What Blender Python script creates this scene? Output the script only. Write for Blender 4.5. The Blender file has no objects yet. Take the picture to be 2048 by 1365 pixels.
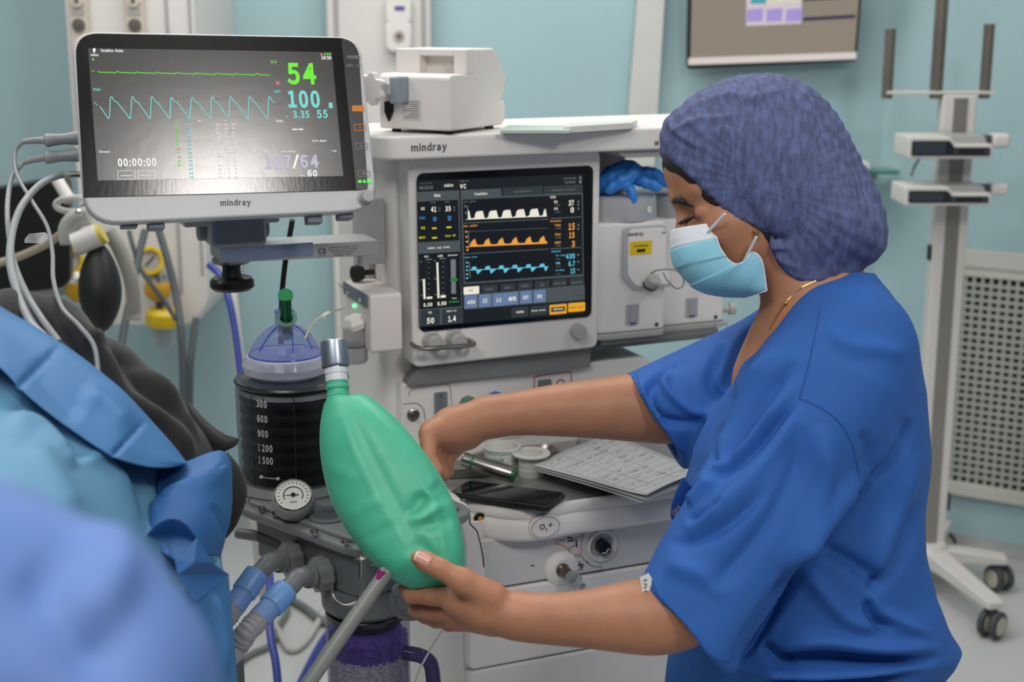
import bpy, math, random
import numpy as np
from mathutils import Matrix, Vector

random.seed(7)
rng = np.random.default_rng(7)
SC = bpy.context.scene
COL = SC.collection

# ------------------------------------------------------------------ camera
F = 2844.0                      # focal length in pixels of the 2048 x 1365 frame (50 mm)
TH = math.radians(13.1)
CAM = np.array([0.0, 0.0, 1.6])
RT = np.array([1.0, 0, 0])
FW = np.array([0, math.cos(TH), -math.sin(TH)])
UP = np.array([0, math.sin(TH), math.cos(TH)])
cam = bpy.data.cameras.new('camera')
cam.lens = 50.0
cam.sensor_width = 36.0
cam.clip_start = 0.05
cam.dof.use_dof = True
cam.dof.focus_distance = 2.06
cam.dof.aperture_fstop = 4.0
co = bpy.data.objects.new('camera', cam)
COL.objects.link(co)
co.location = CAM
co.rotation_euler = (math.pi / 2 - TH, 0, 0)
SC.camera = co

# ------------------------------------------------------------------ light and exposure
SC.view_settings.view_transform = 'Standard'
SC.view_settings.look = 'None'
SC.view_settings.gamma = 1.0
SC.view_settings.use_curve_mapping = False
SC.view_settings.exposure = 0.0
SC.cycles.max_bounces = 7
SC.cycles.diffuse_bounces = 3
SC.cycles.glossy_bounces = 3
SC.cycles.transparent_max_bounces = 16
W = bpy.data.worlds.new('world')
SC.world = W
W.use_nodes = True
W.node_tree.nodes['Background'].inputs[0].default_value = (0.90, 0.95, 1.0, 1)
W.node_tree.nodes['Background'].inputs[1].default_value = 0.19


def area(name, loc, sx, sy, power, color=(1, 1, 1), aim=None):
    l = bpy.data.lights.new(name, 'AREA')
    l.shape = 'RECTANGLE'
    l.size, l.size_y = sx, sy
    l.energy = power
    l.color = color
    o = bpy.data.objects.new(name, l)
    COL.objects.link(o)
    o.location = loc
    if aim is not None:
        o.rotation_euler = (Vector(aim) - Vector(loc)).to_track_quat('-Z', 'Y').to_euler()
    return o


# ceiling panels of the theatre
area('ceiling_panel_light', (0.0, 3.2, 2.85), 1.6, 0.7, 24, (1.0, 0.98, 0.95))
area('ceiling_panel_light', (-1.4, 2.6, 2.85), 1.2, 1.2, 21, (1.0, 0.98, 0.95))
area('ceiling_panel_light', (1.95, 1.8, 2.85), 0.9, 1.0, 12, (1.0, 0.98, 0.95))
area('ceiling_panel_light', (-0.75, 0.2, 2.85), 1.1, 1.1, 32, (1.0, 0.98, 0.95))
# round theatre lamp over the operating table, mirrored in the patient monitor
area('surgical_lamp_light', (0.93, 0.20, 2.6), 0.34, 0.34, 14.5, (1.0, 0.95, 0.91), aim=(-0.44, 2.1, 1.2))

# ------------------------------------------------------------------ pixel and frame helpers


def ray(u, v):
    return FW + RT * (u - 1024) / F - UP * (v - 682.5) / F


def P(u, v, d):
    return CAM + d * ray(u, v)


def onz(u, v, z):
    r = ray(u, v)
    return CAM + r * ((z - CAM[2]) / r[2])


def ony(u, v, y):
    r = ray(u, v)
    return CAM + r * ((y - CAM[1]) / r[1])


class Frame:
    def __init__(s, o, ex, ey, ez):
        s.o, s.ex, s.ey, s.ez = [np.array(q, float) for q in (o, ex, ey, ez)]

    def M(s):
        m = Matrix.Identity(4)
        for i, c in enumerate((s.ex, s.ey, s.ez, s.o)):
            for j in range(3):
                m[j][i] = c[j]
        return m

    def hit(s, u, v, ax='y', val=0.0):
        r = ray(u, v)
        n = {'x': s.ex, 'y': s.ey, 'z': s.ez}[ax]
        t = (val - (CAM - s.o) @ n) / (r @ n)
        p = CAM + t * r - s.o
        return np.array([p @ s.ex, p @ s.ey, p @ s.ez])

    def loc(s, p):
        q = np.asarray(p, float) - s.o
        return np.stack([q @ s.ex, q @ s.ey, q @ s.ez], -1)

    def wor(s, p):
        p = np.asarray(p, float)
        return s.o + p[..., :1] * s.ex + p[..., 1:2] * s.ey + p[..., 2:3] * s.ez


def yaw_frame(o, yaw, tilt=0.0, roll=0.0):
    yaw, tilt, roll = [math.radians(a) for a in (yaw, tilt, roll)]
    ex = np.array([math.cos(yaw), math.sin(yaw), 0])
    b = np.array([-math.sin(yaw), math.cos(yaw), 0])
    ez = math.cos(tilt) * np.array([0, 0, 1]) + math.sin(tilt) * b
    if roll:
        ex, ez = math.cos(roll) * ex + math.sin(roll) * ez, -math.sin(roll) * ex + math.cos(roll) * ez
    return Frame(o, ex, np.cross(ez, ex), ez)


WORLD = Frame((0, 0, 0), (1, 0, 0), (0, 1, 0), (0, 0, 1))

# ------------------------------------------------------------------ materials


def lin(c):
    if isinstance(c, (int, float)):
        c = (c, c, c)
    o = []
    for x in c[:3]:
        x = x / 255.0
        o.append(x / 12.92 if x <= 0.04045 else ((x + 0.055) / 1.055) ** 2.4)
    return (*o, 1.0)


MATS = {}


def mat(name, col, rough=0.5, metal=0.0, spec=0.5, emit=None, es=1.0, noise=0.0, nscale=8.0, bump=0.0, bscale=60.0,
        coat=0.0, sheen=0.0, sss=0.0, col2=None, stretch=None):
    """principled material with procedural colour variation (noise) and fine relief (bump)"""
    m = bpy.data.materials.new(name)
    m.use_nodes = True
    nt = m.node_tree
    b = nt.nodes['Principled BSDF']
    I = b.inputs
    I['Base Color'].default_value = lin(col)
    I['Roughness'].default_value = rough
    I['Metallic'].default_value = metal
    I['Specular IOR Level'].default_value = spec
    if coat:
        I['Coat Weight'].default_value = coat
        I['Coat Roughness'].default_value = 0.08
    if sheen:
        I['Sheen Weight'].default_value = sheen
        I['Sheen Roughness'].default_value = 0.5
    if sss:
        I['Subsurface Weight'].default_value = sss
        I['Subsurface Radius'].default_value = (0.012, 0.005, 0.003)
        I['Subsurface Scale'].default_value = 1.0
    if emit is not None:
        I['Emission Color'].default_value = lin(emit)
        I['Emission Strength'].default_value = es
    tc = nt.nodes.new('ShaderNodeTexCoord')
    src = tc.outputs['Object']
    if stretch:
        mp = nt.nodes.new('ShaderNodeMapping')
        mp.inputs['Scale'].default_value = stretch
        nt.links.new(src, mp.inputs[0])
        src = mp.outputs[0]
    if noise or col2 is not None:
        n = nt.nodes.new('ShaderNodeTexNoise')
        n.inputs['Scale'].default_value = nscale
        n.inputs['Detail'].default_value = 6
        n.inputs['Roughness'].default_value = 0.6
        nt.links.new(src, n.inputs['Vector'])
        rp = nt.nodes.new('ShaderNodeValToRGB')
        a = lin(col)
        if col2 is not None:
            lo, hi = lin(col2), a
        else:
            lo = tuple(x * (1 - noise) for x in a[:3]) + (1,)
            hi = tuple(min(1, x * (1 + noise)) for x in a[:3]) + (1,)
        rp.color_ramp.elements[0].color = lo
        rp.color_ramp.elements[1].color = hi
        rp.color_ramp.elements[0].position = 0.36
        rp.color_ramp.elements[1].position = 0.64
        nt.links.new(n.outputs['Fac'], rp.inputs[0])
        nt.links.new(rp.outputs[0], I['Base Color'])
    if bump:
        n2 = nt.nodes.new('ShaderNodeTexNoise')
        n2.inputs['Scale'].default_value = bscale
        n2.inputs['Detail'].default_value = 4
        nt.links.new(src, n2.inputs['Vector'])
        bp = nt.nodes.new('ShaderNodeBump')
        bp.inputs['Strength'].default_value = bump
        bp.inputs['Distance'].default_value = 0.004
        nt.links.new(n2.outputs['Fac'], bp.inputs['Height'])
        nt.links.new(bp.outputs[0], I['Normal'])
    MATS[name] = m
    return m


def clear(name, tint, cover=0.12, rough=0.08, body=None):
    """clear plastic or glass: tinted see-through with glossy edges"""
    m = bpy.data.materials.new(name)
    m.use_nodes = True
    nt = m.node_tree
    nt.nodes.remove(nt.nodes['Principled BSDF'])
    out = nt.nodes['Material Output']
    tr = nt.nodes.new('ShaderNodeBsdfTransparent')
    tr.inputs[0].default_value = lin(tint)
    pr = nt.nodes.new('ShaderNodeBsdfPrincipled')
    pr.inputs['Base Color'].default_value = lin(body or tint)
    pr.inputs['Roughness'].default_value = rough
    lw = nt.nodes.new('ShaderNodeLayerWeight')
    lw.inputs[0].default_value = 0.35
    mr = nt.nodes.new('ShaderNodeMapRange')
    mr.inputs['To Min'].default_value = cover
    mr.inputs['To Max'].default_value = min(1.0, cover + 0.55)
    nt.links.new(lw.outputs['Facing'], mr.inputs['Value'])
    mx = nt.nodes.new('ShaderNodeMixShader')
    nt.links.new(mr.outputs[0], mx.inputs[0])
    nt.links.new(tr.outputs[0], mx.inputs[1])
    nt.links.new(pr.outputs[0], mx.inputs[2])
    nt.links.new(mx.outputs[0], out.inputs[0])
    MATS[name] = m
    return m


# ------------------------------------------------------------------ mesh helpers


def unit(v):
    v = np.asarray(v, float)
    return v / max(np.linalg.norm(v), 1e-12)


def rrect(x0, x1, z0, z1, r, n=5):
    pts = []
    r = min(r, abs(x1 - x0) / 2 - 1e-6, abs(z1 - z0) / 2 - 1e-6)
    for cx, cz, a0 in ((x1 - r, z1 - r, 0), (x0 + r, z1 - r, 90), (x0 + r, z0 + r, 180), (x1 - r, z0 + r, 270)):
        for k in range(n + 1):
            a = math.radians(a0 + 90 * k / n)
            pts.append((cx + r * math.cos(a), cz + r * math.sin(a)))
    return pts


def roundpoly(pts, r, n=4):
    """round the corners of a polygon; r is one radius or one per corner"""
    out = []
    N = len(pts)
    for i in range(N):
        p, q, s = [np.array(pts[j % N], float) for j in (i - 1, i, i + 1)]
        a, b = p - q, s - q
        la, lb = np.linalg.norm(a), np.linalg.norm(b)
        rr = r[i] if hasattr(r, '__len__') else r
        t = min(rr, la * 0.48, lb * 0.48)
        if t < 1e-6:
            out.append(tuple(q))
            continue
        A, B = q + a / la * t, q + b / lb * t
        for k in range(n + 1):
            w = k / n
            out.append(tuple((1 - w) ** 2 * A + 2 * w * (1 - w) * q + w * w * B))
    return out


def spline(pts, n=8, closed=False):
    """Catmull-Rom through the points (any dimension)"""
    p = np.array(pts, float)
    if closed:
        p = np.vstack([p[-1], p, p[0], p[1]])
    else:
        p = np.vstack([2 * p[0] - p[1], p, 2 * p[-1] - p[-2]])
    out = []
    for i in range(1, len(p) - 2):
        for k in range(n):
            t = k / n
            a, b, c, d = p[i - 1], p[i], p[i + 1], p[i + 2]
            out.append(0.5 * (2 * b + (c - a) * t + (2 * a - 5 * b + 4 * c - d) * t * t + (3 * b - a - 3 * c + d) * t ** 3))
    if not closed:
        out.append(p[-2])
    return np.array(out)


TEXTS = {}
try:                                # Blender's own interface font, else its built-in one
    import os
    FONT = bpy.data.fonts.load(os.path.join(bpy.utils.system_resource('DATAFILES'), 'fonts', 'Noto Sans CJK Regular.woff2'))
except Exception:
    FONT = None


CHARS = "ABCDEFGHIJKLMNOPQRSTUVWXYZabcdefghijklmnopqrstuvwxyz0123456789éèê:/.,-+%@'="


def glyphs(bold):
    """every letter as flat faces, one letter to a line, made in one go"""
    c = bpy.data.curves.new('lettering', 'FONT')
    c.body = '\n'.join(CHARS)
    c.resolution_u = 3
    c.offset = bold
    c.space_line = 3.0
    if FONT:
        c.font = FONT
    c.fill_mode = 'FRONT'
    o = bpy.data.objects.new('lettering', c)
    me = bpy.data.meshes.new_from_object(o)
    v = np.array([list(x.co)[:2] for x in me.vertices])
    step = 3.0
    row = np.round((0.35 - v[:, 1]) / step).astype(int)
    fs = {}
    for p in me.polygons:
        fs.setdefault(row[p.vertices[0]], []).append(list(p.vertices))
    for i, ch in enumerate(CHARS):
        ids = np.where(row == i)[0]
        mp = {int(k): n for n, k in enumerate(ids)}
        TEXTS[(ch, bold)] = (v[ids] + np.array([0, step * i]), [[mp[int(k)] for k in q] for q in fs.get(i, [])])
    bpy.data.objects.remove(o)
    bpy.data.curves.remove(c)
    bpy.data.meshes.remove(me)


def text_geo(s, bold=0.0):
    b = 0.013
    if not any(k[1] == b for k in TEXTS):
        glyphs(b)
    V, F_, x, n = [], [], 0.0, 0
    for ch in s:
        v, f = TEXTS.get((ch, b), ((), ()))
        if not len(v):
            x += 0.22
            continue
        w = v[:, 0].max() - v[:, 0].min()
        V.append(v + np.array([x - v[:, 0].min(), 0]))
        F_ += [[i + n for i in q] for q in f]
        n += len(v)
        x += w + 0.05
    return (np.vstack(V) if V else np.zeros((0, 2))), F_


class MB:
    """collects shapes, builds them as one mesh object"""

    def __init__(s):
        s.v, s.f, s.n = [], [], 0

    def add(s, v, f):
        v = np.asarray(v, float)
        s.v.append(v)
        s.f += [[i + s.n for i in q] for q in f]
        s.n += len(v)
        return s

    def box(s, x0, x1, y0, y1, z0, z1):
        v = [(x, y, z) for x in (x0, x1) for y in (y0, y1) for z in (z0, z1)]
        return s.add(v, [(0, 1, 3, 2), (4, 6, 7, 5), (0, 4, 5, 1), (2, 3, 7, 6), (0, 2, 6, 4), (1, 5, 7, 3)])

    def prism(s, poly, ax, a, b, taper=1.0):
        """polygon extruded along ax from a to b; poly is (x,z) for y, (x,y) for z, (y,z) for x"""
        p = np.array(poly, float)
        area2 = np.sum(p[:, 0] * np.roll(p[:, 1], -1) - np.roll(p[:, 0], -1) * p[:, 1])
        if area2 < 0:
            p = p[::-1]
        c = p.mean(0)
        p2 = c + (p - c) * taper
        n = len(p)

        def put(q, h):
            h = np.full(len(q), h)
            return np.stack({'x': (h, q[:, 0], q[:, 1]), 'y': (q[:, 0], h, q[:, 1]), 'z': (q[:, 0], q[:, 1], h)}[ax], -1)
        v = np.vstack([put(p, a), put(p2, b)])
        f = [[i, (i + 1) % n, n + (i + 1) % n, n + i] for i in range(n)] + [list(range(n))[::-1], list(range(n, 2 * n))]
        if (b < a) != (ax == 'y'):
            f = [q[::-1] for q in f]
        return s.add(v, f)

    def tube(s, pts, r, seg=10, caps=True, closed=False):
        p = np.array(pts, float)
        n = len(p)
        rr = np.full(n, r) if np.isscalar(r) else np.interp(np.linspace(0, 1, n), np.linspace(0, 1, len(r)), r)
        t = np.gradient(p, axis=0) if not closed else np.roll(p, -1, 0) - np.roll(p, 1, 0)
        t = t / np.maximum(np.linalg.norm(t, axis=1), 1e-12)[:, None]
        nrm = unit(np.cross(t[0], (0, 0, 1) if abs(t[0][2]) < 0.9 else (1, 0, 0)))
        rings = []
        for i in range(n):
            nrm = unit(nrm - t[i] * (nrm @ t[i]))
            b = np.cross(t[i], nrm)
            a = np.linspace(0, 2 * np.pi, seg, endpoint=False)[:, None]
            rings.append(p[i] + rr[i] * (np.cos(a) * nrm + np.sin(a) * b))
        v = np.vstack(rings)
        f = []
        for i in range(n if closed else n - 1):
            j = (i + 1) % n
            for k in range(seg):
                l = (k + 1) % seg
                f.append([i * seg + k, i * seg + l, j * seg + l, j * seg + k])
        if caps and not closed:
            f += [list(range(seg))[::-1], list(range((n - 1) * seg, n * seg))]
        return s.add(v, f)

    def lathe(s, prof, o=(0, 0, 0), ax=(0, 0, 1), seg=28, wave=None):
        """profile of (radius, height) turned round ax at o"""
        ax = unit(ax)
        e1 = unit(np.cross(ax, (0, 1, 0) if abs(ax[1]) < 0.9 else (1, 0, 0)))
        e2 = np.cross(ax, e1)
        a = np.linspace(0, 2 * np.pi, seg, endpoint=False)
        v, f = [], []
        for r, h in prof:
            w = 1.0 if wave is None else 1 + wave[1] * np.cos(wave[0] * a)
            q = np.asarray(o) + ax * h + (r * w * np.cos(a))[:, None] * e1 + (r * w * np.sin(a))[:, None] * e2
            v.append(q)
        m = len(prof)
        for i in range(m - 1):
            for k in range(seg):
                l = (k + 1) % seg
                f.append([i * seg + k, i * seg + l, (i + 1) * seg + l, (i + 1) * seg + k])
        if prof[0][0] > 1e-6:
            f.append(list(range(seg))[::-1])
        if prof[-1][0] > 1e-6:
            f.append(list(range((m - 1) * seg, m * seg)))
        return s.add(np.vstack(v), f)

    def ball(s, c, r, seg=16, rings=9):
        r = np.full(3, r) if np.isscalar(r) else np.array(r)
        v, f = [], []
        for i in range(rings + 1):
            th = math.pi * i / rings
            for k in range(seg):
                a = 2 * math.pi * k / seg
                v.append(np.array(c) + r * (math.sin(th) * math.cos(a), math.sin(th) * math.sin(a), math.cos(th)))
        for i in range(rings):
            for k in range(seg):
                l = (k + 1) % seg
                f.append([i * seg + k, (i + 1) * seg + k, (i + 1) * seg + l, i * seg + l])
        return s.add(v, f)

    def grid(s, g, flip=False, wrap=False):
        g = np.asarray(g, float)
        n, m = g.shape[:2]
        f = []
        for i in range(n - 1):
            for j in range(m if wrap else m - 1):
                k = (j + 1) % m
                q = [i * m + j, i * m + k, (i + 1) * m + k, (i + 1) * m + j]
                f.append(q[::-1] if flip else q)
        return s.add(g.reshape(-1, 3), f)

    def text(s, t, o, ex, ez, w=None, h=None, bold=0.0, align='l'):
        """flat lettering: o is its lower left corner, w and h its box"""
        v, f = text_geo(t, bold)
        if not len(v):
            return s
        lo, hi = v.min(0), v.max(0)
        q = v - lo
        sz = hi - lo
        k = (h / sz[1]) if h else (w / sz[0])
        sx = (w / sz[0]) if w else k
        sy = (h / sz[1]) if h else k
        off = {'l': 0, 'c': -sz[0] * sx / 2, 'r': -sz[0] * sx}[align]
        return s.add(np.asarray(o) + (q[:, :1] * sx + off) * np.asarray(ex) + q[:, 1:2] * sy * np.asarray(ez), f)

    def build(s, name, m, parent=None, bevel=0.0, seg=2, smooth=True, angle=35, sub=0, solid=0.0, frame=None, world=False, off=-1):
        v = np.vstack(s.v)
        if world and parent is not None and parent.get('_f') is None:
            fr = FR.get(parent.name)
            if fr is not None:
                v = fr.loc(v)
        me = bpy.data.meshes.new(name)
        me.from_pydata([tuple(x) for x in v], [], s.f)
        me.validate()
        me.update()
        if smooth:
            me.polygons.foreach_set('use_smooth', [True] * len(me.polygons))
            me.set_sharp_from_angle(angle=math.radians(angle))
        if m is not None:
            me.materials.append(m if not isinstance(m, str) else MATS[m])
        o = bpy.data.objects.new(name, me)
        COL.objects.link(o)
        if parent is not None:
            o.parent = parent
            FR[o.name] = FR.get(parent.name)
        elif frame is not None:
            o.matrix_world = frame.M()
            FR[o.name] = frame
        else:                       # a thing of one mesh: origin at its base
            lo, hi = v.min(0), v.max(0)
            c = np.array([(lo[0] + hi[0]) / 2, (lo[1] + hi[1]) / 2, lo[2]])
            me.vertices.foreach_set('co', (v - c).ravel())
            o.location = c
            FR[o.name] = Frame(c, (1, 0, 0), (0, 1, 0), (0, 0, 1))
        if solid:
            md = o.modifiers.new('thickness', 'SOLIDIFY')
            md.thickness = solid
            md.offset = off
        if bevel:
            md = o.modifiers.new('bevel', 'BEVEL')
            md.width = bevel
            md.segments = seg
            md.limit_method = 'ANGLE'
            md.angle_limit = math.radians(40)
            md.harden_normals = True
        if sub:
            md = o.modifiers.new('subdivision', 'SUBSURF')
            md.levels = md.render_levels = sub
        return o


FR = {}


def tag(o, label=None, cat=None, group=None, kind=None):
    if label:
        o['label'] = label
    if cat:
        o['category'] = cat
    if group:
        o['group'] = group
    if kind:
        o['kind'] = kind
    return o


def thing(name, label, cat, frame, group=None):
    if not isinstance(frame, Frame):
        frame = Frame(frame, (1, 0, 0), (0, 1, 0), (0, 0, 1))
    o = bpy.data.objects.new(name, None)
    o.empty_display_size = 0.05
    COL.objects.link(o)
    o.matrix_world = frame.M()
    FR[o.name] = frame
    return tag(o, label, cat, group)


def copy_tree(o, parent=None):
    c = o.copy()
    COL.objects.link(c)
    if parent is not None:
        c.parent = parent
    FR[c.name] = FR.get(o.name)
    for ch in [x for x in bpy.data.objects if x.parent == o]:
        copy_tree(ch, c)
    return c


def wire(name, pts, r, m, label, cat, group=None, n=8, seg=10, parent=None):
    mb = MB().tube(spline(pts, n), r, seg)
    o = mb.build(name, m, parent, world=True)
    if parent is None:
        tag(o, label, cat, group)
    return o


# ------------------------------------------------------------------ implicit surfaces (for people and cloth)


def surface_nets(A, o, h):
    S = A < 0
    nx, ny, nz = A.shape
    cs = [(i, j, k) for i in (0, 1) for j in (0, 1) for k in (0, 1)]
    cnt = np.zeros((nx - 1, ny - 1, nz - 1), np.uint8)
    for i, j, k in cs:
        cnt += S[i:nx - 1 + i, j:ny - 1 + j, k:nz - 1 + k]
    idx = np.argwhere((cnt > 0) & (cnt < 8))
    vals = np.stack([A[idx[:, 0] + i, idx[:, 1] + j, idx[:, 2] + k] for i, j, k in cs], 1)
    acc = np.zeros((len(idx), 3))
    num = np.zeros(len(idx))
    C = np.array(cs, float)
    for a in range(8):
        for b in range(a + 1, 8):
            if np.abs(C[a] - C[b]).sum() != 1:
                continue
            m = (vals[:, a] < 0) != (vals[:, b] < 0)
            t = vals[m, a] / (vals[m, a] - vals[m, b])
            acc[m] += C[a] + t[:, None] * (C[b] - C[a])
            num[m] += 1
    V = np.array(o) + h * (idx + acc / num[:, None])
    ID = np.full(cnt.shape, -1, np.int32)
    ID[idx[:, 0], idx[:, 1], idx[:, 2]] = np.arange(len(idx))
    Q = []
    for ax in range(3):
        sl0 = [slice(None)] * 3
        sl1 = [slice(None)] * 3
        sl0[ax] = slice(0, -1)
        sl1[ax] = slice(1, None)
        a, b = S[tuple(sl0)], S[tuple(sl1)]
        e = np.argwhere(a != b)
        o1, o2 = [(1, 2), (2, 0), (0, 1)][ax]
        ok = (e[:, o1] > 0) & (e[:, o2] > 0) & (e[:, o1] < A.shape[o1] - 1) & (e[:, o2] < A.shape[o2] - 1)
        e = e[ok]
        fl = a[e[:, 0], e[:, 1], e[:, 2]]
        q = []
        for d1, d2 in ((-1, -1), (0, -1), (0, 0), (-1, 0)):
            c = e.copy()
            c[:, o1] += d1
            c[:, o2] += d2
            q.append(ID[c[:, 0], c[:, 1], c[:, 2]])
        q = np.stack(q, 1)
        q[~fl] = q[~fl][:, ::-1]
        Q.append(q)
    return V, np.vstack(Q)


def px(u, v, d):
    """pixel and depth to camera-aligned metres (right, up, forward)"""
    return np.array([(u - 1024) / F * d, -(v - 682.5) / F * d, d])


def cam2world(p):
    p = np.asarray(p, float)
    return CAM + p[..., :1] * RT + p[..., 1:2] * UP + p[..., 2:3] * FW


def cam2pix(p):
    p = np.asarray(p, float)
    return np.stack([1024 + F * p[..., 0] / p[..., 2], 682.5 - F * p[..., 1] / p[..., 2]], -1)


class Field:
    def __init__(s, lo, hi, h):
        s.lo, s.h = np.array(lo, float), h
        s.n = np.ceil((np.array(hi) - s.lo) / h).astype(int) + 1
        s.A = np.full(s.n, 1.0, np.float32)
        s.ax = [s.lo[i] + h * np.arange(s.n[i]) for i in range(3)]

    def block(s, lo, hi):
        a = np.clip(np.floor((np.array(lo) - s.lo) / s.h).astype(int), 0, s.n)
        b = np.clip(np.ceil((np.array(hi) - s.lo) / s.h).astype(int) + 1, 0, s.n)
        sl = tuple(slice(a[i], b[i]) for i in range(3))
        X = [s.ax[i][sl[i]] for i in range(3)]
        return sl, np.meshgrid(*X, indexing='ij', sparse=True)

    def put(s, sl, D, k, sub=False):
        A = s.A[sl]
        if sub:
            D = -D
            if k:
                h = np.clip(0.5 - 0.5 * (D - A) / k, 0, 1)
                R_ = D + (A - D) * h + k * h * (1 - h)
            else:
                R_ = np.maximum(A, D)
        elif k:
            h = np.clip(0.5 + 0.5 * (A - D) / k, 0, 1)
            R_ = A + (D - A) * h - k * h * (1 - h)
        else:
            R_ = np.minimum(A, D)
        s.A[sl] = R_

    def cone(s, a, b, ra, rb, k=0.01, sub=False):
        a, b = np.array(a), np.array(b)
        m = max(ra, rb) + k + 4 * s.h
        sl, (X, Y, Z) = s.block(np.minimum(a, b) - m, np.maximum(a, b) + m)
        ab = b - a
        L = max(ab @ ab, 1e-12)
        t = np.clip(((X - a[0]) * ab[0] + (Y - a[1]) * ab[1] + (Z - a[2]) * ab[2]) / L, 0, 1)
        D = np.sqrt((X - a[0] - t * ab[0]) ** 2 + (Y - a[1] - t * ab[1]) ** 2 + (Z - a[2] - t * ab[2]) ** 2) - (ra + (rb - ra) * t)
        s.put(sl, D, k, sub)
        return s

    def limb(s, pts, rs, k=0.01, n=5):
        """smooth tapering limb through the points"""
        q = spline(np.column_stack([np.array(pts), np.array(rs)]), n)
        return s.chain(q[:, :3], q[:, 3], k)

    def chain(s, pts, rs, k=0.01, sub=False):
        for i in range(len(pts) - 1):
            s.cone(pts[i], pts[i + 1], rs[i], rs[i + 1], k, sub)
        return s

    def ell(s, c, r, rot=None, k=0.01, sub=False):
        c, r = np.array(c), np.array(r, float)
        m = r.max() + k + 4 * s.h
        sl, (X, Y, Z) = s.block(c - m, c + m)
        X, Y, Z = X - c[0], Y - c[1], Z - c[2]
        if rot is not None:     # rows of rot are the ellipsoid's axes
            X, Y, Z = [rot[i][0] * X + rot[i][1] * Y + rot[i][2] * Z for i in range(3)]
        q = np.sqrt((X / r[0]) ** 2 + (Y / r[1]) ** 2 + (Z / r[2]) ** 2)
        q2 = np.sqrt((X / r[0] ** 2) ** 2 + (Y / r[1] ** 2) ** 2 + (Z / r[2] ** 2) ** 2)
        D = q * (q - 1) / np.maximum(q2, 1e-6)
        s.put(sl, D, k, sub)
        return s

    def column(s, rows, k=0.02, sub=False, ex=2.0):
        """stack of ellipses: rows (v, u_left, u_right, depth, half depth), in pixels and metres"""
        R_ = sorted([((682.5 - v) / F * d, (ul - 1024) / F * d, (ur - 1024) / F * d, d, hd) for v, ul, ur, d, hd in rows])
        R_ = np.array(R_)
        lo = [R_[:, 1].min() - 0.05, R_[0, 0] - 0.04, (R_[:, 3] - R_[:, 4]).min() - 0.05]
        hi = [R_[:, 2].max() + 0.05, R_[-1, 0] + 0.04, (R_[:, 3] + R_[:, 4]).max() + 0.05]
        sl, (X, Y, Z) = s.block(lo, hi)
        y = Y.ravel()
        g = [np.interp(y, R_[:, 0], R_[:, i])[None, :, None] for i in range(1, 5)]
        cx, rx = (g[0] + g[1]) / 2, (g[1] - g[0]) / 2
        q = (np.abs((X - cx) / rx) ** ex + np.abs((Z - g[2]) / g[3]) ** ex) ** (1 / ex)
        D = (q - 1) * np.minimum(rx, g[3])
        over = np.maximum(Y - R_[-1, 0], R_[0, 0] - Y)
        D = np.maximum(D, over)
        s.put(sl, D, k, sub)
        return s

    def cut(s, p, n, lo, hi):
        """remove what lies beyond the plane, inside a box"""
        sl, (X, Y, Z) = s.block(lo, hi)
        n = unit(n)
        D = (X - p[0]) * n[0] + (Y - p[1]) * n[1] + (Z - p[2]) * n[2]
        s.A[sl] = np.maximum(s.A[sl], D)
        return s

    def mesh(s, relax=1):
        s.A[[0, -1]] = 1
        s.A[:, [0, -1]] = 1
        s.A[:, :, [0, -1]] = 1
        V, Q = surface_nets(s.A, s.lo, s.h)
        for _ in range(relax):
            V = smooth_mesh(V, Q)
        return V, Q


def smooth_mesh(V, Q, w=0.5):
    acc = np.zeros_like(V)
    num = np.zeros(len(V))
    for a, b in ((0, 1), (1, 2), (2, 3), (3, 0)):
        for i, j in ((Q[:, a], Q[:, b]), (Q[:, b], Q[:, a])):
            for c in range(3):
                acc[:, c] += np.bincount(i, V[j, c], len(V))
            num += np.bincount(i, minlength=len(V))
    return V + w * (acc / np.maximum(num, 1)[:, None] - V)


def normals(V, Q):
    n = np.cross(V[Q[:, 2]] - V[Q[:, 0]], V[Q[:, 3]] - V[Q[:, 1]])
    acc = np.zeros_like(V)
    for a in range(4):
        for c in range(3):
            acc[:, c] += np.bincount(Q[:, a], n[:, c], len(V))
    return acc / np.maximum(np.linalg.norm(acc, axis=1), 1e-12)[:, None]


def stroke_disp(uv, pts, width, amp, kind='ridge'):
    """relief of a fold that runs along a polyline; width in the units of uv"""
    p = spline(pts, 6) if len(pts) > 2 else np.array(pts, float)
    best = np.full(len(uv), 1e9)
    tt = np.zeros(len(uv))
    sd = np.zeros(len(uv))
    lo, hi = p.min(0) - 3 * width, p.max(0) + 3 * width
    near = np.all((uv > lo) & (uv < hi), axis=1)
    q = uv[near]
    b_, t_, s_ = best[near], tt[near], sd[near]
    m = len(p) - 1
    for i in range(m):
        a, ab = p[i], p[i + 1] - p[i]
        t = np.clip(((q - a) @ ab) / max(ab @ ab, 1e-9), 0, 1)
        r = q - a - t[:, None] * ab
        d = np.linalg.norm(r, axis=1)
        z = d < b_
        b_[z] = d[z]
        t_[z] = (i + t[z]) / m
        s_[z] = np.sign(ab[0] * r[z, 1] - ab[1] * r[z, 0])
    best[near], tt[near], sd[near] = b_, t_, s_
    fade = np.clip(np.sin(np.pi * np.clip(tt, 0, 1)) * 1.6, 0, 1)
    x = best / width
    if kind == 'ridge':
        g = np.exp(-x * x)
    else:                           # step: one side lies over the other
        g = np.where(sd > 0, np.exp(-(x / 2.2) ** 2), -0.6 * np.exp(-(x * 1.4) ** 2)) * np.clip(x * 6, 0, 1)
    return amp * fade * g

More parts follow.
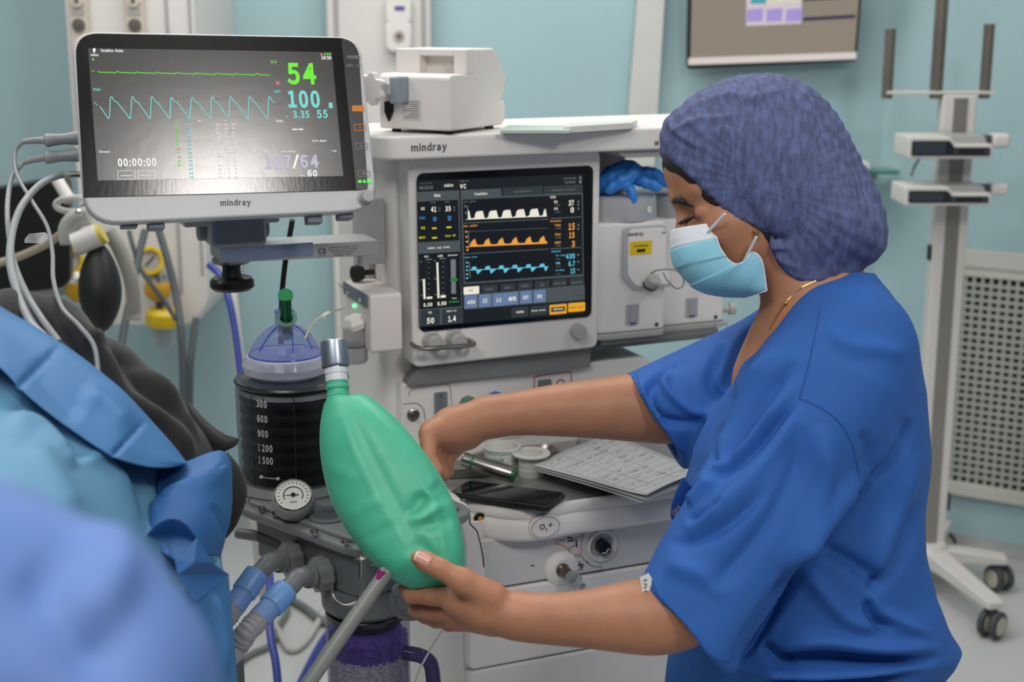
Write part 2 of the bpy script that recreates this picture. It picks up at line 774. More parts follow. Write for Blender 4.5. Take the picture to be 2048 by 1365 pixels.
# ------------------------------------------------------------------ palette
WHITE = mat('white_plastic', (234, 231, 227), 0.42, noise=0.025, nscale=5)
WHITE2 = mat('warm_white_plastic', (230, 223, 219), 0.45, noise=0.03, nscale=6)
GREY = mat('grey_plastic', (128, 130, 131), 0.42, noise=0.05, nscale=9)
MIDGREY = mat('mid_grey_plastic', (176, 176, 175), 0.42, noise=0.04, nscale=9)
DGREY = mat('dark_grey_plastic', (66, 70, 72), 0.45, noise=0.05, nscale=9)
BLUEGREY = mat('blue_grey_plastic', (140, 149, 160), 0.4, noise=0.04, nscale=9)
SLATE = mat('slate_plastic', (112, 122, 136), 0.42, noise=0.04, nscale=9)
BLACK = mat('black_plastic', (14, 14, 15), 0.3, noise=0.1, nscale=9)
GAP = mat('gap_black', (20, 20, 21), 0.8, noise=0.1, nscale=9)
STEEL = mat('brushed_steel', (165, 162, 156), 0.3, metal=1.0, noise=0.05, nscale=30, stretch=(1, 1, 12))
BRASS = mat('polished_metal', (215, 210, 200), 0.15, metal=1.0, noise=0.03, nscale=20)
INK = mat('grey_ink', (92, 92, 94), 0.5, noise=0.05)
DINK = mat('dark_ink', (40, 42, 48), 0.5, noise=0.05)
ORANGE = mat('orange_print', (228, 128, 46), 0.5, noise=0.05)
REDP = mat('red_print', (205, 98, 100), 0.5, noise=0.05)
RUBBER = mat('black_rubber', (20, 21, 22), 0.55, noise=0.15, nscale=20)


def screen_mat(name, col, e=0.55, rough=0.3):
    return mat(name, tuple(0.25 * c for c in col), rough, spec=0.4, emit=col, es=e, noise=0.02)


# ------------------------------------------------------------------ the room
def build_room():
    floor = mat('speckled_vinyl', (212, 211, 209), 0.45, col2=(196, 196, 196), nscale=220, bump=0.03, bscale=150)
    wallm = mat('teal_wall_paint', (170, 201, 207), 0.5, noise=0.03, nscale=1.5, bump=0.02, bscale=200)
    ceil = mat('ceiling_white', (225, 225, 222), 0.7, noise=0.02)
    o = MB().box(-4.2, 4.2, -2.2, 4.35, -0.05, 0.0).build('floor', floor)
    tag(o, kind='structure')
    o = MB().box(-4.2, 1.13, 4.25, 4.35, 0, 3.0).build('wall_back', wallm)
    tag(o, kind='structure')
    fr = yaw_frame((1.10, 4.25, 0), -31)
    wr = MB().box(0, 2.9, 0.0, 0.1, 0, 3.0).build('wall_right', wallm, frame=fr)
    tag(wr, kind='structure')
    o = MB().box(-4.2, 3.6, -2.2, 4.4, 3.0, 3.06).build('ceiling', ceil)
    tag(o, kind='structure')
    # coved skirting of the right wall
    skirt = mat('grey_skirting', (168, 170, 170), 0.5, noise=0.05)
    o = MB().prism([(-0.02, 0.0), (-0.018, 0.008), (-0.008, 0.02), (-0.002, 0.045), (0.0, 0.045), (0.0, 0.0)], 'x', 0.0, 2.9).build('baseboard_right', skirt, frame=fr)
    tag(o, kind='structure')
    o = MB().prism([(4.23, 0.0), (4.232, 0.008), (4.242, 0.02), (4.248, 0.045), (4.25, 0.045), (4.25, 0.0)], 'x', -4.2, 1.1).build('baseboard_back', skirt)
    tag(o, kind='structure')
    return fr


RW = build_room()

# ------------------------------------------------------------------ anaesthesia machine
_o = P(1013.85, 495.4, 2.5)
MF = yaw_frame((_o[0], _o[1], 0.0), 22.77)
ZS = _o[2]                       # height of the screen's centre


def mh(u, v, y=0.0):
    p = MF.hit(u, v, 'y', y)
    return p[0], p[2]


def build_machine():
    T = thing('anesthesia_machine', 'large white anaesthesia workstation with dark ventilator screen, worktop and drawers', 'anesthesia machine', MF)
    H = 0.365
    # upper column with rounded front edges
    body = roundpoly([(-0.205, 0.052), (0.185, 0.052), (0.185, 0.37), (-0.205, 0.37)], [0.03, 0.03, 0.02, 0.02])
    MB().prism(body, 'z', 0.815, 1.362).build('column', WHITE, T, bevel=0.003)
    # darker recess panel behind the vaporizers
    MB().box(0.185, 0.335, 0.20, 0.37, 0.98, 1.36).build('back_panel', MIDGREY, T, bevel=0.004)
    # top shelf with rounded corners and fascia
    sh = roundpoly([(-0.247, -0.05), (0.47, -0.05), (0.47, 0.24), (-0.247, 0.24)], [0.05, 0.05, 0.03, 0.03], 6)
    shelf = MB().prism(sh, 'z', 1.359, 1.399).build('top_shelf', WHITE, T, bevel=0.006, seg=3)
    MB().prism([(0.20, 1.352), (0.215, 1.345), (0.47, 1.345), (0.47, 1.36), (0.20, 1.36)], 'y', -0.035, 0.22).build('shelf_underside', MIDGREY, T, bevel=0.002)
    mb = MB()
    x0, z0 = mh(823, 303, -0.0515)
    x1, z1 = mh(894, 288, -0.0515)
    mb.text('mindray', (x0, -0.0508, z0 - 0.004), (1, 0, 0), (0, 0, 1), w=x1 - x0, h=0.017, bold=0.012)
    xa, za = mh(1309, 290, -0.0515)
    mb.text('WATO', (xa, -0.0508, za - 0.002), (1, 0, 0), (0, 0, 1), h=0.009, bold=0.01)
    mb.build('lettering', INK, shelf, smooth=False)['kind'] = 'stuff'
    # screen housing
    x0, x1, zt, zb = -0.181, 0.181, 1.357, 0.992
    pr = roundpoly([(x0 + 0.004, zb), (x1, zb + 0.004), (x1, zt), (x0, zt)], [0.015, 0.015, 0.012, 0.012])
    hs = MB().prism(pr, 'y', 0.0, 0.06).build('screen_housing', WHITE, T, bevel=0.005, seg=3)
    # recessed strip under the housing, its shade put into the grey
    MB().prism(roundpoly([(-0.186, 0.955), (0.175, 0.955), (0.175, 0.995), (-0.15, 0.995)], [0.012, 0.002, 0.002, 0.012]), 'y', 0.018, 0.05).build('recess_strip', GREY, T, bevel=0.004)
    # --- ventilator screen
    hw, hh = 0.1655, 0.1375
    sc = MB().prism(rrect(-hw, hw, ZS - hh, ZS + hh, 0.011), 'y', -0.003, 0.01).build('ventilator_screen', mat('black_glass', (8, 10, 12), 0.16, spec=0.5, noise=0.05), T, bevel=0.001)
    SY = [-0.0035]

    def sp(u, v):
        return mh(u, v, SY[0])

    def rect(mb, a, b, r=0.0008):
        (xa, za), (xb, zb_) = sp(*a), sp(*b)
        p = rrect(min(xa, xb), max(xa, xb), min(za, zb_), max(za, zb_), r, 3)
        n = len(p)
        mb.add([(q[0], SY[0], q[1]) for q in p], [list(range(n))])

    def poly(mb, pts):
        q = [sp(*p) for p in pts]
        a2 = sum(q[i][0] * q[(i + 1) % len(q)][1] - q[(i + 1) % len(q)][0] * q[i][1] for i in range(len(q)))
        f = list(range(len(q)))
        mb.add([(x, SY[0], z) for x, z in q], [f if a2 > 0 else f[::-1]])

    def tx(mb, s, a, b, bold=0.015):
        (xa, za), (xb, zb_) = sp(*a), sp(*b)
        sl = (sp(a[0], a[1])[1])
        mb.text(s, (xa, SY[0], min(za, zb_)), (1, 0, 0), (0, 0, 1), w=abs(xb - xa), h=abs(za - zb_), bold=bold)

    z5 = lambda x, y: (820 + x / 6.825, 320 + y / 6.825)
    z6 = lambda x, y: (1000 + x / 6.825, 320 + y / 6.825)
    z7 = lambda x, y: (820 + x / 7.185, 500 + y / 7.185)
    z8 = lambda x, y: (1000 + x / 7.186, 500 + y / 7.186)
    # dark display area
    mb = MB()
    poly(mb, [z5(88, 285), z6(1130, 190), z8(1215, 915), z7(130, 1112)])
    mb.build('display', screen_mat('display_dark', (34, 40, 43), 0.6), sc, smooth=False)
    SY[0] = -0.0040
    g = MB()      # grey panels and tabs
    poly(g, [z5(92, 440), z5(672, 415), z5(690, 1270), z7(755, 1050), z7(140, 1105)])
    poly(g, [z5(690, 415), z5(1240, 390), z5(1250, 492), z6(1130, 445), z6(1140, 1360), z8(1205, 355), z8(1200, 382), z7(770, 495)])
    poly(g, [z7(770, 655), z8(1215, 500), z8(1220, 715), z7(775, 860)])
    g.build('panels', screen_mat('display_grey', (92, 102, 106), 0.6), sc, smooth=False)['kind'] = 'stuff'
    tabm = screen_mat('display_tab', (62, 70, 74), 0.6)

    def one_rect(name, m, a, b, r=0.0008):
        q = MB()
        rect(q, a, b, r)
        return q.build(name, m, sc, smooth=False)
    for a, b in (((40, 385), (580, 460)), ((600, 362), (1125, 440))):
        one_rect('tab', tabm, z6(*a), z6(*b))
    for k in range(5):
        x = [10, 252, 500, 750, 1000][k]
        yy = [495, 475, 455, 432, 412][k]
        one_rect('mode_tab', tabm, z8(x, yy), z8(x + 210, yy + 82))
    one_rect('mode_tab', tabm, z7(1030, 512), z7(1255, 605))
    for x, y in ((165, 835), (440, 812)):
        one_rect('menu_key', tabm, z8(x, y), z8(x + 240, y + 120))
    SY[0] = -0.0045
    d = MB()      # dark fields inside the panels
    poly(d, [z5(98, 572), z5(655, 545), z5(672, 1100), z5(110, 1128)])
    poly(d, [z5(118, 1285), z5(685, 1252), z7(735, 812), z7(140, 858)])
    poly(d, [z5(715, 545), z6(1115, 470), z8(1190, 350), z7(790, 470)])
    d.build('fields', screen_mat('display_field', (26, 31, 34), 0.6), sc, smooth=False)['kind'] = 'stuff'
    d = MB()
    rect(d, z7(150, 872), z7(432, 1075))
    rect(d, z7(462, 858), z7(745, 1045))
    d.build('value_boxes', screen_mat('display_box', (58, 66, 74), 0.6), sc, smooth=False)['kind'] = 'stuff'
    SY[0] = -0.0050
    cream, grey_, blue, cyan, yel, org, grn = MB(), MB(), MB(), MB(), MB(), MB(), MB()
    kb = screen_mat('display_blue', (112, 138, 178), 0.75)
    for x, y in ((785, 660), (990, 645), (1190, 630)):
        one_rect('setting_key', kb, z7(x, y), z7(x + 178, y + 170))
    for x, y in ((92, 615), (290, 598), (485, 582)):
        one_rect('setting_key', kb, z8(x, y), z8(x + 168, y + 165))
    one_rect('setting_key', kb, z7(1385, 622), z8(65, 795))
    SY[0] = -0.0055
    # writing, top row and gas panel
    tx(grey_, 'Temps écoulé', z5(140, 335), z5(300, 308))
    tx(grey_, '00:10:32', z5(130, 407), z5(312, 352))
    tx(cream, 'Adulte', z5(465, 372), z5(590, 322))
    tx(cream, 'VC', z5(682, 394), z5(768, 328))
    tx(grey_, 'Volume ctrl', z5(680, 300), z5(800, 274))
    tx(cream, 'Gaz', z5(330, 507), z5(415, 462))
    tx(cream, 'Courbes', z5(880, 485), z5(1055, 437))
    tx(grey_, 'Spirométrie', z6(195, 452), z6(428, 412))
    tx(grey_, 'Données patient', z6(710, 430), z6(1025, 390))
    tx(grey_, '2024/07/13', z6(865, 272), z6(1040, 235))
    tx(grey_, '16:46:08', z6(885, 325), z6(1025, 285))
    rect(grey_, z6(1082, 225), z6(1110, 260))
    rect(grey_, z6(1080, 275), z6(1112, 320))
    tx(grey_, 'Insp', z5(285, 597), z5(348, 570))
    tx(grey_, 'Exp', z5(480, 590), z5(538, 563))
    tx(cream, 'O2', z5(150, 688), z5(200, 645))
    tx(cream, '41', z5(288, 715), z5(358, 637))
    tx(cream, '35', z5(482, 706), z5(556, 628))
    for x, y in ((380, 648), (585, 636)):
        tx(grey_, '100', z5(x, y + 20), z5(x + 38, y))
        tx(grey_, '18', z5(x + 8, y + 58), z5(x + 36, y + 36))
    tx(blue, 'N2O', z5(130, 815), z5(205, 775))
    tx(blue, '0', z5(315, 842), z5(362, 775))
    tx(blue, '0', z5(515, 832), z5(562, 760))
    tx(yel, 'AA', z5(150, 950), z5(206, 905))
    tx(yel, 'MAC', z5(128, 1080), z5(210, 1040))
    for a, b in (((300, 925), (365, 942)), ((498, 913), (565, 930)), ((302, 1056), (368, 1073))):
        rect(yel, z5(*a), z5(*b), 0.0003)
    tx(yel, 'Age: 40', z5(480, 1062), z5(622, 1015))
    tx(cream, 'Débit gaz frais', z5(246, 1228), z5(545, 1172))
    # flow bars
    tx(cream, 'O2', z7(206, 112), z7(265, 82))
    tx(cream, 'AIR', z7(400, 106), z7(470, 70))
    tx(cream, 'Optimiser', z7(545, 97), z7(685, 60))
    poly(cream, [z7(184, 422), z7(215, 418), z7(224, 708), z7(196, 712)])
    poly(cream, [z7(378, 182), z7(405, 180), z7(424, 692), z7(396, 696)])
    rect(cream, z7(240, 678), z7(320, 702), 0.0003)
    rect(cream, z7(440, 655), z7(515, 685), 0.0003)
    for x0_, y0_, x1_, y1_ in ((225, 135, 322, 700), (425, 122, 515, 685)):
        for a, b in (((x0_, y0_), (x0_ + 7, y1_)), ((x1_ - 10, y0_), (x1_ - 3, y1_)), ((x0_, y0_), (x1_ - 4, y0_ + 7))):
            rect(grey_, z7(*a), z7(*b), 0.0001)
        for k in range(7):
            yy = y0_ + 45 + k * 76
            poly(grey_, [z7(x0_ + 30, yy), z7(x0_ + 62, yy - 3), z7(x0_ + 47, yy + 14)])
    for x, y in ((150, 172), (150, 430), (158, 655), (345, 155), (350, 415), (355, 640)):
        rect(grey_, z7(x, y - 6), z7(x + 24, y + 8), 0.0003)
    rect(grey_, z7(585, 140), z7(660, 410), 0.0015)
    rect(grey_, z7(592, 455), z7(660, 630), 0.0015)
    poly(grn, [z7(570, 435), z7(600, 418), z7(600, 455)])
    poly(grn, [z7(690, 430), z7(660, 412), z7(660, 450)])
    rect(grn, z7(600, 428), z7(660, 440), 0.0001)
    tx(cream, '0.50', z7(196, 822), z7(320, 758))
    tx(cream, '0.90', z7(395, 806), z7(522, 738))
    tx(grn, 'OPTIMALE', z7(562, 765), z7(706, 728))
    tx(cream, 'Cible', z7(600, 708), z7(670, 685))
    tx(cream, 'O2', z7(264, 920), z7(312, 884))
    tx(cream, '50', z7(240, 1066), z7(346, 972))
    tx(cream, 'Débit tot', z7(525, 896), z7(666, 858))
    tx(cream, '1.4', z7(550, 1040), z7(660, 944))
    # curves
    tx(grey_, 'CO2 mmHg', z5(725, 590), z5(900, 555))
    for k, y in enumerate((632, 725, 815)):
        rect(grey_, z5(742 + 8 * k, y - 10), z5(768 + 8 * k, y + 12), 0.0002)
    poly(grey_, [z5(780, 628), z5(790, 627), z5(796, 818), z5(786, 818)])
    base = lambda t: (795 + t * 1660 - (0), 818 - t * 55)       # along the foot of the CO2 curve, in z5 units

    def bl(x):
        return 818 - (x - 795) * 0.0415
    pts = [(790, 818), (790, 690), (808, 695), (828, 795)]
    x = 880
    while x < 1880:
        hgt = 110
        pts += [(x - 18, bl(x) - 16), (x, bl(x) - 22), (x + 14, bl(x) - 88), (x + 35, bl(x) - hgt), (x + 112, bl(x) - hgt - 8), (x + 138, bl(x) - 22), (x + 152, bl(x) - 14)]
        x += 187
    pts = [q for q in pts if q[0] < 1868] + [(1868, bl(1868))]
    poly(cream, [z5(*q) for q in pts])
    tx(org, 'Paw cmH2O', z5(732, 920), z5(918, 882))
    for k, y in enumerate((980, 1048, 1115, 1188, 1230)):
        rect(org, z5(755 + 4 * k, y - 8), z5(782 + 4 * k, y + 12), 0.0002)
    poly(grey_, [z5(793, 975), z5(801, 974), z5(808, 1215), z5(800, 1216)])
    for k in range(27):
        x = 810 + 40 * k
        y = 975 - 0.043 * (x - 810)
        poly(grey_, [z5(x, y), z5(x + 24, y - 1), z5(x + 24, y + 5), z5(x, y + 6)])

    def ob(x):
        return 1190 - (x - 805) * 0.0435
    pts = [(805, ob(805))]
    x = 820
    while x < 1860:
        pts += [(x, ob(x) - 28), (x + 18, ob(x) - 72), (x + 55, ob(x) - 105), (x + 68, ob(x) - 112), (x + 88, ob(x) - 40), (x + 110, ob(x) - 26), (x + 170, ob(x) - 30)]
        x += 188
    pts = [q for q in pts if q[0] < 1870] + [(1872, ob(1872) - 26), (1872, ob(1872))]
    poly(org, [z5(*q) for q in pts])
    tx(cyan, 'Débit l/min', z7(785, 125), z7(962, 90))
    for k, y in enumerate((182, 240, 293, 352, 408)):
        rect(cyan, z7(805, y - 8), z7(835, y + 10), 0.0002)
    poly(grey_, [z7(845, 175), z7(855, 174), z7(868, 402), z7(858, 403)])

    def cb(x):
        return 292 - (x - 860) * 0.0445
    x = 880
    while x < 1900:
        up = [(x, cb(x)), (x + 12, cb(x) - 42), (x + 62, cb(x) - 52), (x + 76, cb(x) - 38), (x + 76, cb(x))]
        dn = [(x + 70, cb(x + 70) + 2), (x + 84, cb(x) + 58), (x + 100, cb(x) + 55), (x + 160, cb(x + 160) + 2)]
        if x > 1830:
            dn = [(x + 70, cb(x + 70) + 2), (x + 84, cb(x) + 58), (x + 110, cb(x) + 45), (x + 118, cb(x + 118) + 2)]
        poly(cyan, [z7(*q) for q in up])
        poly(cyan, [z7(*q) for q in dn])
        x += 195.5
    poly(cyan, [z7(862, cb(862) - 5), z7(1990, cb(1990) - 5), z7(1990, cb(1990) + 4), z7(862, cb(862) + 4)])
    for q0, q1 in (((715, 615), (1655, 572)), ((730, 860), (1660, 818)), ((735, 1285), (1668, 1215)), ((1695, 795), (1330 + 1000, 775))):
        pass
    for a, b in ((z5(728, 862), z6(660, 805)), (z5(740, 1282), z6(668, 1215)), (z6(690, 800), z6(1105, 775)), (z6(690, 1215), z6(1108, 1190))):
        poly(grey_, [a, b, (b[0], b[1] + 0.9), (a[0], a[1] + 0.9)])
    # numbers on the right
    tx(cream, 'CO2', z6(685, 528), z6(760, 490))
    for s, y, m_ in (('Et', 592, cream), ('Fi', 688, cream)):
        tx(m_, s, z6(742, y), z6(788, y - 38))
        tx(grey_, 'mmHg', z6(752, y + 40), z6(825, y + 15))
    tx(cream, '37', z6(936, 630), z6(1008, 548))
    tx(cream, '0', z6(962, 724), z6(1010, 645))
    for y in (560, 600, 655, 880, 930):
        rect(grey_, z6(1058, y), z6(1080, y + 22), 0.0002)
    tx(org, 'Pression', z6(688, 852), z6(832, 818))
    for s, y in (('Peak', 908), ('Plat', 1035), ('PEP', 1150)):
        tx(org, s, z6(752, y), z6(830, y - 36))
        tx(grey_, 'cmH2O', z6(758, y + 38), z6(832, y + 15))
    tx(org, '15', z6(936, 962), z6(1020, 862))
    tx(org, '15', z6(944, 1072), z6(1018, 985))
    tx(org, '3', z6(978, 1190), z6(1022, 1102))
    tx(cyan, 'Volume', z8(736, 38), z8(870, 5))
    for s, y in (('Vt exp', 100), ('VM', 210), ('Fréq', 312)):
        tx(cyan, s, z8(800, y), z8(800 + 30 * len(s) - 10 * (len(s) > 4) * 4, y - 36))
        tx(grey_, 'l/min', z8(808, y + 45), z8(872, y + 22))
    tx(cyan, '439', z8(948, 135), z8(1075, 50))
    tx(cyan, '6.7', z8(985, 240), z8(1078, 158))
    tx(cyan, '15', z8(1012, 345), z8(1078, 262))
    for y in (65, 165, 275):
        rect(grey_, z8(1110, y), z8(1140, y + 16), 0.0002)
    # modes and settings
    rect(cream, z7(770, 537), z7(995, 632), 0.0018)
    for s, a, b in (('VACI', z7(1088, 586), z7(1195, 545)), ('VPC', z8(65, 565), z8(155, 528)), ('PACI', z8(310, 540), z8(408, 500)),
                    ('AI', z8(585, 520), z8(635, 485)), ('VPC-VG', z8(775, 502), z8(945, 462)), ('Manuel', z8(1032, 485), z8(1180, 450))):
        tx(grey_, s, a, b)
    for s, a, b in (('450', z7(825, 785), z7(935, 722)), ('15', z7(1045, 765), z7(1108, 700)), ('1:2', z7(1240, 752), z7(1310, 690)),
                    ('0.8', z7(1418, 738), z8(18, 690)), ('Off', z8(138, 735), z8(215, 668)), ('Off', z8(332, 718), z8(410, 650)), ('30', z8(530, 700), z8(602, 640))):
        tx(cream, s, a, b)
    tx(cream, 'Veille', z8(232, 915), z8(342, 870))
    tx(cream, 'Menu princ', z8(455, 895), z8(660, 850))
    tx(cream, 'Alarmes', z8(762, 872), z8(910, 825))
    # orange keys
    og = MB()
    rect(og, z8(980, 770), z8(1222, 878), 0.002)
    for a, b in (((712, 795), (955, 812)), ((716, 898), (958, 914)), ((712, 795), (736, 912)), ((934, 782), (958, 905))):
        rect(og, z8(*a), z8(*b), 0.0004)
    og.build('alarm_keys', screen_mat('display_amber', (240, 170, 40), 0.85), sc, smooth=False)['kind'] = 'stuff'
    SY[0] = -0.0058
    dk = MB()
    tx(dk, 'VC', z7(848, 602), z7(910, 565))
    tx(dk, 'Pause audio', z8(1005, 845), z8(1200, 805))
    tx(dk, 'Régler', z8(1080, 602), z8(1172, 570))
    tx(dk, 'le mode', z8(1060, 665), z8(1195, 632))
    dk.build('dark_lettering', screen_mat('display_dark_ink', (52, 58, 62), 0.5), sc, smooth=False)['kind'] = 'stuff'
    for b_, n_, c_, e_ in ((cream, 'white_writing', (236, 232, 214), 0.95), (grey_, 'grey_writing', (128, 136, 138), 0.7), (blue, 'blue_writing', (62, 140, 205), 0.9),
                           (cyan, 'cyan_writing', (104, 196, 222), 0.95), (yel, 'yellow_writing', (218, 208, 40), 0.9), (org, 'orange_writing', (238, 160, 66), 0.95), (grn, 'green_writing', (50, 170, 70), 0.85)):
        b_.build(n_, screen_mat('display_' + n_, c_, e_), sc, smooth=False)['kind'] = 'stuff'
    # --- knobs and hand rail below the screen
    kx, kz = mh(1158, 664, -0.01)
    MB().lathe([(0.0145, 0), (0.0145, 0.004), (0.0135, 0.016), (0.012, 0.018), (0, 0.0185)], (kx, 0, kz), (0, -1, 0), 28, (14, 0.012)).build('rotary_knob', MIDGREY, T)
    for u in (870, 916):
        x, z = mh(u, 686 - (u - 870) * 0.08, -0.02)
        kn = MB().lathe([(0.017, 0), (0.017, 0.003), (0.0145, 0.005), (0.0145, 0.028), (0.012, 0.031), (0, 0.0315)], (x, 0, z), (0, -1, 0), 28, (20, 0.02)).build('gas_knob', MIDGREY, T)
        pts = [(x + 0.019 * math.cos(a), -0.0008, z + 0.021 * math.sin(a)) for a in np.linspace(math.radians(50), math.radians(130), 9)]
        MB().tube(pts, 0.0016, 6).build('knob_scale', GREY, kn)
    (xa, za), (xb, zb_) = mh(837, 697, -0.035), mh(950, 688, -0.035)
    rail = spline([(xa, 0.0, za), (xa, -0.03, za), (xa + 0.012, -0.042, za), ((xa + xb) / 2, -0.043, (za + zb_) / 2), (xb - 0.012, -0.042, zb_), (xb, -0.03, zb_), (xb, 0.0, zb_)], 8)
    MB().tube(rail, 0.0042, 10).build('knob_guard_rail', mat('gun_metal', (150, 146, 140), 0.3, metal=0.9, noise=0.05), T)
    # --- flow panel above the worktop
    fp = MB().prism(roundpoly([(-0.19, 0.81), (0.325, 0.81), (0.325, 0.93), (0.30, 0.962), (-0.19, 0.957)], [0.005, 0.005, 0.03, 0.03, 0.008]), 'y', 0.03, 0.16).build('flow_panel', WHITE, T, bevel=0.004)
    yy = 0.0295
    x0, z0 = mh(869, 832, yy)
    x1, z1 = mh(894, 783, yy)
    fm = MB().prism(rrect(x0, x1, z0 - 0.03, z1, 0.003), 'y', 0.027, 0.034).build('flow_meter', mat('flow_tube_grey', (120, 128, 132), 0.2, noise=0.1), fp)
    mb = MB()
    for k in range(11):
        mb.box(x0 + 0.006, x1 - 0.007, 0.0262, 0.0268, z1 - 0.012 - k * 0.0052, z1 - 0.0112 - k * 0.0052)
    mb.box((x0 + x1) / 2 - 0.003, (x0 + x1) / 2 + 0.003, 0.026, 0.0268, z1 - 0.008, z1 - 0.003)
    mb.build('scale_marks', INK, fm, smooth=False)

    def outline(name, pts, r, m, parent, y=yy - 0.0003):
        q = [(a, y, b) for a, b in [mh(u, v, y) for u, v in pts]]
        return MB().tube(spline(q, 4) if len(q) > 2 else q, r, 5).build(name, m, parent)
    outline('panel_line', [(818, 793), (820, 782), (835, 777), (890, 770), (900, 774), (903, 800), (905, 830)], 0.0009, MIDGREY, fp)
    outline('panel_line', [(806, 808), (830, 806), (842, 812), (848, 822), (850, 840)], 0.0011, MIDGREY, fp)
    outline('panel_line', [(942, 872), (942, 884), (950, 885), (1030, 875), (1045, 872)], 0.0008, MIDGREY, fp)
    x, z = mh(826, 829, yy)
    po = MB().lathe([(0.0115, 0), (0.0115, 0.004), (0.008, 0.006), (0.0075, 0.003), (0.003, 0.003), (0.003, 0.016), (0, 0.016)], (x, 0.03, z), (0, -1, 0), 24).build('gas_port', STEEL, fp)
    for u, v, c in ((935, 809, 'green'), (990, 800, 'blue')):
        x, z = mh(u, v, yy)
        m_ = mat('valve_' + c, (96, 128, 108) if c == 'green' else (40, 110, 190), 0.45, noise=0.05)
        MB().lathe([(0.016, 0), (0.016, 0.012), (0.013, 0.016), (0, 0.016)], (x, 0.03, z), (0, -1, 0), 28, (10, 0.05)).build('flow_control_knob', m_, fp)
    x0, z0 = mh(1076, 790, yy)
    x1, z1 = mh(1102, 758, yy)
    MB().prism(rrect(x0, x1, z0 - 0.01, z1, 0.003), 'y', 0.027, 0.034).build('flush_window', mat('window_grey', (112, 118, 120), 0.3, noise=0.08), fp)
    outline('red_outline', [(1069, 790), (1069, 762), (1075, 753), (1135, 745), (1142, 750), (1144, 772)], 0.0011, REDP, fp)
    x, z = mh(1121, 768, yy)
    ring = [(x + 0.0075 * math.cos(a), yy - 0.0004, z + 0.0085 * math.sin(a)) for a in np.linspace(0, 2 * math.pi, 24, endpoint=False)]
    MB().tube(ring, 0.0013, 6, closed=True).build('red_ring', REDP, fp)
    x, z = mh(1137, 768, yy)
    MB().add([(x - 0.004, yy - 0.0006, z - 0.003), (x + 0.004, yy - 0.0006, z - 0.003), (x, yy - 0.0006, z + 0.005)], [(0, 1, 2)]).build('warning_triangle', mat('warning_yellow', (210, 190, 60), 0.5, noise=0.05), fp)
    # --- worktop with curved lip
    lip = [(912, 1000), (930, 1001), (950, 1006), (975, 1013), (1005, 1018), (1045, 1020), (1095, 1015), (1150, 1005), (1230, 995), (1330, 980), (1430, 962), (1520, 945)]
    front = [tuple(MF.hit(u, v, 'z', 0.822)[:2]) for u, v in lip]
    front = [(min(x, 0.44), y) for x, y in front]
    xr = front[-1][0]
    top = [(front[0][0] - 0.006, front[0][1] + 0.05)] + front + [(xr + 0.02, front[-1][1] + 0.05), (xr + 0.02, 0.05), (-0.20, 0.05)]
    wt = MB().prism(roundpoly(top, [0.02] + [0.0] * len(front) + [0.02, 0.02, 0.02]), 'z', 0.80, 0.814).build('worktop', mat('worktop_grey', (150, 150, 148), 0.45, noise=0.05, nscale=30), T, bevel=0.002)
    mb = MB()
    edge = spline([(top[0][0], top[0][1] + 0.03)] + front, 4)
    edge3 = np.column_stack([edge, np.full(len(edge), 0.0)])
    prof = [(0.016, 0.813), (0.013, 0.821), (0.007, 0.8235), (0.0, 0.820), (-0.003, 0.812), (-0.0025, 0.806), (-0.0012, 0.805), (-0.004, 0.803), (-0.008, 0.795), (-0.010, 0.778), (-0.007, 0.770), (0.004, 0.766), (0.02, 0.766)]
    t_ = np.gradient(edge3, axis=0)
    nrm = np.stack([-t_[:, 1], t_[:, 0], 0 * t_[:, 0]], -1)
    nrm /= np.linalg.norm(nrm, axis=1)[:, None]
    g = np.array([[edge3[i] + nrm[i] * a + np.array([0, 0, b]) for a, b in prof] for i in range(len(edge3))])
    MB().grid(g).build('apron', WHITE, T, angle=60)
    # --- front panel, drawers and body below the worktop
    YP = -0.285
    cab = roundpoly([(-0.195, -0.27), (0.43, -0.27), (0.43, 0.42), (-0.195, 0.42)], [0.02, 0.02, 0.02, 0.02])
    MB().prism(cab, 'z', 0.13, 0.80).build('cabinet', WHITE, T, bevel=0.003)
    ztop, z1, z2, z3 = 0.772, 0.683, 0.548, 0.40
    pan = MB().prism(rrect(-0.187, 0.425, z1 + 0.003, ztop, 0.008), 'y', YP, YP + 0.03).build('front_panel', mat('panel_grey', (212, 211, 210), 0.42, noise=0.03), T, bevel=0.004)
    for k, (a, b) in enumerate(((z1, z2), (z2, z3), (z3, 0.15))):
        dr = MB().prism(rrect(-0.187, 0.425, b + 0.003, a, 0.012), 'y', YP - 0.003, YP + 0.03).build('drawer', WHITE, T, bevel=0.005, seg=3)
    MB().box(-0.19, 0.43, -0.262, -0.255, 0.14, 0.79).build('cabinet_gap', GAP, T)
    yb = YP - 0.0125
    bx, bz = mh(1091, 1055, -0.325)
    yl = MF.hit(1091, 1030, 'z', 0.80)[1]
    # O2+ badge, an oval on the apron
    a_ = np.linspace(0, 2 * math.pi, 40, endpoint=False)
    yb = front[5][1] - 0.016
    bx, bz = mh(1091, 1055, yb)
    rx = (mh(1123, 1053, yb)[0] - mh(1059, 1057, yb)[0]) / 2
    bd = MB().prism([(bx + rx * math.cos(t), bz + 0.0205 * math.sin(t)) for t in a_], 'y', yb, yb + 0.02).build('oxygen_badge', WHITE, T, bevel=0.0025, seg=3)
    MB().tube([(bx + rx * 0.86 * math.cos(t), yb - 0.0001, bz + 0.0172 * math.sin(t)) for t in a_], 0.0004, 5, closed=True).build('badge_line', INK, bd)
    mb = MB()
    mb.text('O', (bx - 0.0105, yb - 0.0005, bz - 0.004), (1, 0, 0), (0, 0, 1), w=0.0095, h=0.0105, bold=0.01)
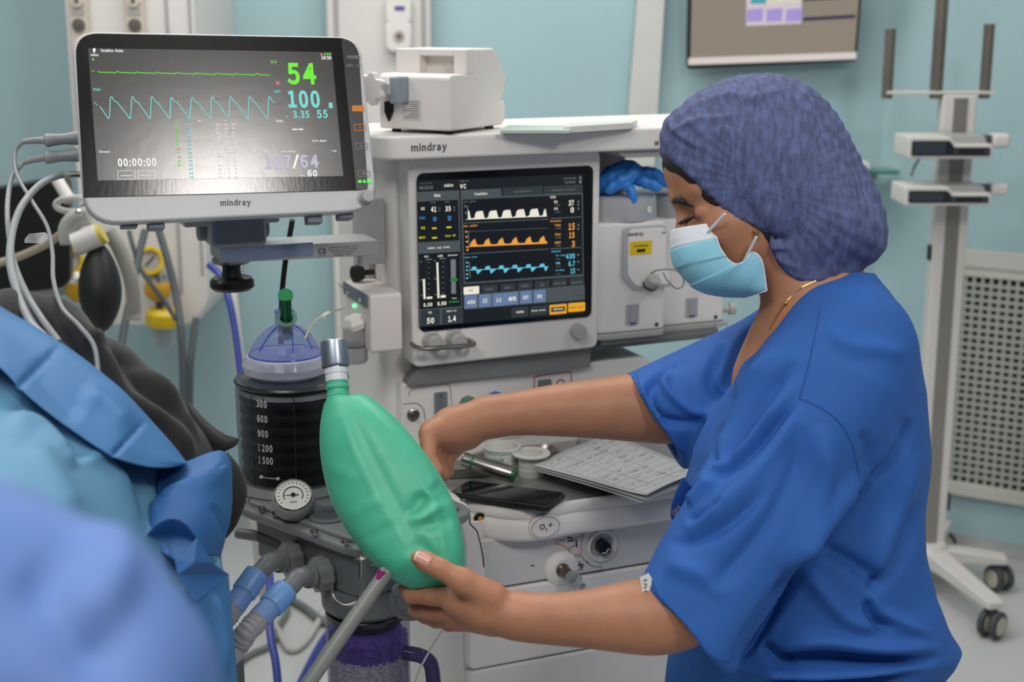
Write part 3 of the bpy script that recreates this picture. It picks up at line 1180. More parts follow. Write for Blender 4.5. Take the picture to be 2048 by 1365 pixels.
    mb.text('2', (bx - 0.0003, yb - 0.0005, bz - 0.0065), (1, 0, 0), (0, 0, 1), w=0.0036, h=0.0055)
    mb.text('+', (bx + 0.005, yb - 0.0005, bz - 0.001), (1, 0, 0), (0, 0, 1), w=0.0075, h=0.0075, bold=0.01)
    mb.build('badge_lettering', INK, bd, smooth=False)
    # black push button with amber middle
    yb2 = front[2][1] - 0.021
    x, z = mh(959, 1038, yb2)
    bt = MB().lathe([(0.0095, 0), (0.0095, 0.003), (0.008, 0.0045), (0.0, 0.0045)], (x, yb2 + 0.003, z), (0.1, -1, 0), 28).build('oxygen_flush_button', BLACK, T)
    MB().lathe([(0.0042, 0.0), (0.0042, 0.0055), (0.003, 0.0062), (0, 0.0062)], (x, yb2 + 0.003, z), (0.1, -1, 0), 20).build('amber_cap', mat('amber_plastic', (226, 158, 40), 0.35, noise=0.05), bt)
    # funnel with black selector
    x, z = mh(1203, 1091, YP)
    fu = MB().lathe([(0.026, 0.0), (0.0275, 0.003), (0.026, 0.006), (0.024, 0.006), (0.0145, -0.010), (0.0, -0.010)], (x, YP, z), (0, -1, 0), 36).build('selector_funnel', WHITE, pan)
    x2 = x - 0.001
    hexa = [(x2 + 0.0125 * math.cos(math.radians(60 * k + 20)), z + 0.014 * math.sin(math.radians(60 * k + 20))) for k in range(6)]
    sel = MB().prism(roundpoly(hexa, 0.004), 'y', YP - 0.016, YP + 0.009).build('selector_lever', BLACK, fu, bevel=0.002)
    MB().tube([(x2 - 0.006, YP - 0.0165, z - 0.0075), (x2 + 0.001, YP - 0.0165, z - 0.008), (x2 + 0.0065, YP - 0.0165, z - 0.001)], 0.0011, 6).build('selector_mark', mat('white_mark', (225, 225, 225), 0.4, noise=0.02), fu)
    # fresh gas outlet
    x, z = mh(1122, 1137, YP)
    ou = MB().lathe([(0.030, 0), (0.029, 0.004), (0.0245, 0.007), (0.0195, 0.008), (0.0185, 0.009), (0.0, 0.009)], (x, YP, z), (0, -1, 0), 36).build('gas_outlet', WHITE, pan)
    dirv = unit((0.12, -1, -0.1))
    a0 = np.array((x - 0.002, YP - 0.006, z + 0.001))
    MB().lathe([(0.0115, 0), (0.0115, 0.006), (0.0098, 0.008), (0.0098, 0.034), (0, 0.034)], a0, dirv, 24).build('outlet_tube', mat('bronze_metal', (112, 104, 92), 0.32, metal=0.9, noise=0.08), ou)
    MB().lathe([(0.0118, 0.030), (0.0118, 0.046), (0.006, 0.052), (0.006, 0.066), (0.0045, 0.066), (0.0045, 0.05)], a0, dirv, 24).build('clear_adapter', clear('clear_tip', (205, 212, 215), 0.25), ou)

    def printed(name, pts, r, m, close=True):
        q = [(a, YP - 0.0004, b) for a, b in [mh(u, v, YP - 0.0004) for u, v in pts]]
        return MB().tube(q, r, 5, closed=close).build(name, m, pan)
    z7b = lambda x, y: (1040 + x / 7.582, 1020 + y / 7.583)
    op = [z7b(*q) for q in ((550, 400), (770, 372), (990, 345), (960, 400), (935, 480), (925, 560), (932, 660), (790, 690), (760, 640), (730, 595), (680, 555), (620, 532), (550, 522))]
    printed('orange_outline', op, 0.0009, ORANGE)
    printed('orange_arc', [z7b(*q) for q in ((780, 690), (795, 740), (800, 790), (795, 840), (780, 880))], 0.0013, ORANGE, False)
    gp = [z7b(*q) for q in ((805, 712), (935, 700), (970, 760), (1020, 810), (1080, 848), (1150, 868), (1245, 865), (1245, 935), (1040, 965), (850, 992), (820, 890))]
    printed('grey_outline', gp, 0.0006, INK)
    mb = MB()
    for (a, b, c) in (((585, 470), (680, 455), 0.0006), ((715, 420), (800, 440), 0.0014), ((720, 480), (820, 470), 0.0012), ((850, 450), (860, 570), 0.0013), ((740, 590), (845, 540), 0.0005), ((830, 440), (960, 392), 0.0004),
                      ((870, 850), (960, 830), 0.0013), ((900, 790), (930, 900), 0.0011), ((920, 900), (970, 850), 0.0009), ((850, 930), (960, 905), 0.0005), ((1000, 790), (1030, 795), 0.001), ((165, 850), (215, 845), 0.0010)):
        q = [(s, YP - 0.0004, t) for s, t in [mh(*z7b(*e), YP - 0.0004) for e in (a, b)]]
        mb.tube(q, c, 5)
    mb.build('pictogram', DINK, pan)
    # --- hinge block at the left front corner
    bl = []
    for u, v in ((918, 1008), (936, 1010), (941, 1026), (943, 1047), (957, 1062), (964, 1090), (970, 1135), (971, 1160), (955, 1175), (930, 1160), (930, 1090), (922, 1050)):
        bl.append(mh(u, v, -0.315))
    hb = MB().prism(bl, 'y', -0.318, -0.25).build('hinge_block', WHITE, T, bevel=0.004)
    mb = MB()
    gl = [(939, 1027), (940, 1048), (954, 1062), (961, 1088), (966, 1115), (968, 1135)]
    q = [(a, -0.3188, b) for a, b in [mh(u, v, -0.3188) for u, v in gl]]
    MB().tube(q, 0.0009, 5).build('joint_line', GAP, hb)
    x, z = mh(927, 1012, -0.30)
    MB().lathe([(0.008, 0), (0.008, 0.008), (0.005, 0.008), (0.005, 0.013), (0, 0.013)], (x, -0.298, z - 0.004), (0, 0, 1), 18).build('hinge_screw', STEEL, hb)
    # --- gas module on the left side
    gx = -0.262

    def sd(u, v, x=gx):
        p = MF.hit(u, v, 'x', x)
        return p[1], p[2]
    (y0, z0), (y1, z1) = sd(692, 706), sd(741, 590)
    ya, za = sd(758, 708)
    za = sd(741, 707)[1]
    zt = sd(741, 592)[1]
    yl, yr = sd(690, 600)[0], sd(741, 650)[0]
    gm = MB().prism(rrect(min(yl, yr), max(yl, yr), za, zt, 0.006), 'x', -0.205, gx).build('gas_module', WHITE2, T, bevel=0.004)
    zb_ = sd(741, 620)[1]
    MB().prism(rrect(yr + 0.012, yl, zb_, zt - 0.002, 0.002), 'x', gx - 0.003, gx).build('module_panel', SLATE, gm, bevel=0.001)
    for u, v in ((695, 588), (720, 600)):
        y, z = sd(u, v, gx - 0.004)
        MB().tube([(gx - 0.0035, y, z + 0.003), (gx - 0.0035, y, z - 0.004)], 0.0028, 8).build('drop_symbol', mat('white_mark2', (225, 225, 225), 0.4, noise=0.02), gm)
    y, z = sd(707, 612, gx - 0.004)
    MB().ball((gx - 0.003, y, z), 0.0035).build('status_light', screen_mat('led_green', (90, 255, 140), 2.5), gm)
    y, z = sd(712, 640, gx - 0.01)
    wt_ = MB().lathe([(0.018, -0.055), (0.021, -0.05), (0.021, 0), (0.021, 0.012), (0.0, 0.012)], (gx - 0.012, y, z - 0.02), (0, 0, 1), 24).build('water_trap', clear('trap_clear', (215, 215, 215), 0.3), gm)
    MB().lathe([(0.0215, -0.026), (0.0215, -0.023), (0.0, -0.023)], (gx - 0.012, y, z - 0.02), (0, 0, 1), 24).build('trap_ring', INK, wt_)
    MB().lathe([(0.018, 0.0), (0.02, 0.01), (0.015, 0.02), (0.0, 0.022)], (gx - 0.012, y - 0.006, z - 0.012), (-0.3, -0.1, 1), 18, (6, 0.1)).build('trap_cap', WHITE, wt_)
    # black clamp screw and joint lines of the side
    y, z = sd(720, 546, -0.24)
    MB().lathe([(0.005, 0), (0.005, 0.02), (0.012, 0.021), (0.0145, 0.03), (0.013, 0.04), (0.006, 0.043), (0, 0.043)], (-0.215, y, z), (-1, -0.1, 0), 20, (7, 0.06)).build('clamp_screw', RUBBER, T)
    MB().box(-0.2072, -0.205, 0.06, 0.36, 1.08, 1.0812).build('side_joint', GREY, T)
    MB().prism(rrect(0.12, 0.22, 1.10, 1.335, 0.004), 'x', -0.216, -0.205).build('side_plate', MIDGREY, T, bevel=0.002)
    # vaporizer bar and shelf on the right
    MB().prism(roundpoly([(0.165, 0.02), (0.47, 0.03), (0.47, 0.2), (0.165, 0.2)], [0.02, 0.04, 0.02, 0.02]), 'z', 0.985, 0.998).build('vaporizer_shelf', mat('shelf_dark_grey', (104, 108, 108), 0.4, noise=0.05), T, bevel=0.004)
    MB().box(0.18, 0.47, 0.14, 0.2, 1.0, 1.02).build('vaporizer_bar', STEEL, T, bevel=0.003)
    # base with castors
    MB().prism(roundpoly([(-0.25, -0.32), (0.46, -0.32), (0.46, 0.46), (-0.25, 0.46)], 0.06), 'z', 0.09, 0.135).build('base', GREY, T, bevel=0.01)
    for x, y in ((-0.18, -0.24), (0.40, -0.24), (-0.18, 0.38), (0.40, 0.38)):
        MB().lathe([(0.0, -0.016), (0.035, -0.016), (0.045, -0.012), (0.045, 0.012), (0.035, 0.016), (0, 0.016)], (x, y, 0.045), (1, 0.3, 0), 24).build('castor', RUBBER, T)
    return T


MACHINE = build_machine()

# ------------------------------------------------------------------ patient monitor on its arm
KF = yaw_frame(P(438.3, 227.5, 2.15), 22.79, 18.55, -1.609)


def kh(u, v, y=0.0):
    p = KF.hit(u, v, 'y', y)
    return p[0], p[2]


def build_monitor():
    T = thing('patient_monitor', 'wide grey patient monitor with glare on its dark screen, reading 54 and 100', 'monitor', KF)
    c = [kh(*q) for q in ((172, 448), (758, 420), (722, 72), (144, 60))]
    out = roundpoly(c, [0.052, 0.052, 0.036, 0.036], 7)
    frame = mat('monitor_grey', (204, 205, 207), 0.38, noise=0.02)
    MB().prism(out, 'y', 0.004, 0.03).build('front_frame', frame, T, bevel=0.004, seg=3)
    MB().prism(out, 'y', 0.03, 0.085, 0.9).build('rear_shell', BLUEGREY, T, bevel=0.006, seg=3)
    # black glass over the upper front
    gl = [kh(*q) for q in ((168, 394), (736, 379), (716, 76), (150, 66))]
    glass = MB().prism(roundpoly(gl, [0.001, 0.004, 0.034, 0.034], 7), 'y', 0.0015, 0.008).build('front_glass', mat('monitor_glass', (8, 9, 9), 0.15, spec=0.5, noise=0.2, nscale=40, bump=0.015, bscale=90, stretch=(2, 1, 0.8)), T)
    sp_ = [kh(*q) for q in ((728, 378), (737, 378), (716, 78), (683, 73), (714, 378))]
    MB().add([(x, 0.0012, z) for x, z in (kh(713, 379), kh(735, 379), kh(718, 115), kh(711, 95), kh(700, 82), kh(683, 75))], [[0, 1, 2, 3, 4, 5]]).build('key_strip', mat('key_strip_glass', (26, 27, 29), 0.3, spec=0.6, noise=0.05), glass)
    lcd = MB().add([(x, 0.001, z) for x, z in (kh(196, 361), kh(687, 352), kh(664, 104), kh(176, 96))], [[0, 1, 2, 3]])
    lcd = lcd.build('display', mat('lcd_panel', (34, 34, 35), 0.215, spec=1.0, emit=(60, 60, 62), es=0.10, noise=0.12, nscale=50, bump=0.02, bscale=60), T)
    Y = 0.0004
    za = lambda x, y: (140 + x / 6.0235, 50 + y / 6.0235)          # four close looks at the display
    zb = lambda x, y: (470 + x / 6.5, 50 + y / 6.5)
    zc = lambda x, y: (140 + x / 5.688, 230 + y / 5.688)
    zd = lambda x, y: (440 + x / 5.25, 220 + y / 5.25)

    def tx(mb, s, a, b, bold=0.012):
        (xa, z0), (xb, z1) = kh(*a), kh(*b)
        mb.text(s, (xa, Y, min(z0, z1)), (1, 0, 0), (0, 0, 1), w=abs(xb - xa), h=abs(z1 - z0), bold=bold)

    def poly(mb, pts):
        q = [kh(*p) for p in pts]
        a2 = sum(q[i][0] * q[(i + 1) % len(q)][1] - q[(i + 1) % len(q)][0] * q[i][1] for i in range(len(q)))
        f = list(range(len(q)))
        mb.add([(x, Y, z) for x, z in q], [f if a2 > 0 else f[::-1]])

    def line(mb, pts, w):
        q = np.array([kh(*p) for p in pts])
        t = np.gradient(q, axis=0)
        n = np.stack([-t[:, 1], t[:, 0]], -1)
        n /= np.maximum(np.linalg.norm(n, axis=1), 1e-9)[:, None]
        g = np.stack([np.column_stack([(q - n * w)[:, 0], np.full(len(q), Y), (q - n * w)[:, 1]]),
                      np.column_stack([(q + n * w)[:, 0], np.full(len(q), Y), (q + n * w)[:, 1]])], 1)
        mb.grid(g, flip=True)
    green, cyan, white, lil, red, dim = MB(), MB(), MB(), MB(), MB(), MB()
    # ECG trace
    pts = [za(335, 555), za(352, 570)]
    x = 352
    while x < 2420:
        b = 570 + (x - 352) * 0.0165
        for dx, dy in ((60, 0), (150, 2), (168, 8), (178, -4), (186, 16), (198, 2), (228, -12), (240, 0)):
            pts.append(za(x + dx, b + dy))
        x += 239
    pts = [p for p in pts if p[0] < 543]
    line(green, pts, 0.00055)
    line(green, [za(265, 557), za(295, 552)], 0.0005)
    # plethysmogram
    line(cyan, [za(296, 932), za(330, 968)], 0.0005)
    pts = [za(362, 980), za(440, 1095), za(456, 1122)]
    x = 466
    k = 0
    xs = [466, 724, 960, 1196, 1438, 1686, 1908, 2137, 2374]
    for i, x in enumerate(xs):
        w = (xs[i + 1] - x) if i + 1 < len(xs) else 238
        cyc = [(0.0, 1126), (0.03, 1110), (0.06, 1000), (0.08, 890), (0.12, 866), (0.17, 872), (0.24, 905), (0.32, 928), (0.39, 930), (0.5, 965), (0.7, 1028), (0.86, 1080), (0.95, 1118)]
        for t, y in cyc:
            if i == len(xs) - 1 and t > 0.4:
                break
            pts.append(za(x + t * w, y + (10 if i in (3, 4) and 0.05 < t < 0.3 else 0)))
    line(cyan, spline(pts, 3), 0.00065)
    # numbers
    tx(green, '54', zb(686, 776), zb(1040, 496), 0.02)
    tx(cyan, '100', zb(700, 1080), zb(1092, 850), 0.02)
    tx(cyan, '3.35', zb(758, 1212), zb(962, 1115), 0.015)
    tx(cyan, '55', zb(1068, 1212), zb(1200, 1105), 0.02)
    poly(cyan, [zb(1218, 1010), zb(1265, 1010), zb(1272, 1080), zb(1224, 1080)])
    tx(cyan, 'IP', zb(668, 1208), zb(694, 1182))
    tx(cyan, 'SpO2', zb(508, 888), zb(590, 845))
    tx(green, 'ECG', zb(472, 498), zb(540, 462))
    tx(green, '100%', zb(1160, 388), zb(1245, 362))
    tx(white, '18:50', zb(1125, 448), zb(1250, 400), 0.03)
    tx(white, 'Resp', zb(543, 1272), zb(620, 1232))
    poly(red, [zb(1112, 372), zb(1138, 368), zb(1140, 392), zb(1114, 394)])
    tx(red, 'X', zb(526, 778), zb(585, 732), 0.03)
    tx(dim, 'x', za(1198, 460), za(1238, 418), 0.01)
    for a, b in ((zb(745, 1348), zb(808, 1366)), (zb(824, 1348), zb(887, 1366))):
        poly(white, [a, (b[0], a[1]), b, (a[0], b[1])])
    tx(dim, 'bpm', zb(478, 540), zb(532, 522))
    tx(dim, 'PR', zb(566, 1032), zb(608, 1012))
    # patient line
    tx(white, 'Paramètre d\'usine', za(375, 325), za(640, 285), 0.02)
    tx(white, 'Adulte', za(248, 375), za(342, 343), 0.02)
    poly(white, [za(285, 278), za(302, 278), za(312, 300), za(306, 312), za(300, 334), za(284, 334), za(280, 312), za(272, 300)])
    tx(green, 'II', za(266, 428), za(290, 400), 0.02)
    tx(cyan, 'Pleth', za(284, 795), za(365, 758), 0.02)
    # stop clock and pressures
    tx(white, 'Chrono1', zc(330, 432), zc(455, 402), 0.02)
    tx(white, '00:00:00', zc(548, 588), zc(978, 490), 0.012)
    for x0, x1 in ((545, 745), (772, 970)):
        for a, b in (((x0, 632), (x1, 637)), ((x0, 730), (x1, 735)), ((x0, 632), (x0 + 6, 735)), ((x1 - 6, 632), (x1, 735))):
            p, q = zc(*a), zc(*b)
            poly(white, [p, (q[0], p[1]), q, (p[0], q[1])])
    tx(white, 'Démarrer', zc(580, 700), zc(715, 676))
    tx(white, 'Réinitialiser', zc(792, 698), zc(945, 674))
    tx(lil, '127', zd(480, 622), zd(740, 472), 0.0)
    tx(lil, '64', zd(848, 612), zd(1030, 468), 0.0)
    poly(white, [zd(762, 616), zd(786, 616), zd(830, 468), zd(806, 468)])
    tx(white, '60', zd(922, 702), zd(1018, 628), 0.02)
    tx(white, 'PNI', zd(328, 446), zd(375, 416), 0.02)
    tx(white, 'Moy.', zd(848, 704), zd(903, 682), 0.01)
    tx(white, '@18:45', zd(430, 446), zd(503, 426))
    tx(white, 'Dernière manuelle...', zd(630, 446), zd(812, 422))
    tx(white, '5 min', zd(1168, 440), zd(1222, 418))
    tx(white, 'Source: Manuel', zd(968, 334), zd(1116, 310))
    # list of earlier readings
    tx(green, 'FC', zc(1198, 80), zc(1232, 58))
    tx(cyan, 'SpO2', zc(1314, 82), zc(1368, 56))
    tx(white, 'FR', zc(1458, 80), zc(1484, 58))
    tx(white, 'PNI', zc(1760, 80), zc(1786, 58))
    rows = (('127', '68', '76'), ('125', '69', '82'), ('124', '65', '76'), ('126', '76', '87'), ('118', '72', '83'), ('127', '63', '80'), ('121', '55', '76'), ('122', '56', '75'), ('123', '58', '73'), ('122', '56', '72'), ('116', '51', '69'), ('118', '73', '89'), ('120', '78', '94'), ('121', '80', '96'))
    for i, r in enumerate(rows):
        y = 110 + 46 * i
        s = 3.2 * i
        hl = i in (6, 8)
        if i < 11:
            tx(red if hl else green, ['59', '58', '57', '56', '55', '56', '49', '52', '49', '53', '54'][i], zc(1198 + s, y + 14), zc(1232 + s, y - 12), 0.03)
        tx(cyan, ['99', '100', '99', '100', '100', '100', '99', '99', '99', '99', '98', '99', '99', '99'][i], zc(1322 + s, y + 14), zc(1366 + s, y - 12), 0.03)
        tx(white, r[0], zc(1654 + s, y + 12), zc(1692 + s, y - 12), 0.02)
        tx(white, '/', zc(1716 + s, y + 14), zc(1728 + s, y - 12), 0.02)
        tx(white, r[1], zc(1756 + s, y + 12), zc(1784 + s, y - 12), 0.02)
        tx(white, r[2], zc(1842 + s, y + 12), zc(1870 + s, y - 12), 0.02)
    for mb, n, c_, e in ((green, 'green_writing', (118, 255, 44), 0.8), (cyan, 'cyan_writing', (130, 240, 232), 0.75), (white, 'white_writing', (250, 250, 250), 0.9), (lil, 'lilac_writing', (186, 182, 204), 1.0), (red, 'red_writing', (255, 130, 140), 0.8), (dim, 'dim_writing', (150, 150, 155), 0.4)):
        tag(mb.build(n, screen_mat('monitor_' + n, c_, e, 0.45), lcd, smooth=False), kind='stuff')
    # keys on the right strip
    Y = 0.0002
    ze = lambda x, y: (470 + x / 6.5, 50 + y / 6.5)

    def key(name, u, v, m, ring, w=0.0095, h=0.0046):
        x, z = kh(u, v)
        if not ring:
            return MB().prism(rrect(x - w, x + w, z - h, z + h, 0.002), 'y', -0.0005, 0.002).build(name, m, T)
        a = MB()
        p = rrect(x - w, x + w, z - h, z + h, 0.0018)
        a.tube([(q[0], 0.0003, q[1]) for q in p], 0.0006, 5, closed=True)
        return a.build(name, m, T)
    amber = screen_mat('key_amber', (214, 122, 30), 0.8)
    greyk = screen_mat('key_grey', (150, 150, 152), 0.5)
    MB().prism(rrect(kh(693, 114)[0], kh(720, 114)[0], kh(706, 118)[1], kh(706, 111)[1], 0.0025), 'y', 0.0, 0.002).build('alarm_lamp', mat('lamp_grey', (104, 106, 110), 0.3, noise=0.05), T)
    mb = MB()
    (xa, z0), (xb, z1) = kh(693, 133), kh(722, 128)
    mb.text('uMEC 150', (xa, 0.0006, z0), (1, 0, 0), (0, 0, 1), w=xb - xa, h=0.0042, bold=0.01)
    tag(mb.build('model_lettering', greyk, T, smooth=False), kind='stuff')
    key('alarm_key', 716, 217, amber, False)
    k1 = key('pause_key', 720, 255, amber, True)
    k2 = key('freeze_key', 723, 292, greyk, True)
    k3 = key('menu_key', 728, 347, greyk, True)
    for k_, (u, v), s in ((k1, (720, 255), 'A'), (k2, (723, 292), 'N'), (k3, (728, 347), '=')):
        x, z = kh(u, v)
        tag(MB().text(s, (x, 0.0003, z - 0.002), (1, 0, 0), (0, 0, 1), w=0.005, h=0.004, align='c').build('key_symbol', greyk, k_, smooth=False), kind='stuff')
    led = screen_mat('led_green2', (60, 235, 80), 1.2)
    for u, v, w in ((720, 363, 0.0028), (729, 363, 0.002), (738, 363, 0.003)):
        x, z = kh(u, v)
        MB().prism(rrect(x - w, x + w, z - 0.0022, z + 0.0022, 0.0019 if u < 725 else 0.0008), 'y', 0.0, 0.002).build('status_light', led, T)
    # lower bar: maker's name and rotary knob
    mb = MB()
    (xa, z0), (xb, z1) = kh(442, 412), kh(502, 399)
    mb.text('mindray', (xa, 0.0034, z0 - 0.002), (1, 0, 0), (0, 0, 1), w=xb - xa, h=0.0125, bold=0.015)
    tag(mb.build('lettering', INK, T, smooth=False), kind='stuff')
    x, z = kh(732, 396)
    MB().lathe([(0.0135, 0), (0.0135, 0.002), (0.012, 0.002), (0.0105, 0.003), (0.0102, 0.016), (0.0085, 0.019), (0, 0.019)], (x, 0.004, z), (0, -1, 0), 30).build('rotary_knob', MIDGREY, T)
    # feet and latch plates on the underside
    for u, v in ((258, 448), (312, 452), (628, 440), (690, 432)):
        x, z = kh(u, v, 0.03)
        MB().box(x - 0.012, x + 0.012, 0.022, 0.045, z - 0.006, z + 0.012).build('foot', SLATE, T, bevel=0.002)
    # plug sockets on the left flank
    return T


MON = build_monitor()


def build_arm():
    T = thing('monitor_bracket', 'grey steel arm with black hand wheel carrying the patient monitor', 'monitor arm', MF)
    yf = -0.03
    xl, zt = mh(440, 497, yf)
    zb = mh(440, 527, yf)[1]
    xr = mh(757, 485, yf)[0]
    steel = mat('arm_grey', (176, 178, 178), 0.4, noise=0.03)
    yb = yf + 0.085
    MB().prism([(xl, zb), (xr, mh(757, 511, yf)[1]), (xr, mh(757, 481, yf)[1]), (xl, zt)], 'y', yf, yb).build('bar', steel, T, bevel=0.0015)
    # blue foil stripe and approval print
    x2 = mh(626, 500, yf)[0]
    MB().prism([(xl + 0.001, zb + 0.001), (x2, zb + 0.002), (x2, zt + 0.0005), (xl + 0.001, zt)], 'y', yf - 0.0006, yf).build('blue_strip', mat('blue_foil', (132, 148, 176), 0.4, noise=0.05), T)
    mb = MB()
    xa, za = mh(637, 508, yf - 0.001)
    mb.text('CE', (xa, yf - 0.0012, za), (1, 0, 0), (0, 0, 1), w=0.0135, h=0.009, bold=0.02)
    mb.text('0123', (xa + 0.001, yf - 0.0012, za - 0.004), (1, 0, 0), (0, 0, 1), w=0.011, h=0.002)
    for i, s in enumerate(('SHENZHEN MINDRAY BIO-MEDICAL CO., LTD', 'Mindray Building, Keji 12th Road South', 'High-tech Industrial Park, Nanshan', 'Shenzhen, China')):
        w = (0.048, 0.048, 0.038, 0.028)[i]
        mb.text(s, (xa + 0.042, yf - 0.0012, za + 0.0075 - 0.0042 * i), (1, 0, 0), (0, 0, 1), w=w, h=0.0026, align='c')
    tag(mb.build('approval_print', INK, T, smooth=False), kind='stuff')
    # clamp plate on the machine's side
    MB().box(xr - 0.012, -0.206, yb, yb + 0.02, zb - 0.035, zt + 0.055).build('clamp_plate', steel, T, bevel=0.002)
    # swivel: saddle, side screws, washer and hand wheel
    cx, cz = mh(470, 480, 0.0)
    yc = yf + 0.042
    MB().prism(roundpoly([(cx - 0.045, zt), (cx + 0.045, zt), (cx + 0.045, zt + 0.045), (cx - 0.045, zt + 0.045)], [0.01, 0.01, 0.003, 0.003]), 'y', yf - 0.002, yb).build('saddle', MIDGREY, T, bevel=0.003)
    MB().prism(roundpoly([(cx - 0.040, zt + 0.007), (cx + 0.040, zt + 0.007), (cx + 0.040, zt + 0.048), (cx - 0.040, zt + 0.048)], [0.008, 0.008, 0.003, 0.003]), 'y', yf - 0.008, yf).build('saddle_pad', SLATE, T, bevel=0.002)
    MB().prism(roundpoly([(cx - 0.085, zt + 0.036), (cx + 0.068, zt + 0.036), (cx + 0.068, zt + 0.055), (cx - 0.085, zt + 0.055)], 0.004), 'y', yf, yb - 0.01).build('mount_plate', MIDGREY, T, bevel=0.003)
    for sx in (-1, 1):
        MB().lathe([(0.0, 0), (0.014, 0), (0.015, 0.003), (0.015, 0.012), (0.012, 0.014), (0, 0.014)], (cx + sx * 0.044, yc, zt + 0.022), (sx, 0, 0), 20).build('pivot_screw', BLUEGREY, T)
    wx, _ = mh(464, 560, yc)
    MB().lathe([(0.0, 0), (0.031, 0), (0.031, -0.006), (0.029, -0.008), (0, -0.008)], (wx, yc, zb), (0, 0, 1), 30).build('washer', STEEL, T)
    MB().lathe([(0.0, -0.008), (0.0155, -0.008), (0.0145, -0.018), (0.0165, -0.030), (0.024, -0.035), (0.032, -0.032), (0.036, -0.037), (0.036, -0.047), (0.031, -0.052), (0.0, -0.05)], (wx, yc, zb), (0, 0, 1), 36).build('hand_wheel', BLACK, T)
    return T


ARM = build_arm()

# ------------------------------------------------------------------ things on the top shelf
ZT = 1.399


def build_shelf_things():
    # syringe pump seen from behind, with carrying handle, clamp knob and rating plate
    c = MF.wor(MF.hit(880, 268, 'z', ZT))
    # near vertical edge of the case stands at pixel (895,268)
    PF = yaw_frame(MF.wor(MF.hit(897, 271, 'z', ZT)), 10)
    T = thing('syringe_pump', 'white syringe pump seen from behind, standing on the top shelf', 'pump', PF)
    wht = mat('pump_white', (232, 226, 222), 0.45, noise=0.02)
    w, h1, h2 = 0.112, 0.098, 0.138          # width of the back, height of the shoulder, height of the top
    prof = [(0.0, 0.006), (0.17, 0.006), (0.178, 0.012), (0.182, 0.034), (0.178, 0.048), (0.166, 0.046), (0.17, 0.056), (0.178, 0.062), (0.174, 0.074), (0.186, 0.082), (0.182, 0.09), (0.142, h2), (0.078, h2), (0.078, h1), (0.006, h1), (0.0, h1 - 0.006)]
    # the case runs back to the right; profile seen from its right side
    side = yaw_frame(PF.o, 10)
    fb = MB()
    up = 38
    # local: x to the right-deep side (length), y to the left-deep side (width)
    L = yaw_frame(MF.wor(MF.hit(905, 271, 'z', ZT)), 60)
    T.matrix_world = L.M()
    FR[T.name] = L
    MB().prism([(a, b) for a, b in prof], 'y', 0.004, w + 0.035).build('case', wht, T, bevel=0.005, seg=3)
    # carrying handle: two posts and a grip bar in front of the raised block, open between them
    w2 = w + 0.035
    hb_ = MB()
    hb_.box(0.052, 0.080, 0.004, 0.030, h1 - 0.002, h2)
    hb_.box(0.052, 0.080, 0.098, w2, h1 - 0.002, h2)
    hb_.box(0.052, 0.080, 0.029, 0.099, h2 - 0.012, h2)
    hb_.build('carry_handle', wht, T, bevel=0.003)
    # rating plate
    rp = MB().prism(rrect(0.062, 0.098, 0.022, 0.056, 0.001), 'x', -0.001, 0.001).build('rating_plate', mat('plate_white', (205, 204, 200), 0.5, noise=0.02), T)
    mb = MB()
    for k in range(8):
        mb.box(-0.0014, -0.001, 0.066, 0.094 - 0.006 * (k % 3), 0.026 + 0.0037 * k, 0.0268 + 0.0037 * k)
    tag(mb.build('plate_print', INK, rp, smooth=False), kind='stuff')
    # clamp with star knob, black cone below it
    MB().prism(roundpoly([(-0.03, 0.050), (0.002, 0.050), (0.002, h1 - 0.004), (-0.03, h1 - 0.004)], 0.004), 'y', 0.085, 0.105).build('clamp_jaw', BLUEGREY, T, bevel=0.004)
    a = np.linspace(0, 2 * np.pi, 56, endpoint=False)
    star = [(0.135 + (0.025 + 0.0035 * math.cos(7 * t)) * math.cos(t), 0.074 + (0.025 + 0.0035 * math.cos(7 * t)) * math.sin(t)) for t in a]
    MB().prism(star, 'x', -0.045, -0.03).build('star_knob', wht, T, bevel=0.002)
    MB().box(-0.034, 0.002, 0.10, 0.14, 0.064, 0.084).build('clamp_screw', MIDGREY, T, bevel=0.003)
    MB().prism([(0.132, 0.052), (0.116, 0.052), (0.116, 0.034), (0.124, 0.018), (0.132, 0.034)], 'x', -0.006, 0.0).build('mains_socket', BLACK, T, bevel=0.001)
    for x, y in ((0.02, 0.02), (0.02, 0.125), (0.15, 0.02), (0.15, 0.125)):
        MB().lathe([(0.008, 0.0), (0.008, 0.007), (0, 0.007)], (x, y, 0.0), (0, 0, 1), 14).build('rubber_foot', RUBBER, T)
    # sterile packs lying on the shelf
    pg = mat('pack_green_white', (196, 210, 202), 0.35, noise=0.06, nscale=30)
    pw = mat('pack_white', (222, 223, 218), 0.4, noise=0.03, nscale=30)

    def pack(name, pts, th, m, label, y0=ZT):
        # pixels of the pack's outline on the shelf
        q = [MF.wor(MF.hit(u, v, 'z', y0))[:2] for u, v in pts]
        ob = MB().prism(roundpoly(q, 0.004), 'z', y0, y0 + th).build(name, m, bevel=0.002)
        return tag(ob, label, 'package', 'sterile packs on the shelf')
    pack('sterile_pack', [(1000, 268), (1140, 268), (1150, 259), (1015, 258)], 0.007, pg, 'flat pale green sterile pack beside the syringe pump on the shelf')
    o = pack('sterile_pack', [(1125, 267), (1265, 258), (1275, 252), (1140, 258)], 0.011, pw, 'flat white sterile pack at the right on the top shelf')
    ob = MB().box(0, 0.012, -0.0006, 0.0, 0.001, 0.0055)
    return T


build_shelf_things()


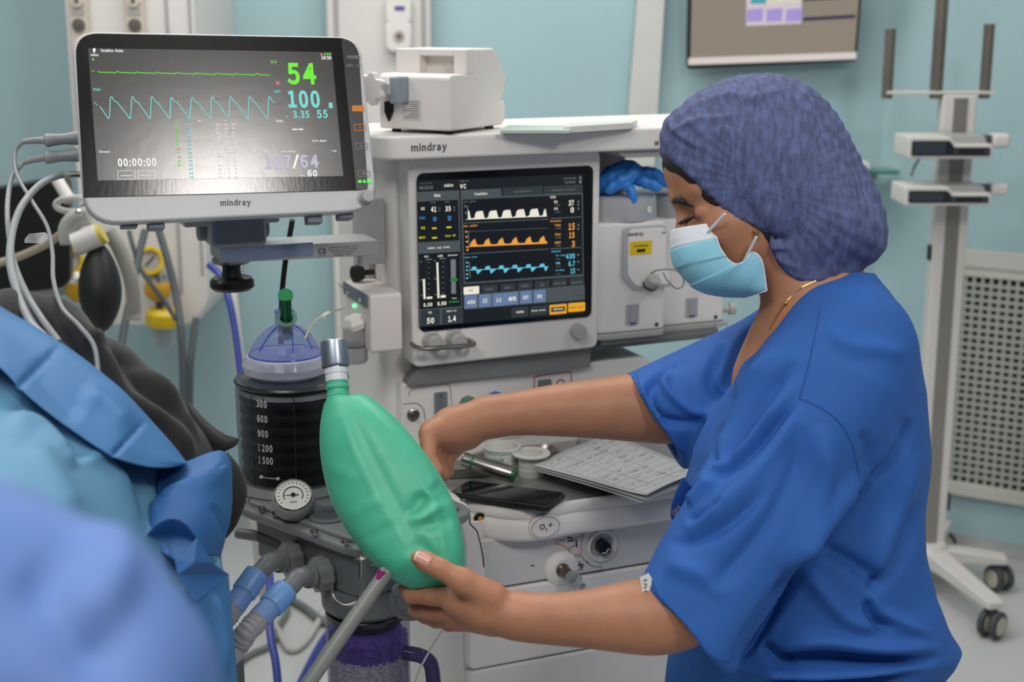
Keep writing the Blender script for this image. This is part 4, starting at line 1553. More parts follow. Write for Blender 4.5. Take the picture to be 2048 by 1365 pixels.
# ------------------------------------------------------------------ vaporizers and glove
def build_vaporizers():
    white = mat('vaporizer_white', (234, 231, 228), 0.42, noise=0.02)
    silver = mat('silver_plastic', (188, 190, 192), 0.35, metal=0.2, noise=0.03)
    VF = yaw_frame((0, 0, 0), 22.77)
    y0 = 0.02

    def one(u_l, u_r, v_t, v_b, y, label, full):
        xl, zb = mh(u_l, v_b, y)
        xr = mh(u_r, v_b, y)[0]
        zt = mh(u_l, v_t, y)[1]
        w = xr - xl
        o = MF.wor(np.array([(xl + xr) / 2, y, 0.999]))
        fr = yaw_frame(o, 22.77)
        zb -= 0.999
        zt -= 0.999
        T = thing('vaporizer', label, 'vaporizer', fr, 'anaesthetic vaporizers')
        hw = w / 2
        H = zt - zb
        D = 0.13
        # rounded case
        sec = roundpoly([(-hw, 0), (hw, 0), (hw, D), (-hw, D)], [0.022, 0.022, 0.03, 0.03], 6)
        MB().prism(sec, 'z', zb + 0.012, zb + H * 0.83).build('case', white, T, bevel=0.006, seg=3)
        MB().prism(sec, 'z', zb, zb + 0.012, 1.0).build('base', MIDGREY, T, bevel=0.003)
        MB().prism(roundpoly([(-hw * 0.8, 0.01), (hw * 0.8, 0.01), (hw * 0.8, D), (-hw * 0.8, D)], 0.01), 'z', -0.001, zb + 0.002).build('mount', GREY, T)
        # dial on top
        dl = MB().lathe([(hw * 0.98, zb + H * 0.83), (hw * 1.0, zb + H * 0.84), (hw * 0.98, zb + H * 0.985), (hw * 0.9, zb + H), (0, zb + H)], (0, D / 2 + 0.005, 0), (0, 0, 1), 40, (30, 0.006)).build('dial', silver, T)
        mb = MB()
        mb.lathe([(0.0065, 0), (0.0065, 0.0015), (0, 0.0015)], (hw * 0.42, D / 2 + 0.005 - hw * 0.91, zb + H * 0.91), (0.42, -0.91, 0), 18)
        mb.build('zero_button', white, dl)
        tag(MB().text('0', (hw * 0.42 - 0.002, D / 2 + 0.003 - hw * 0.91, zb + H * 0.895), (0.91, 0.42, 0), (0, 0, 1), w=0.004, h=0.006).build('zero_mark', INK, dl, smooth=False), kind='stuff')
        # raised face with silver surround
        fx0, fx1, fz0, fz1 = -hw * 0.36, hw * 0.86, zb + H * 0.40, zb + H * 0.80
        face = [(fx0, fz1), (fx0, fz0 + 0.012), (fx0 + 0.022, fz0 - 0.012), (fx1 + 0.012, fz0 - 0.012), (fx1 + 0.012, fz0 + 0.004), (fx1, fz0 + 0.02), (fx1, fz1)]
        rim = roundpoly(face, [0.012, 0.01, 0.008, 0.004, 0.004, 0.004, 0.012])
        MB().prism(rim, 'y', -0.007, 0.002).build('face_surround', silver, T, bevel=0.002)
        c = np.mean(face, 0)
        inner = roundpoly([tuple(c + (np.array(p) - c) * np.array([0.88, 0.92]) + np.array([0.002, 0.002])) for p in face], [0.012, 0.01, 0.008, 0.004, 0.004, 0.004, 0.012])
        fc = MB().prism(inner, 'y', -0.010, -0.004).build('face', white, T, bevel=0.002)
        if full:
            mb = MB()
            mb.text('mindray', (fx0 + 0.008, -0.0105, fz1 - 0.018), (1, 0, 0), (0, 0, 1), w=0.031, h=0.0095, bold=0.015)
            mb.text('V60', (fx1 - 0.012, -0.0105, fz1 - 0.0155), (1, 0, 0), (0, 0, 1), w=0.008, h=0.004, bold=0.02)
            tag(mb.build('lettering', DINK, fc, smooth=False), kind='stuff')
            lb = MB().prism(rrect(fx0 + 0.012, fx0 + 0.057, fz1 - 0.051, fz1 - 0.026, 0.002), 'y', -0.0108, -0.010).build('drug_label', mat('label_yellow', (232, 200, 20), 0.45, noise=0.03), fc)
            mb = MB()
            mb.text('Sevoflurane', (fx0 + 0.020, -0.0112, fz1 - 0.0365), (1, 0, 0), (0, 0, 1), w=0.029, h=0.0048, bold=0.01)
            mb.prism(rrect(fx0 + 0.0255, fx0 + 0.0435, fz1 - 0.0465, fz1 - 0.0405, 0.0025), 'y', -0.0112, -0.0109)
            tag(mb.build('label_print', DINK, lb, smooth=False), kind='stuff')
        # filler cap
        cx = (fx0 + fx1) / 2 + 0.010
        MB().lathe([(0.015, -0.002), (0.015, 0.002), (0.0, 0.002)], (cx, -0.012, fz0 - 0.002), (0, -0.75, 0.66), 24).build('filler_well', DGREY, T)
        MB().lathe([(0.0125, 0.0), (0.0125, 0.018), (0.0115, 0.02), (0, 0.02)], (cx, -0.012, fz0 - 0.002), (0, -0.75, 0.66), 26, (16, 0.02)).build('filler_cap', MIDGREY, T)
        # level window
        wx = -hw * 0.02
        MB().prism(rrect(wx - 0.0135, wx + 0.0135, zb + 0.026, zb + 0.064, 0.002), 'y', -0.001, 0.004).build('window_recess', MIDGREY, T)
        win = MB().prism(rrect(wx - 0.005, wx + 0.006, zb + 0.027, zb + 0.063, 0.002), 'y', -0.003, 0.0).build('level_window', mat('sight_glass', (168, 168, 182), 0.2, noise=0.05), T)
        MB().box(wx - 0.005, wx + 0.006, -0.0035, -0.002, zb + 0.027, zb + 0.031).build('level_mark', mat('agent_blue', (70, 84, 150), 0.3, noise=0.05), win)
        MB().lathe([(0.004, 0), (0.004, 0.001), (0, 0.001)], (hw * 0.68, 0.0, zb + 0.022), (0, -1, 0), 14).build('drain_plug', DGREY, T)
        return T, fr, hw, D, zb, H
    v2 = one(1312, 1452, 392, 668, 0.06, 'white vaporizer half hidden behind the woman\'s mask', False)
    v1 = one(1194, 1334, 400, 684, -0.005, 'white vaporizer with yellow sevoflurane label next to the ventilator screen', True)
    T2, fr2, hw, D, zb, H = v2
    MB().lathe([(0.010, 0), (0.010, 0.012), (0.007, 0.014), (0.007, 0.03), (0.012, 0.031), (0.012, 0.042), (0, 0.042)], (hw * 0.86, 0.03, zb + 0.03), (1, -0.2, 0.0), 18).build('lock_lever', MIDGREY, T2)
    MB().box(hw * 0.6, hw * 1.05, 0.0, 0.05, zb + 0.002, zb + 0.012).build('lock_foot', MIDGREY, T2, bevel=0.002)
    # cap cord hanging between the two
    T1, fr1, hw1, D1, zb1, H1 = v1
    pts = [P(1302, 547, 2.44), P(1318, 540, 2.42), P(1350, 541, 2.43), P(1366, 555, 2.46), P(1366, 572, 2.47), P(1352, 577, 2.46), P(1335, 562, 2.44), P(1326, 545, 2.44)]
    MB().tube(spline(pts, 6), 0.0012, 6).build('cap_cord', GREY, T1, world=True)
    # two crumpled nitrile gloves on top of the dial
    fld = Field((-0.11, -0.10, -0.03), (0.13, 0.10, 0.10), 0.0028)
    zt = 0.0
    ch = [
        ([(-0.055, 0.0, 0.006), (-0.03, -0.02, 0.028), (0.0, -0.01, 0.035), (0.03, 0.0, 0.022), (0.07, 0.01, 0.014), (0.10, 0.01, 0.012)], [0.014, 0.017, 0.019, 0.017, 0.012, 0.006]),
        ([(-0.05, -0.03, 0.004), (-0.03, -0.04, 0.02), (-0.005, -0.045, 0.034)], [0.010, 0.011, 0.010]),
        ([(-0.02, -0.045, 0.012), (-0.015, -0.056, 0.002), (-0.014, -0.060, -0.012)], [0.009, 0.008, 0.0075]),
        ([(0.005, -0.03, 0.022), (0.025, -0.05, 0.014), (0.038, -0.058, 0.008)], [0.010, 0.009, 0.0085]),
        ([(0.02, 0.0, 0.026), (0.045, -0.02, 0.03), (0.075, -0.02, 0.012), (0.088, -0.012, 0.004)], [0.010, 0.010, 0.009, 0.007]),
        ([(-0.03, 0.02, 0.02), (0.0, 0.03, 0.032), (0.04, 0.03, 0.02)], [0.014, 0.013, 0.010]),
    ]
    for p, r in ch:
        q = spline(p, 3)
        fld.chain(q, np.interp(np.linspace(0, 1, len(q)), np.linspace(0, 1, len(r)), r), 0.004)
    V, Q = fld.mesh(1)
    n = normals(V, Q)
    V = V + n * (0.0016 * np.sin(V[:, :1] * 260 + 40 * V[:, 2:3]) * np.cos(V[:, 1:2] * 210))
    base = fr1.wor(np.array([0.012, D1 / 2 - 0.002, zb1 + H1 + 0.008]))
    fr = yaw_frame(base, 22.77)
    o = MB().add(fr.wor(V), Q.tolist()).build('nitrile_gloves', mat('nitrile_blue', (52, 134, 222), 0.42, noise=0.08, nscale=40), angle=80)
    tag(o, 'crumpled bright blue nitrile gloves lying on the vaporizer dial', 'gloves')


build_vaporizers()

# ------------------------------------------------------------------ things on the worktop
ZW = 0.8145


def wk(u, v, z=ZW):
    return MF.wor(MF.hit(u, v, 'z', z))


def build_worktop_things():
    # smartphone leaning on the front lip
    A, B, C, D = [wk(u, v, z) for u, v, z in ((900, 985, 0.832), (935, 960, 0.832), (1131, 985, 0.836), (1096, 1013, 0.838))]
    ex = unit(C - B)
    ey0 = unit(B - A)
    ez = unit(np.cross(ex, ey0))
    ey = np.cross(ez, ex)
    w, l = np.linalg.norm(C - B), 0.075
    fr = Frame(D + ey * 0 - ex * w, ex, ey, ez)
    T = thing('smartphone', 'black smartphone lying on the worktop by the front edge', 'phone', fr)
    MB().prism(rrect(0, w, 0, l, 0.009), 'z', -0.0105, -0.001).build('case', mat('phone_black', (24, 25, 27), 0.5, noise=0.1), T, bevel=0.002)
    MB().prism(rrect(0.004, w - 0.004, 0.004, l - 0.004, 0.006), 'z', -0.001, 0.0).build('glass', mat('phone_glass', (10, 11, 12), 0.06, spec=0.6, noise=0.1), T)
    # black folder under the papers
    pts = [wk(*q)[:2] for q in ((1105, 962), (1240, 1003), (1350, 985), (1300, 945), (1180, 935))]
    o = MB().prism(roundpoly(pts, 0.008), 'z', 0.825, 0.834).build('tablet', mat('tablet_black', (18, 18, 20), 0.35, noise=0.1), bevel=0.003)
    tag(o, 'black tablet lying under the stack of paper sheets', 'tablet')
    # paper sheets, printed with ruled lines
    paper = mat('paper_white', (214, 214, 214), 0.7, noise=0.03, nscale=30)
    base = [(1068, 938), (1283, 1003), (1420, 952), (1215, 872)]
    for k in range(3):
        du, dv = ((0, 6), (2, 2), (-2, -4))[k]
        z0 = 0.8365 + 0.0045 * k
        c = [wk(u + du + (k * 6 if i in (1,) else 0), v + dv, z0) for i, (u, v) in enumerate(base)]
        n = 14
        g = np.zeros((n, n, 3))
        for i in range(n):
            for j in range(n):
                s, t = i / (n - 1), j / (n - 1)
                p = (1 - s) * (1 - t) * c[0] + s * (1 - t) * c[1] + s * t * c[2] + (1 - s) * t * c[3]
                curl = 0.010 * max(0, s - 0.75) ** 2 * 16 * (k == 2) * (0.4 + 0.6 * math.sin(3 * t)) + 0.002 * math.sin(3.0 * s + 1.7 * t)
                g[i, j] = p + np.array([0, 0, curl + 0.002])
        lab = ('bottom sheet of the paper stack on the worktop', 'middle sheet of the paper stack on the worktop', 'top printed sheet of the paper stack, tables and handwriting')[k]
        if k < 2:
            o = MB().grid(g).build('paper_sheet', paper, angle=80, solid=0.0012)
            tag(o, lab, 'paper', 'paper sheets on the worktop')
        else:
            T = thing('paper_sheet', lab, 'paper', g[0, 0], 'paper sheets on the worktop')
            MB().grid(g).build('sheet', paper, T, angle=80, solid=0.0006, world=True)
            mb = MB()

            def on(s, t):
                a, b = s * (n - 1), t * (n - 1)
                i, j = min(int(a), n - 2), min(int(b), n - 2)
                x, y = a - i, b - j
                return (1 - x) * (1 - y) * g[i, j] + x * (1 - y) * g[i + 1, j] + (1 - x) * y * g[i, j + 1] + x * y * g[i + 1, j + 1] + np.array([0, 0, 0.0007])
            for s in np.linspace(0.06, 0.92, 12):
                mb.tube([on(s, t) for t in np.linspace(0.05, 0.95, 14)], 0.0003, 4)
            for t in (0.05, 0.3, 0.62, 0.95):
                mb.tube([on(s, t) for s in np.linspace(0.06, 0.92, 14)], 0.0003, 4)
            for k2 in range(70):
                s, t = 0.09 + 0.078 * random.randrange(11), random.uniform(0.07, 0.85)
                L = random.uniform(0.03, 0.10)
                mb.tube([on(s + random.uniform(-0.006, 0.006), t + L * q) for q in (0, 0.5, 1)], random.choice((0.0005, 0.0007, 0.0011)), 4)
            tag(mb.build('print', mat('paper_ink', (138, 140, 146), 0.7, noise=0.05), T, world=True), kind='stuff')
    # steel instrument tray
    TF = yaw_frame(wk(1010, 935), 10)
    T = thing('instrument_tray', 'shallow stainless steel tray on the worktop behind the smartphone', 'tray', TF)
    o_ = roundpoly([(-0.135, -0.055), (0.10, -0.055), (0.10, 0.055), (-0.135, 0.055)], 0.03, 6)
    i_ = np.array(o_) * 0.93
    rim = [tuple(p) for p in o_]
    m = len(rim)
    v = [(x, y, 0.020) for x, y in np.array(o_) * 1.05] + [(x, y, 0.021) for x, y in o_] + [(x, y, 0.002) for x, y in i_ * 0.95]
    f = [[i, (i + 1) % m, m + (i + 1) % m, m + i] for i in range(m)] + [[m + i, m + (i + 1) % m, 2 * m + (i + 1) % m, 2 * m + i] for i in range(m)] + [list(range(2 * m, 3 * m))]
    MB().add(v, f).build('dish', STEEL, T, solid=0.0012)
    # laryngoscope handle with green end
    a, b = wk(925, 918, 0.862), wk(1030, 952, 0.838)
    dr = unit(b - a)
    L = np.linalg.norm(b - a)
    T = thing('laryngoscope_handle', 'silver laryngoscope handle with green end cap resting on the tray', 'laryngoscope', a)
    MB().lathe([(0.0, 0.0), (0.011, 0.0), (0.0125, 0.004), (0.0125, 0.014), (0.0135, 0.016), (0.0135, L * 0.55), (0.0145, L * 0.58), (0.0145, L - 0.006), (0.0, L - 0.006)], a, dr, 26).build('barrel', STEEL, T, world=True)
    gm = mat('laryngoscope_green', (28, 112, 66), 0.4, noise=0.05)
    MB().lathe([(0.0135, L - 0.006), (0.0135, L), (0.012, L + 0.001), (0.0, L + 0.001)], a, dr, 26).build('end_cap', gm, T, world=True)
    MB().lathe([(0.0136, 0.016), (0.0136, 0.020), (0.0, 0.020)], a, dr, 26).build('green_ring', gm, T, world=True)
    # specimen cups
    pcup = mat('cup_white', (222, 222, 216), 0.5, noise=0.02)
    gi = mat('green_ink', (60, 170, 60), 0.5, noise=0.03)
    c = wk(1003, 945)
    T = thing('measuring_cup', 'white measuring cup with green lettering on the worktop', 'cup', c)
    MB().lathe([(0.0, 0.0), (0.026, 0.0), (0.029, 0.003), (0.031, 0.046), (0.0335, 0.046), (0.0335, 0.049), (0.030, 0.049), (0.0275, 0.004), (0.0, 0.004)], (0, 0, 0), (0, 0, 1), 36).build('cup', pcup, T)
    mb = MB()
    for h in (0.012, 0.020, 0.028, 0.041):
        ang = np.linspace(math.radians(-140 if h > 0.04 else -55), math.radians(-40 if h < 0.04 else 40), 9)
        mb.tube([((0.0302 + h * 0.03) * math.cos(t), (0.0302 + h * 0.03) * math.sin(t), h) for t in ang], 0.0005, 4)
    mb.text('vifra-sin', (-0.022, -0.0312, 0.029), (1, 0, 0), (0, 0, 1), w=0.026, h=0.007, bold=0.03)
    tag(mb.build('print', gi, T, smooth=False), kind='stuff')
    c = wk(1062, 952)
    T = thing('specimen_jar', 'small white plastic jar with wide rim beside the measuring cup', 'cup', c)
    MB().lathe([(0.0, 0.0), (0.021, 0.0), (0.0225, 0.003), (0.0225, 0.038), (0.0325, 0.0385), (0.0335, 0.041), (0.0325, 0.0425), (0.021, 0.0425), (0.0205, 0.004), (0.0, 0.004)], (0, 0, 0), (0, 0, 1), 36).build('jar', pcup, T)
    MB().lathe([(0.0225, 0.012), (0.0229, 0.013), (0.0229, 0.015), (0.0225, 0.016)], (0, 0, 0), (0, 0, 1), 36).build('ridge', pcup, T)
    # tubing coil at the back of the worktop
    tub = clear('tube_clear', (215, 220, 218), 0.35)
    o = wire('suction_tube', [wk(1136, 915, 0.822), wk(1152, 895, 0.835), wk(1160, 878, 0.86), wk(1180, 872, 0.85), wk(1200, 885, 0.822), wk(1170, 905, 0.822), wk(1145, 918, 0.822)], 0.0035, tub, 'loop of clear plastic tubing at the back of the worktop', 'tube')
    o = wire('teal_cord', [wk(1180, 900, 0.8175), wk(1205, 893, 0.8175), wk(1235, 880, 0.8175), wk(1290, 868, 0.8175)], 0.0025, mat('teal_cord', (90, 178, 168), 0.5, noise=0.05), 'thin teal cord behind the paper stack', 'cord')


build_worktop_things()

# ------------------------------------------------------------------ breathing block with bellows, gauge, canister
ZB = 0.88
_c = onz(722, 1100, ZB)
BF = yaw_frame((_c[0], _c[1], 0.0), -42.5)      # local x runs to the lower right, y away from the camera


def bh(u, v, y=0.0):
    p = BF.hit(u, v, 'y', y)
    return p[0], p[2]


def bz(u, v, z=ZB):
    return BF.hit(u, v, 'z', z)


def build_block():
    T = thing('breathing_block', 'dark grey breathing system block with black bellows under a clear dome', 'breathing system', BF)
    gm = mat('block_grey', (124, 127, 129), 0.35, noise=0.05, nscale=12)
    gd = mat('block_dark_grey', (104, 108, 111), 0.38, noise=0.05, nscale=12)
    xl = bz(462, 1003)[0]
    out = roundpoly([(xl, 0.0), (0.0, 0.0), (0.0, 0.24), (xl, 0.24)], [0.03, 0.05, 0.05, 0.05], 8)
    MB().prism(out, 'z', ZB - 0.020, ZB - 0.004).build('tray', gm, T, bevel=0.006, seg=3)
    inn = roundpoly([(xl + 0.014, 0.014), (-0.014, 0.014), (-0.014, 0.226), (xl + 0.014, 0.226)], [0.02, 0.038, 0.04, 0.04], 8)
    MB().prism(inn, 'z', ZB - 0.006, ZB + 0.003).build('tray_top', gm, T, bevel=0.004, seg=3)
    low = roundpoly([(xl + 0.03, 0.02), (-0.012, 0.012), (-0.012, 0.2), (xl + 0.03, 0.2)], [0.01, 0.045, 0.03, 0.03], 8)
    MB().prism(low, 'z', ZB - 0.085, ZB - 0.02).build('housing', gd, T, bevel=0.004)
    # recesses in the flank
    for u0, v0, u1, v1 in ((516, 1066, 562, 1100), (600, 1090, 618, 1125)):
        (xa, za), (xb, zb) = bh(u0, v0, 0.019), bh(u1, v1, 0.019)
        MB().box(xa, xb, 0.0165, 0.021, min(za, zb), max(za, zb)).build('recess', mat('recess_grey', (58, 62, 66), 0.5, noise=0.05), T)
    # bellows base ring, dome, folds
    b0 = bz(591, 966)
    cx, cy = b0[0], b0[1]
    R = 0.0855
    MB().lathe([(R + 0.012, ZB), (R + 0.014, ZB + 0.006), (R + 0.006, ZB + 0.016), (0, ZB + 0.016)], (cx, cy, 0), (0, 0, 1), 48).build('bellows_base', gm, T)
    fold = []
    n = 7
    z0, z1 = ZB + 0.016, ZB + 0.154
    for k in range(n):
        a = z0 + (z1 - z0) * k / n
        h = (z1 - z0) / n
        fold += [(R - 0.014, a), (R - 0.006, a + h * 0.3), (R - 0.0045, a + h * 0.55), (R - 0.006, a + h * 0.8), (R - 0.014, a + h * 0.98)]
    fold.append((0.0, z1))
    bl = MB().lathe(fold, (cx, cy, 0), (0, 0, 1), 48).build('bellows', mat('bellows_black', (12, 13, 15), 0.4, noise=0.1), T)
    MB().lathe([(R - 0.012, z1 - 0.004), (R - 0.005, z1 - 0.002), (R - 0.005, z1 + 0.005), (R - 0.014, z1 + 0.008), (0, z1 + 0.008)], (cx, cy, 0), (0, 0, 1), 48).build('bellows_disc', mat('disc_grey', (176, 176, 178), 0.4, noise=0.03), T)
    dm = clear('dome_clear', (218, 222, 226), 0.025, 0.06, body=(120, 126, 132))
    zc = z1 + 0.020
    dome = MB().lathe([(R, ZB + 0.012), (R + 0.001, zc - 0.016), (R - 0.003, zc - 0.006), (R - 0.012, zc), (0.03, zc + 0.004), (0, zc + 0.004)], (cx, cy, 0), (0, 0, 1), 56).build('dome', dm, T)
    MB().lathe([(R + 0.001, zc - 0.008), (R + 0.0025, zc - 0.005), (R + 0.0005, zc - 0.002), (R - 0.004, zc - 0.003)], (cx, cy, 0), (0, 0, 1), 56).build('dome_rim', mat('rim_black', (30, 31, 34), 0.3, noise=0.1), dome)
    # volume figures, printed round the dome
    mb = MB()
    cw = BF.wor(np.array([cx, cy, 0.0]))
    to = unit(np.array([CAM[0] - cw[0], CAM[1] - cw[1], 0]))
    for s, v in (('300', 813), ('600', 845), ('900', 877), ('1200', 908), ('1500', 935)):
        z = P(520, v, 2.10)[2]
        rr = R + 0.0012
        # angle so that the figures start at pixel column 504
        for k, chh in enumerate(s):
            ang = -0.66 + 0.074 * k
            dirv = np.array([to[0] * math.cos(ang) - to[1] * math.sin(ang), to[0] * math.sin(ang) + to[1] * math.cos(ang), 0])
            ctr = cw + dirv * rr
            tang = np.array([-dirv[1], dirv[0], 0])
            mb.text(chh, ctr + np.array([0, 0, z - 0.006]), tang, (0, 0, 1), w=0.0052 if chh != '1' else 0.0028, h=0.0115, bold=0.015)
    z = P(520, 973, 2.10)[2]
    pts = []
    for ang in np.linspace(-0.62, -0.30, 8):
        dirv = np.array([to[0] * math.cos(ang) - to[1] * math.sin(ang), to[0] * math.sin(ang) + to[1] * math.cos(ang), 0])
        pts.append(cw + dirv * (R + 0.0012) + np.array([0, 0, z]))
    mb.tube(pts, 0.0007, 5)
    for p in (pts[0], pts[-1]):
        mb.ball(p, 0.003, 8, 6)
    tag(mb.build('volume_figures', mat('dome_print', (190, 192, 194), 0.5, noise=0.02), dome, world=True, smooth=False), kind='stuff')
    for ang in (-0.78, -0.52, 0.02):
        dirv = np.array([to[0] * math.cos(ang) - to[1] * math.sin(ang), to[0] * math.sin(ang) + to[1] * math.cos(ang), 0])
        pa = cw + dirv * (R + 0.0008)
        MB().tube([pa + np.array([0, 0, ZB + 0.02]), pa + np.array([0, 0, zc - 0.014])], 0.0012, 6).build('dome_seam', clear('seam_clear', (190, 195, 200), 0.08, body=(110, 114, 120)), dome, world=True)
    # pressure gauge tilted to the front
    g0 = bz(588, 1034, ZB)
    gp = np.array([g0[0], g0[1], ZB])
    to_l = np.array([to @ BF.ex, to @ BF.ey, 0])
    gx = unit(to_l * 0.62 + np.array([0, 0, 0.78]))
    gc = gp + np.array([0, 0, 0.022])
    gg = MB().lathe([(0.022, -0.025), (0.024, -0.012), (0.0305, -0.002), (0.0315, 0.008), (0.029, 0.017), (0.0275, 0.019), (0.0, 0.019)], gc, gx, 40).build('pressure_gauge', mat('gauge_grey', (150, 150, 148), 0.42, noise=0.03), T)
    MB().lathe([(0.0262, 0.019), (0.0272, 0.0215), (0.026, 0.0225), (0.0248, 0.0205), (0.0248, 0.019)], gc, gx, 40).build('gauge_ring', BRASS, gg)
    face = MB().lathe([(0.025, 0.0192), (0.025, 0.0198), (0, 0.0198)], gc, gx, 40).build('gauge_face', mat('gauge_white', (205, 205, 200), 0.4, noise=0.02), gg)
    e1 = unit(np.cross(np.array([0, 0, 1.0]), gx))
    e2 = np.cross(gx, e1)
    gt = gc + gx * 0.0203
    mb = MB()
    mb.tube([gt + 0.014 * (math.cos(t) * e1 + math.sin(t) * e2) for t in np.linspace(-0.5, math.pi + 0.5, 24)], 0.0007, 5)
    for k, t in enumerate(np.linspace(-0.6, math.pi + 0.6, 17)):
        mb.tube([gt + r * (math.cos(t) * e1 + math.sin(t) * e2) for r in (0.0195, 0.0225)], 0.00045, 4)
    mb.text('cmH2O', gt - e2 * 0.013 - e1 * 0.005, e1, e2, w=0.010, h=0.0028)
    tag(mb.build('gauge_scale', DINK, gg), kind='stuff')
    MB().tube([gt + e1 * 0.008, gt - e1 * 0.013], [0.0011, 0.0004], 6).build('gauge_needle', BLACK, gg)
    MB().lathe([(0.0032, 0.0), (0.0032, 0.0015), (0, 0.0015)], gt, gx, 14).build('gauge_hub', BLACK, gg)
    # clear valve dome and screws on the tray
    q = bz(656, 1040)
    vd = MB().lathe([(0.027, ZB + 0.003), (0.027, ZB + 0.006), (0.021, ZB + 0.007), (0, ZB + 0.007)], (q[0], q[1], 0), (0, 0, 1), 30).build('valve_seat', gd, T)
    MB().lathe([(0.0185, ZB + 0.006), (0.018, ZB + 0.020), (0.014, ZB + 0.026), (0.0, ZB + 0.028)], (q[0], q[1], 0), (0, 0, 1), 30).build('valve_dome', clear('valve_clear', (225, 228, 230), 0.06, body=(150, 154, 158)), vd)
    for u, v in ((523, 1017), (551, 1027), (628, 1063), (690, 1082)):
        q = bz(u, v, ZB + 0.003)
        sc = MB().lathe([(0.006, ZB + 0.001), (0.006, ZB + 0.0045), (0.0035, ZB + 0.0045), (0.003, ZB + 0.003), (0, ZB + 0.003)], (q[0], q[1], 0), (0, 0, 1), 18).build('screw', STEEL, T)
    # thin-walled column beside the dome
    q = bz(700, 1010, ZB)
    MB().lathe([(0.028, ZB), (0.028, ZB + 0.10), (0.022, ZB + 0.108), (0, ZB + 0.108)], (q[0] - 0.02, q[1] + 0.02, 0), (0, 0, 1), 28).build('bag_column', GREY, T)
    # hose ports with ribbed nuts and elbows on the front flank
    els = []
    for k, (un, vn, ue, ve, ut, vt) in enumerate(((572, 1122, 540, 1125, 512, 1152), (632, 1152, 597, 1156, 569, 1184))):
        x, z = bh(un, vn, -0.005)
        nut = MB().lathe([(0.0, -0.012), (0.016, -0.012), (0.019, -0.008), (0.0245, -0.006), (0.025, 0.012), (0.022, 0.016), (0.0, 0.016)], (x, 0.0, z), (0.25, 1, 0.0), 40, (9, 0.05)).build('port_nut', gm, T)
        a = BF.wor(np.array([x, -0.006, z]))
        d0 = (a - CAM) @ FW
        b = P(ue, ve, d0 - 0.035)
        c = P(ut, vt, d0 - 0.055)
        pts = spline([a, (a * 0.45 + b * 0.55), b, (b + c) / 2 + np.array([0, 0, -0.001]), c], 5)
        MB().tube(pts, 0.0135, 22).build('elbow', gm, nut, world=True)
        MB().lathe([(0.0165, -0.003), (0.017, 0.0), (0.0165, 0.003)], a * 0.62 + b * 0.38, unit(b - a), 26).build('elbow_collar', gm, nut, world=True)
        els.append((c, unit(c - b)))
    # small stub on the left
    x, z = bh(500, 1081, 0.01)
    a = BF.wor(np.array([x, 0.03, z]))
    b = a + (-0.055 * BF.ex - 0.02 * BF.ey) * 0.7
    MB().tube([a, b], 0.0085, 16).build('stub', GREY, T, world=True)
    # canister holder under the block
    hc = bz(735, 1150, 0.80)
    hx, hy = -0.075, 0.075
    R2 = 0.062
    MB().lathe([(R2 + 0.004, ZB - 0.085), (R2 + 0.006, ZB - 0.09), (R2 + 0.004, ZB - 0.122), (R2 - 0.004, ZB - 0.130), (0, ZB - 0.130)], (hx, hy, 0), (0, 0, 1), 40).build('canister_holder', gd, T)
    MB().lathe([(R2 - 0.002, ZB - 0.130), (R2, ZB - 0.132), (R2 - 0.002, ZB - 0.140), (0, ZB - 0.140)], (hx, hy, 0), (0, 0, 1), 40).build('seal_ring', BLACK, T)
    # wire bail
    pts = [P(664, 1172, 1.93), P(666, 1190, 1.93), P(675, 1205, 1.925), P(693, 1212, 1.92), P(715, 1204, 1.92), P(723, 1188, 1.92), P(724, 1160, 1.92), P(724, 1122, 1.925)]
    MB().tube(spline(pts, 6), 0.0024, 10).build('wire_bail', STEEL, T, world=True)
    MB().lathe([(0.0055, -0.018), (0.0055, 0.004), (0.0085, 0.006), (0.0085, 0.010), (0.0, 0.012)], P(722, 1130, 1.93), (0, 0, 1), 18).build('bail_post', STEEL, T, world=True)
    MB().tube(spline([P(726, 1121, 1.925), P(745, 1128, 1.925), P(768, 1128, 1.93)], 5), 0.003, 10).build('bail_arm', STEEL, T, world=True)
    # grey tube clips on the right of the holder
    MB().tube(spline([P(792, 1190, 1.955), P(788, 1205, 1.955), P(800, 1228, 1.955), P(830, 1232, 1.965), P(850, 1222, 1.975)], 6), 0.007, 12).build('drain_tube', gd, T, world=True)
    MB().tube(spline([P(800, 1232, 1.955), P(798, 1200, 1.955), P(790, 1180, 1.96), P(810, 1168, 1.975)], 6), 0.005, 10).build('clip', gm, T, world=True)
    # absorber canister with granules
    zt = ZB - 0.138
    wc = BF.wor(np.array([hx, hy, 0.0]))
    AF = Frame((wc[0], wc[1], 0.45), (1, 0, 0), (0, 1, 0), (0, 0, 1))
    T2 = thing('absorber_canister', 'clear violet tinted canister of soda lime granules under the breathing block', 'canister', AF)
    pc = clear('canister_clear', (230, 228, 238), 0.04, 0.08, body=(120, 112, 150))
    H = zt - 0.45
    MB().lathe([(0.0, 0.0), (0.058, 0.0), (0.0605, 0.004), (0.0615, H)], (0, 0, 0), (0, 0, 1), 44).build('jar', pc, T2)
    MB().lathe([(0.030, H - 0.05), (0.030, H + 0.0), (0.0, H)], (0, 0, 0), (0, 0, 1), 24).build('inlet_tube', DGREY, T2)
    MB().tube(spline([(0.054, -0.02, H - 0.055), (0.085, -0.025, H - 0.062), (0.096, -0.026, H - 0.09), (0.097, -0.026, H - 0.2)], 6), 0.011, 14).build('handle', clear('handle_violet', (150, 142, 180), 0.30, body=(84, 76, 120)), T2)
    # granules: white below, violet where spent (real grains on a core)
    vg = mat('granule_violet', (112, 88, 176), 0.8, noise=0.25, nscale=120, bump=0.6, bscale=300)
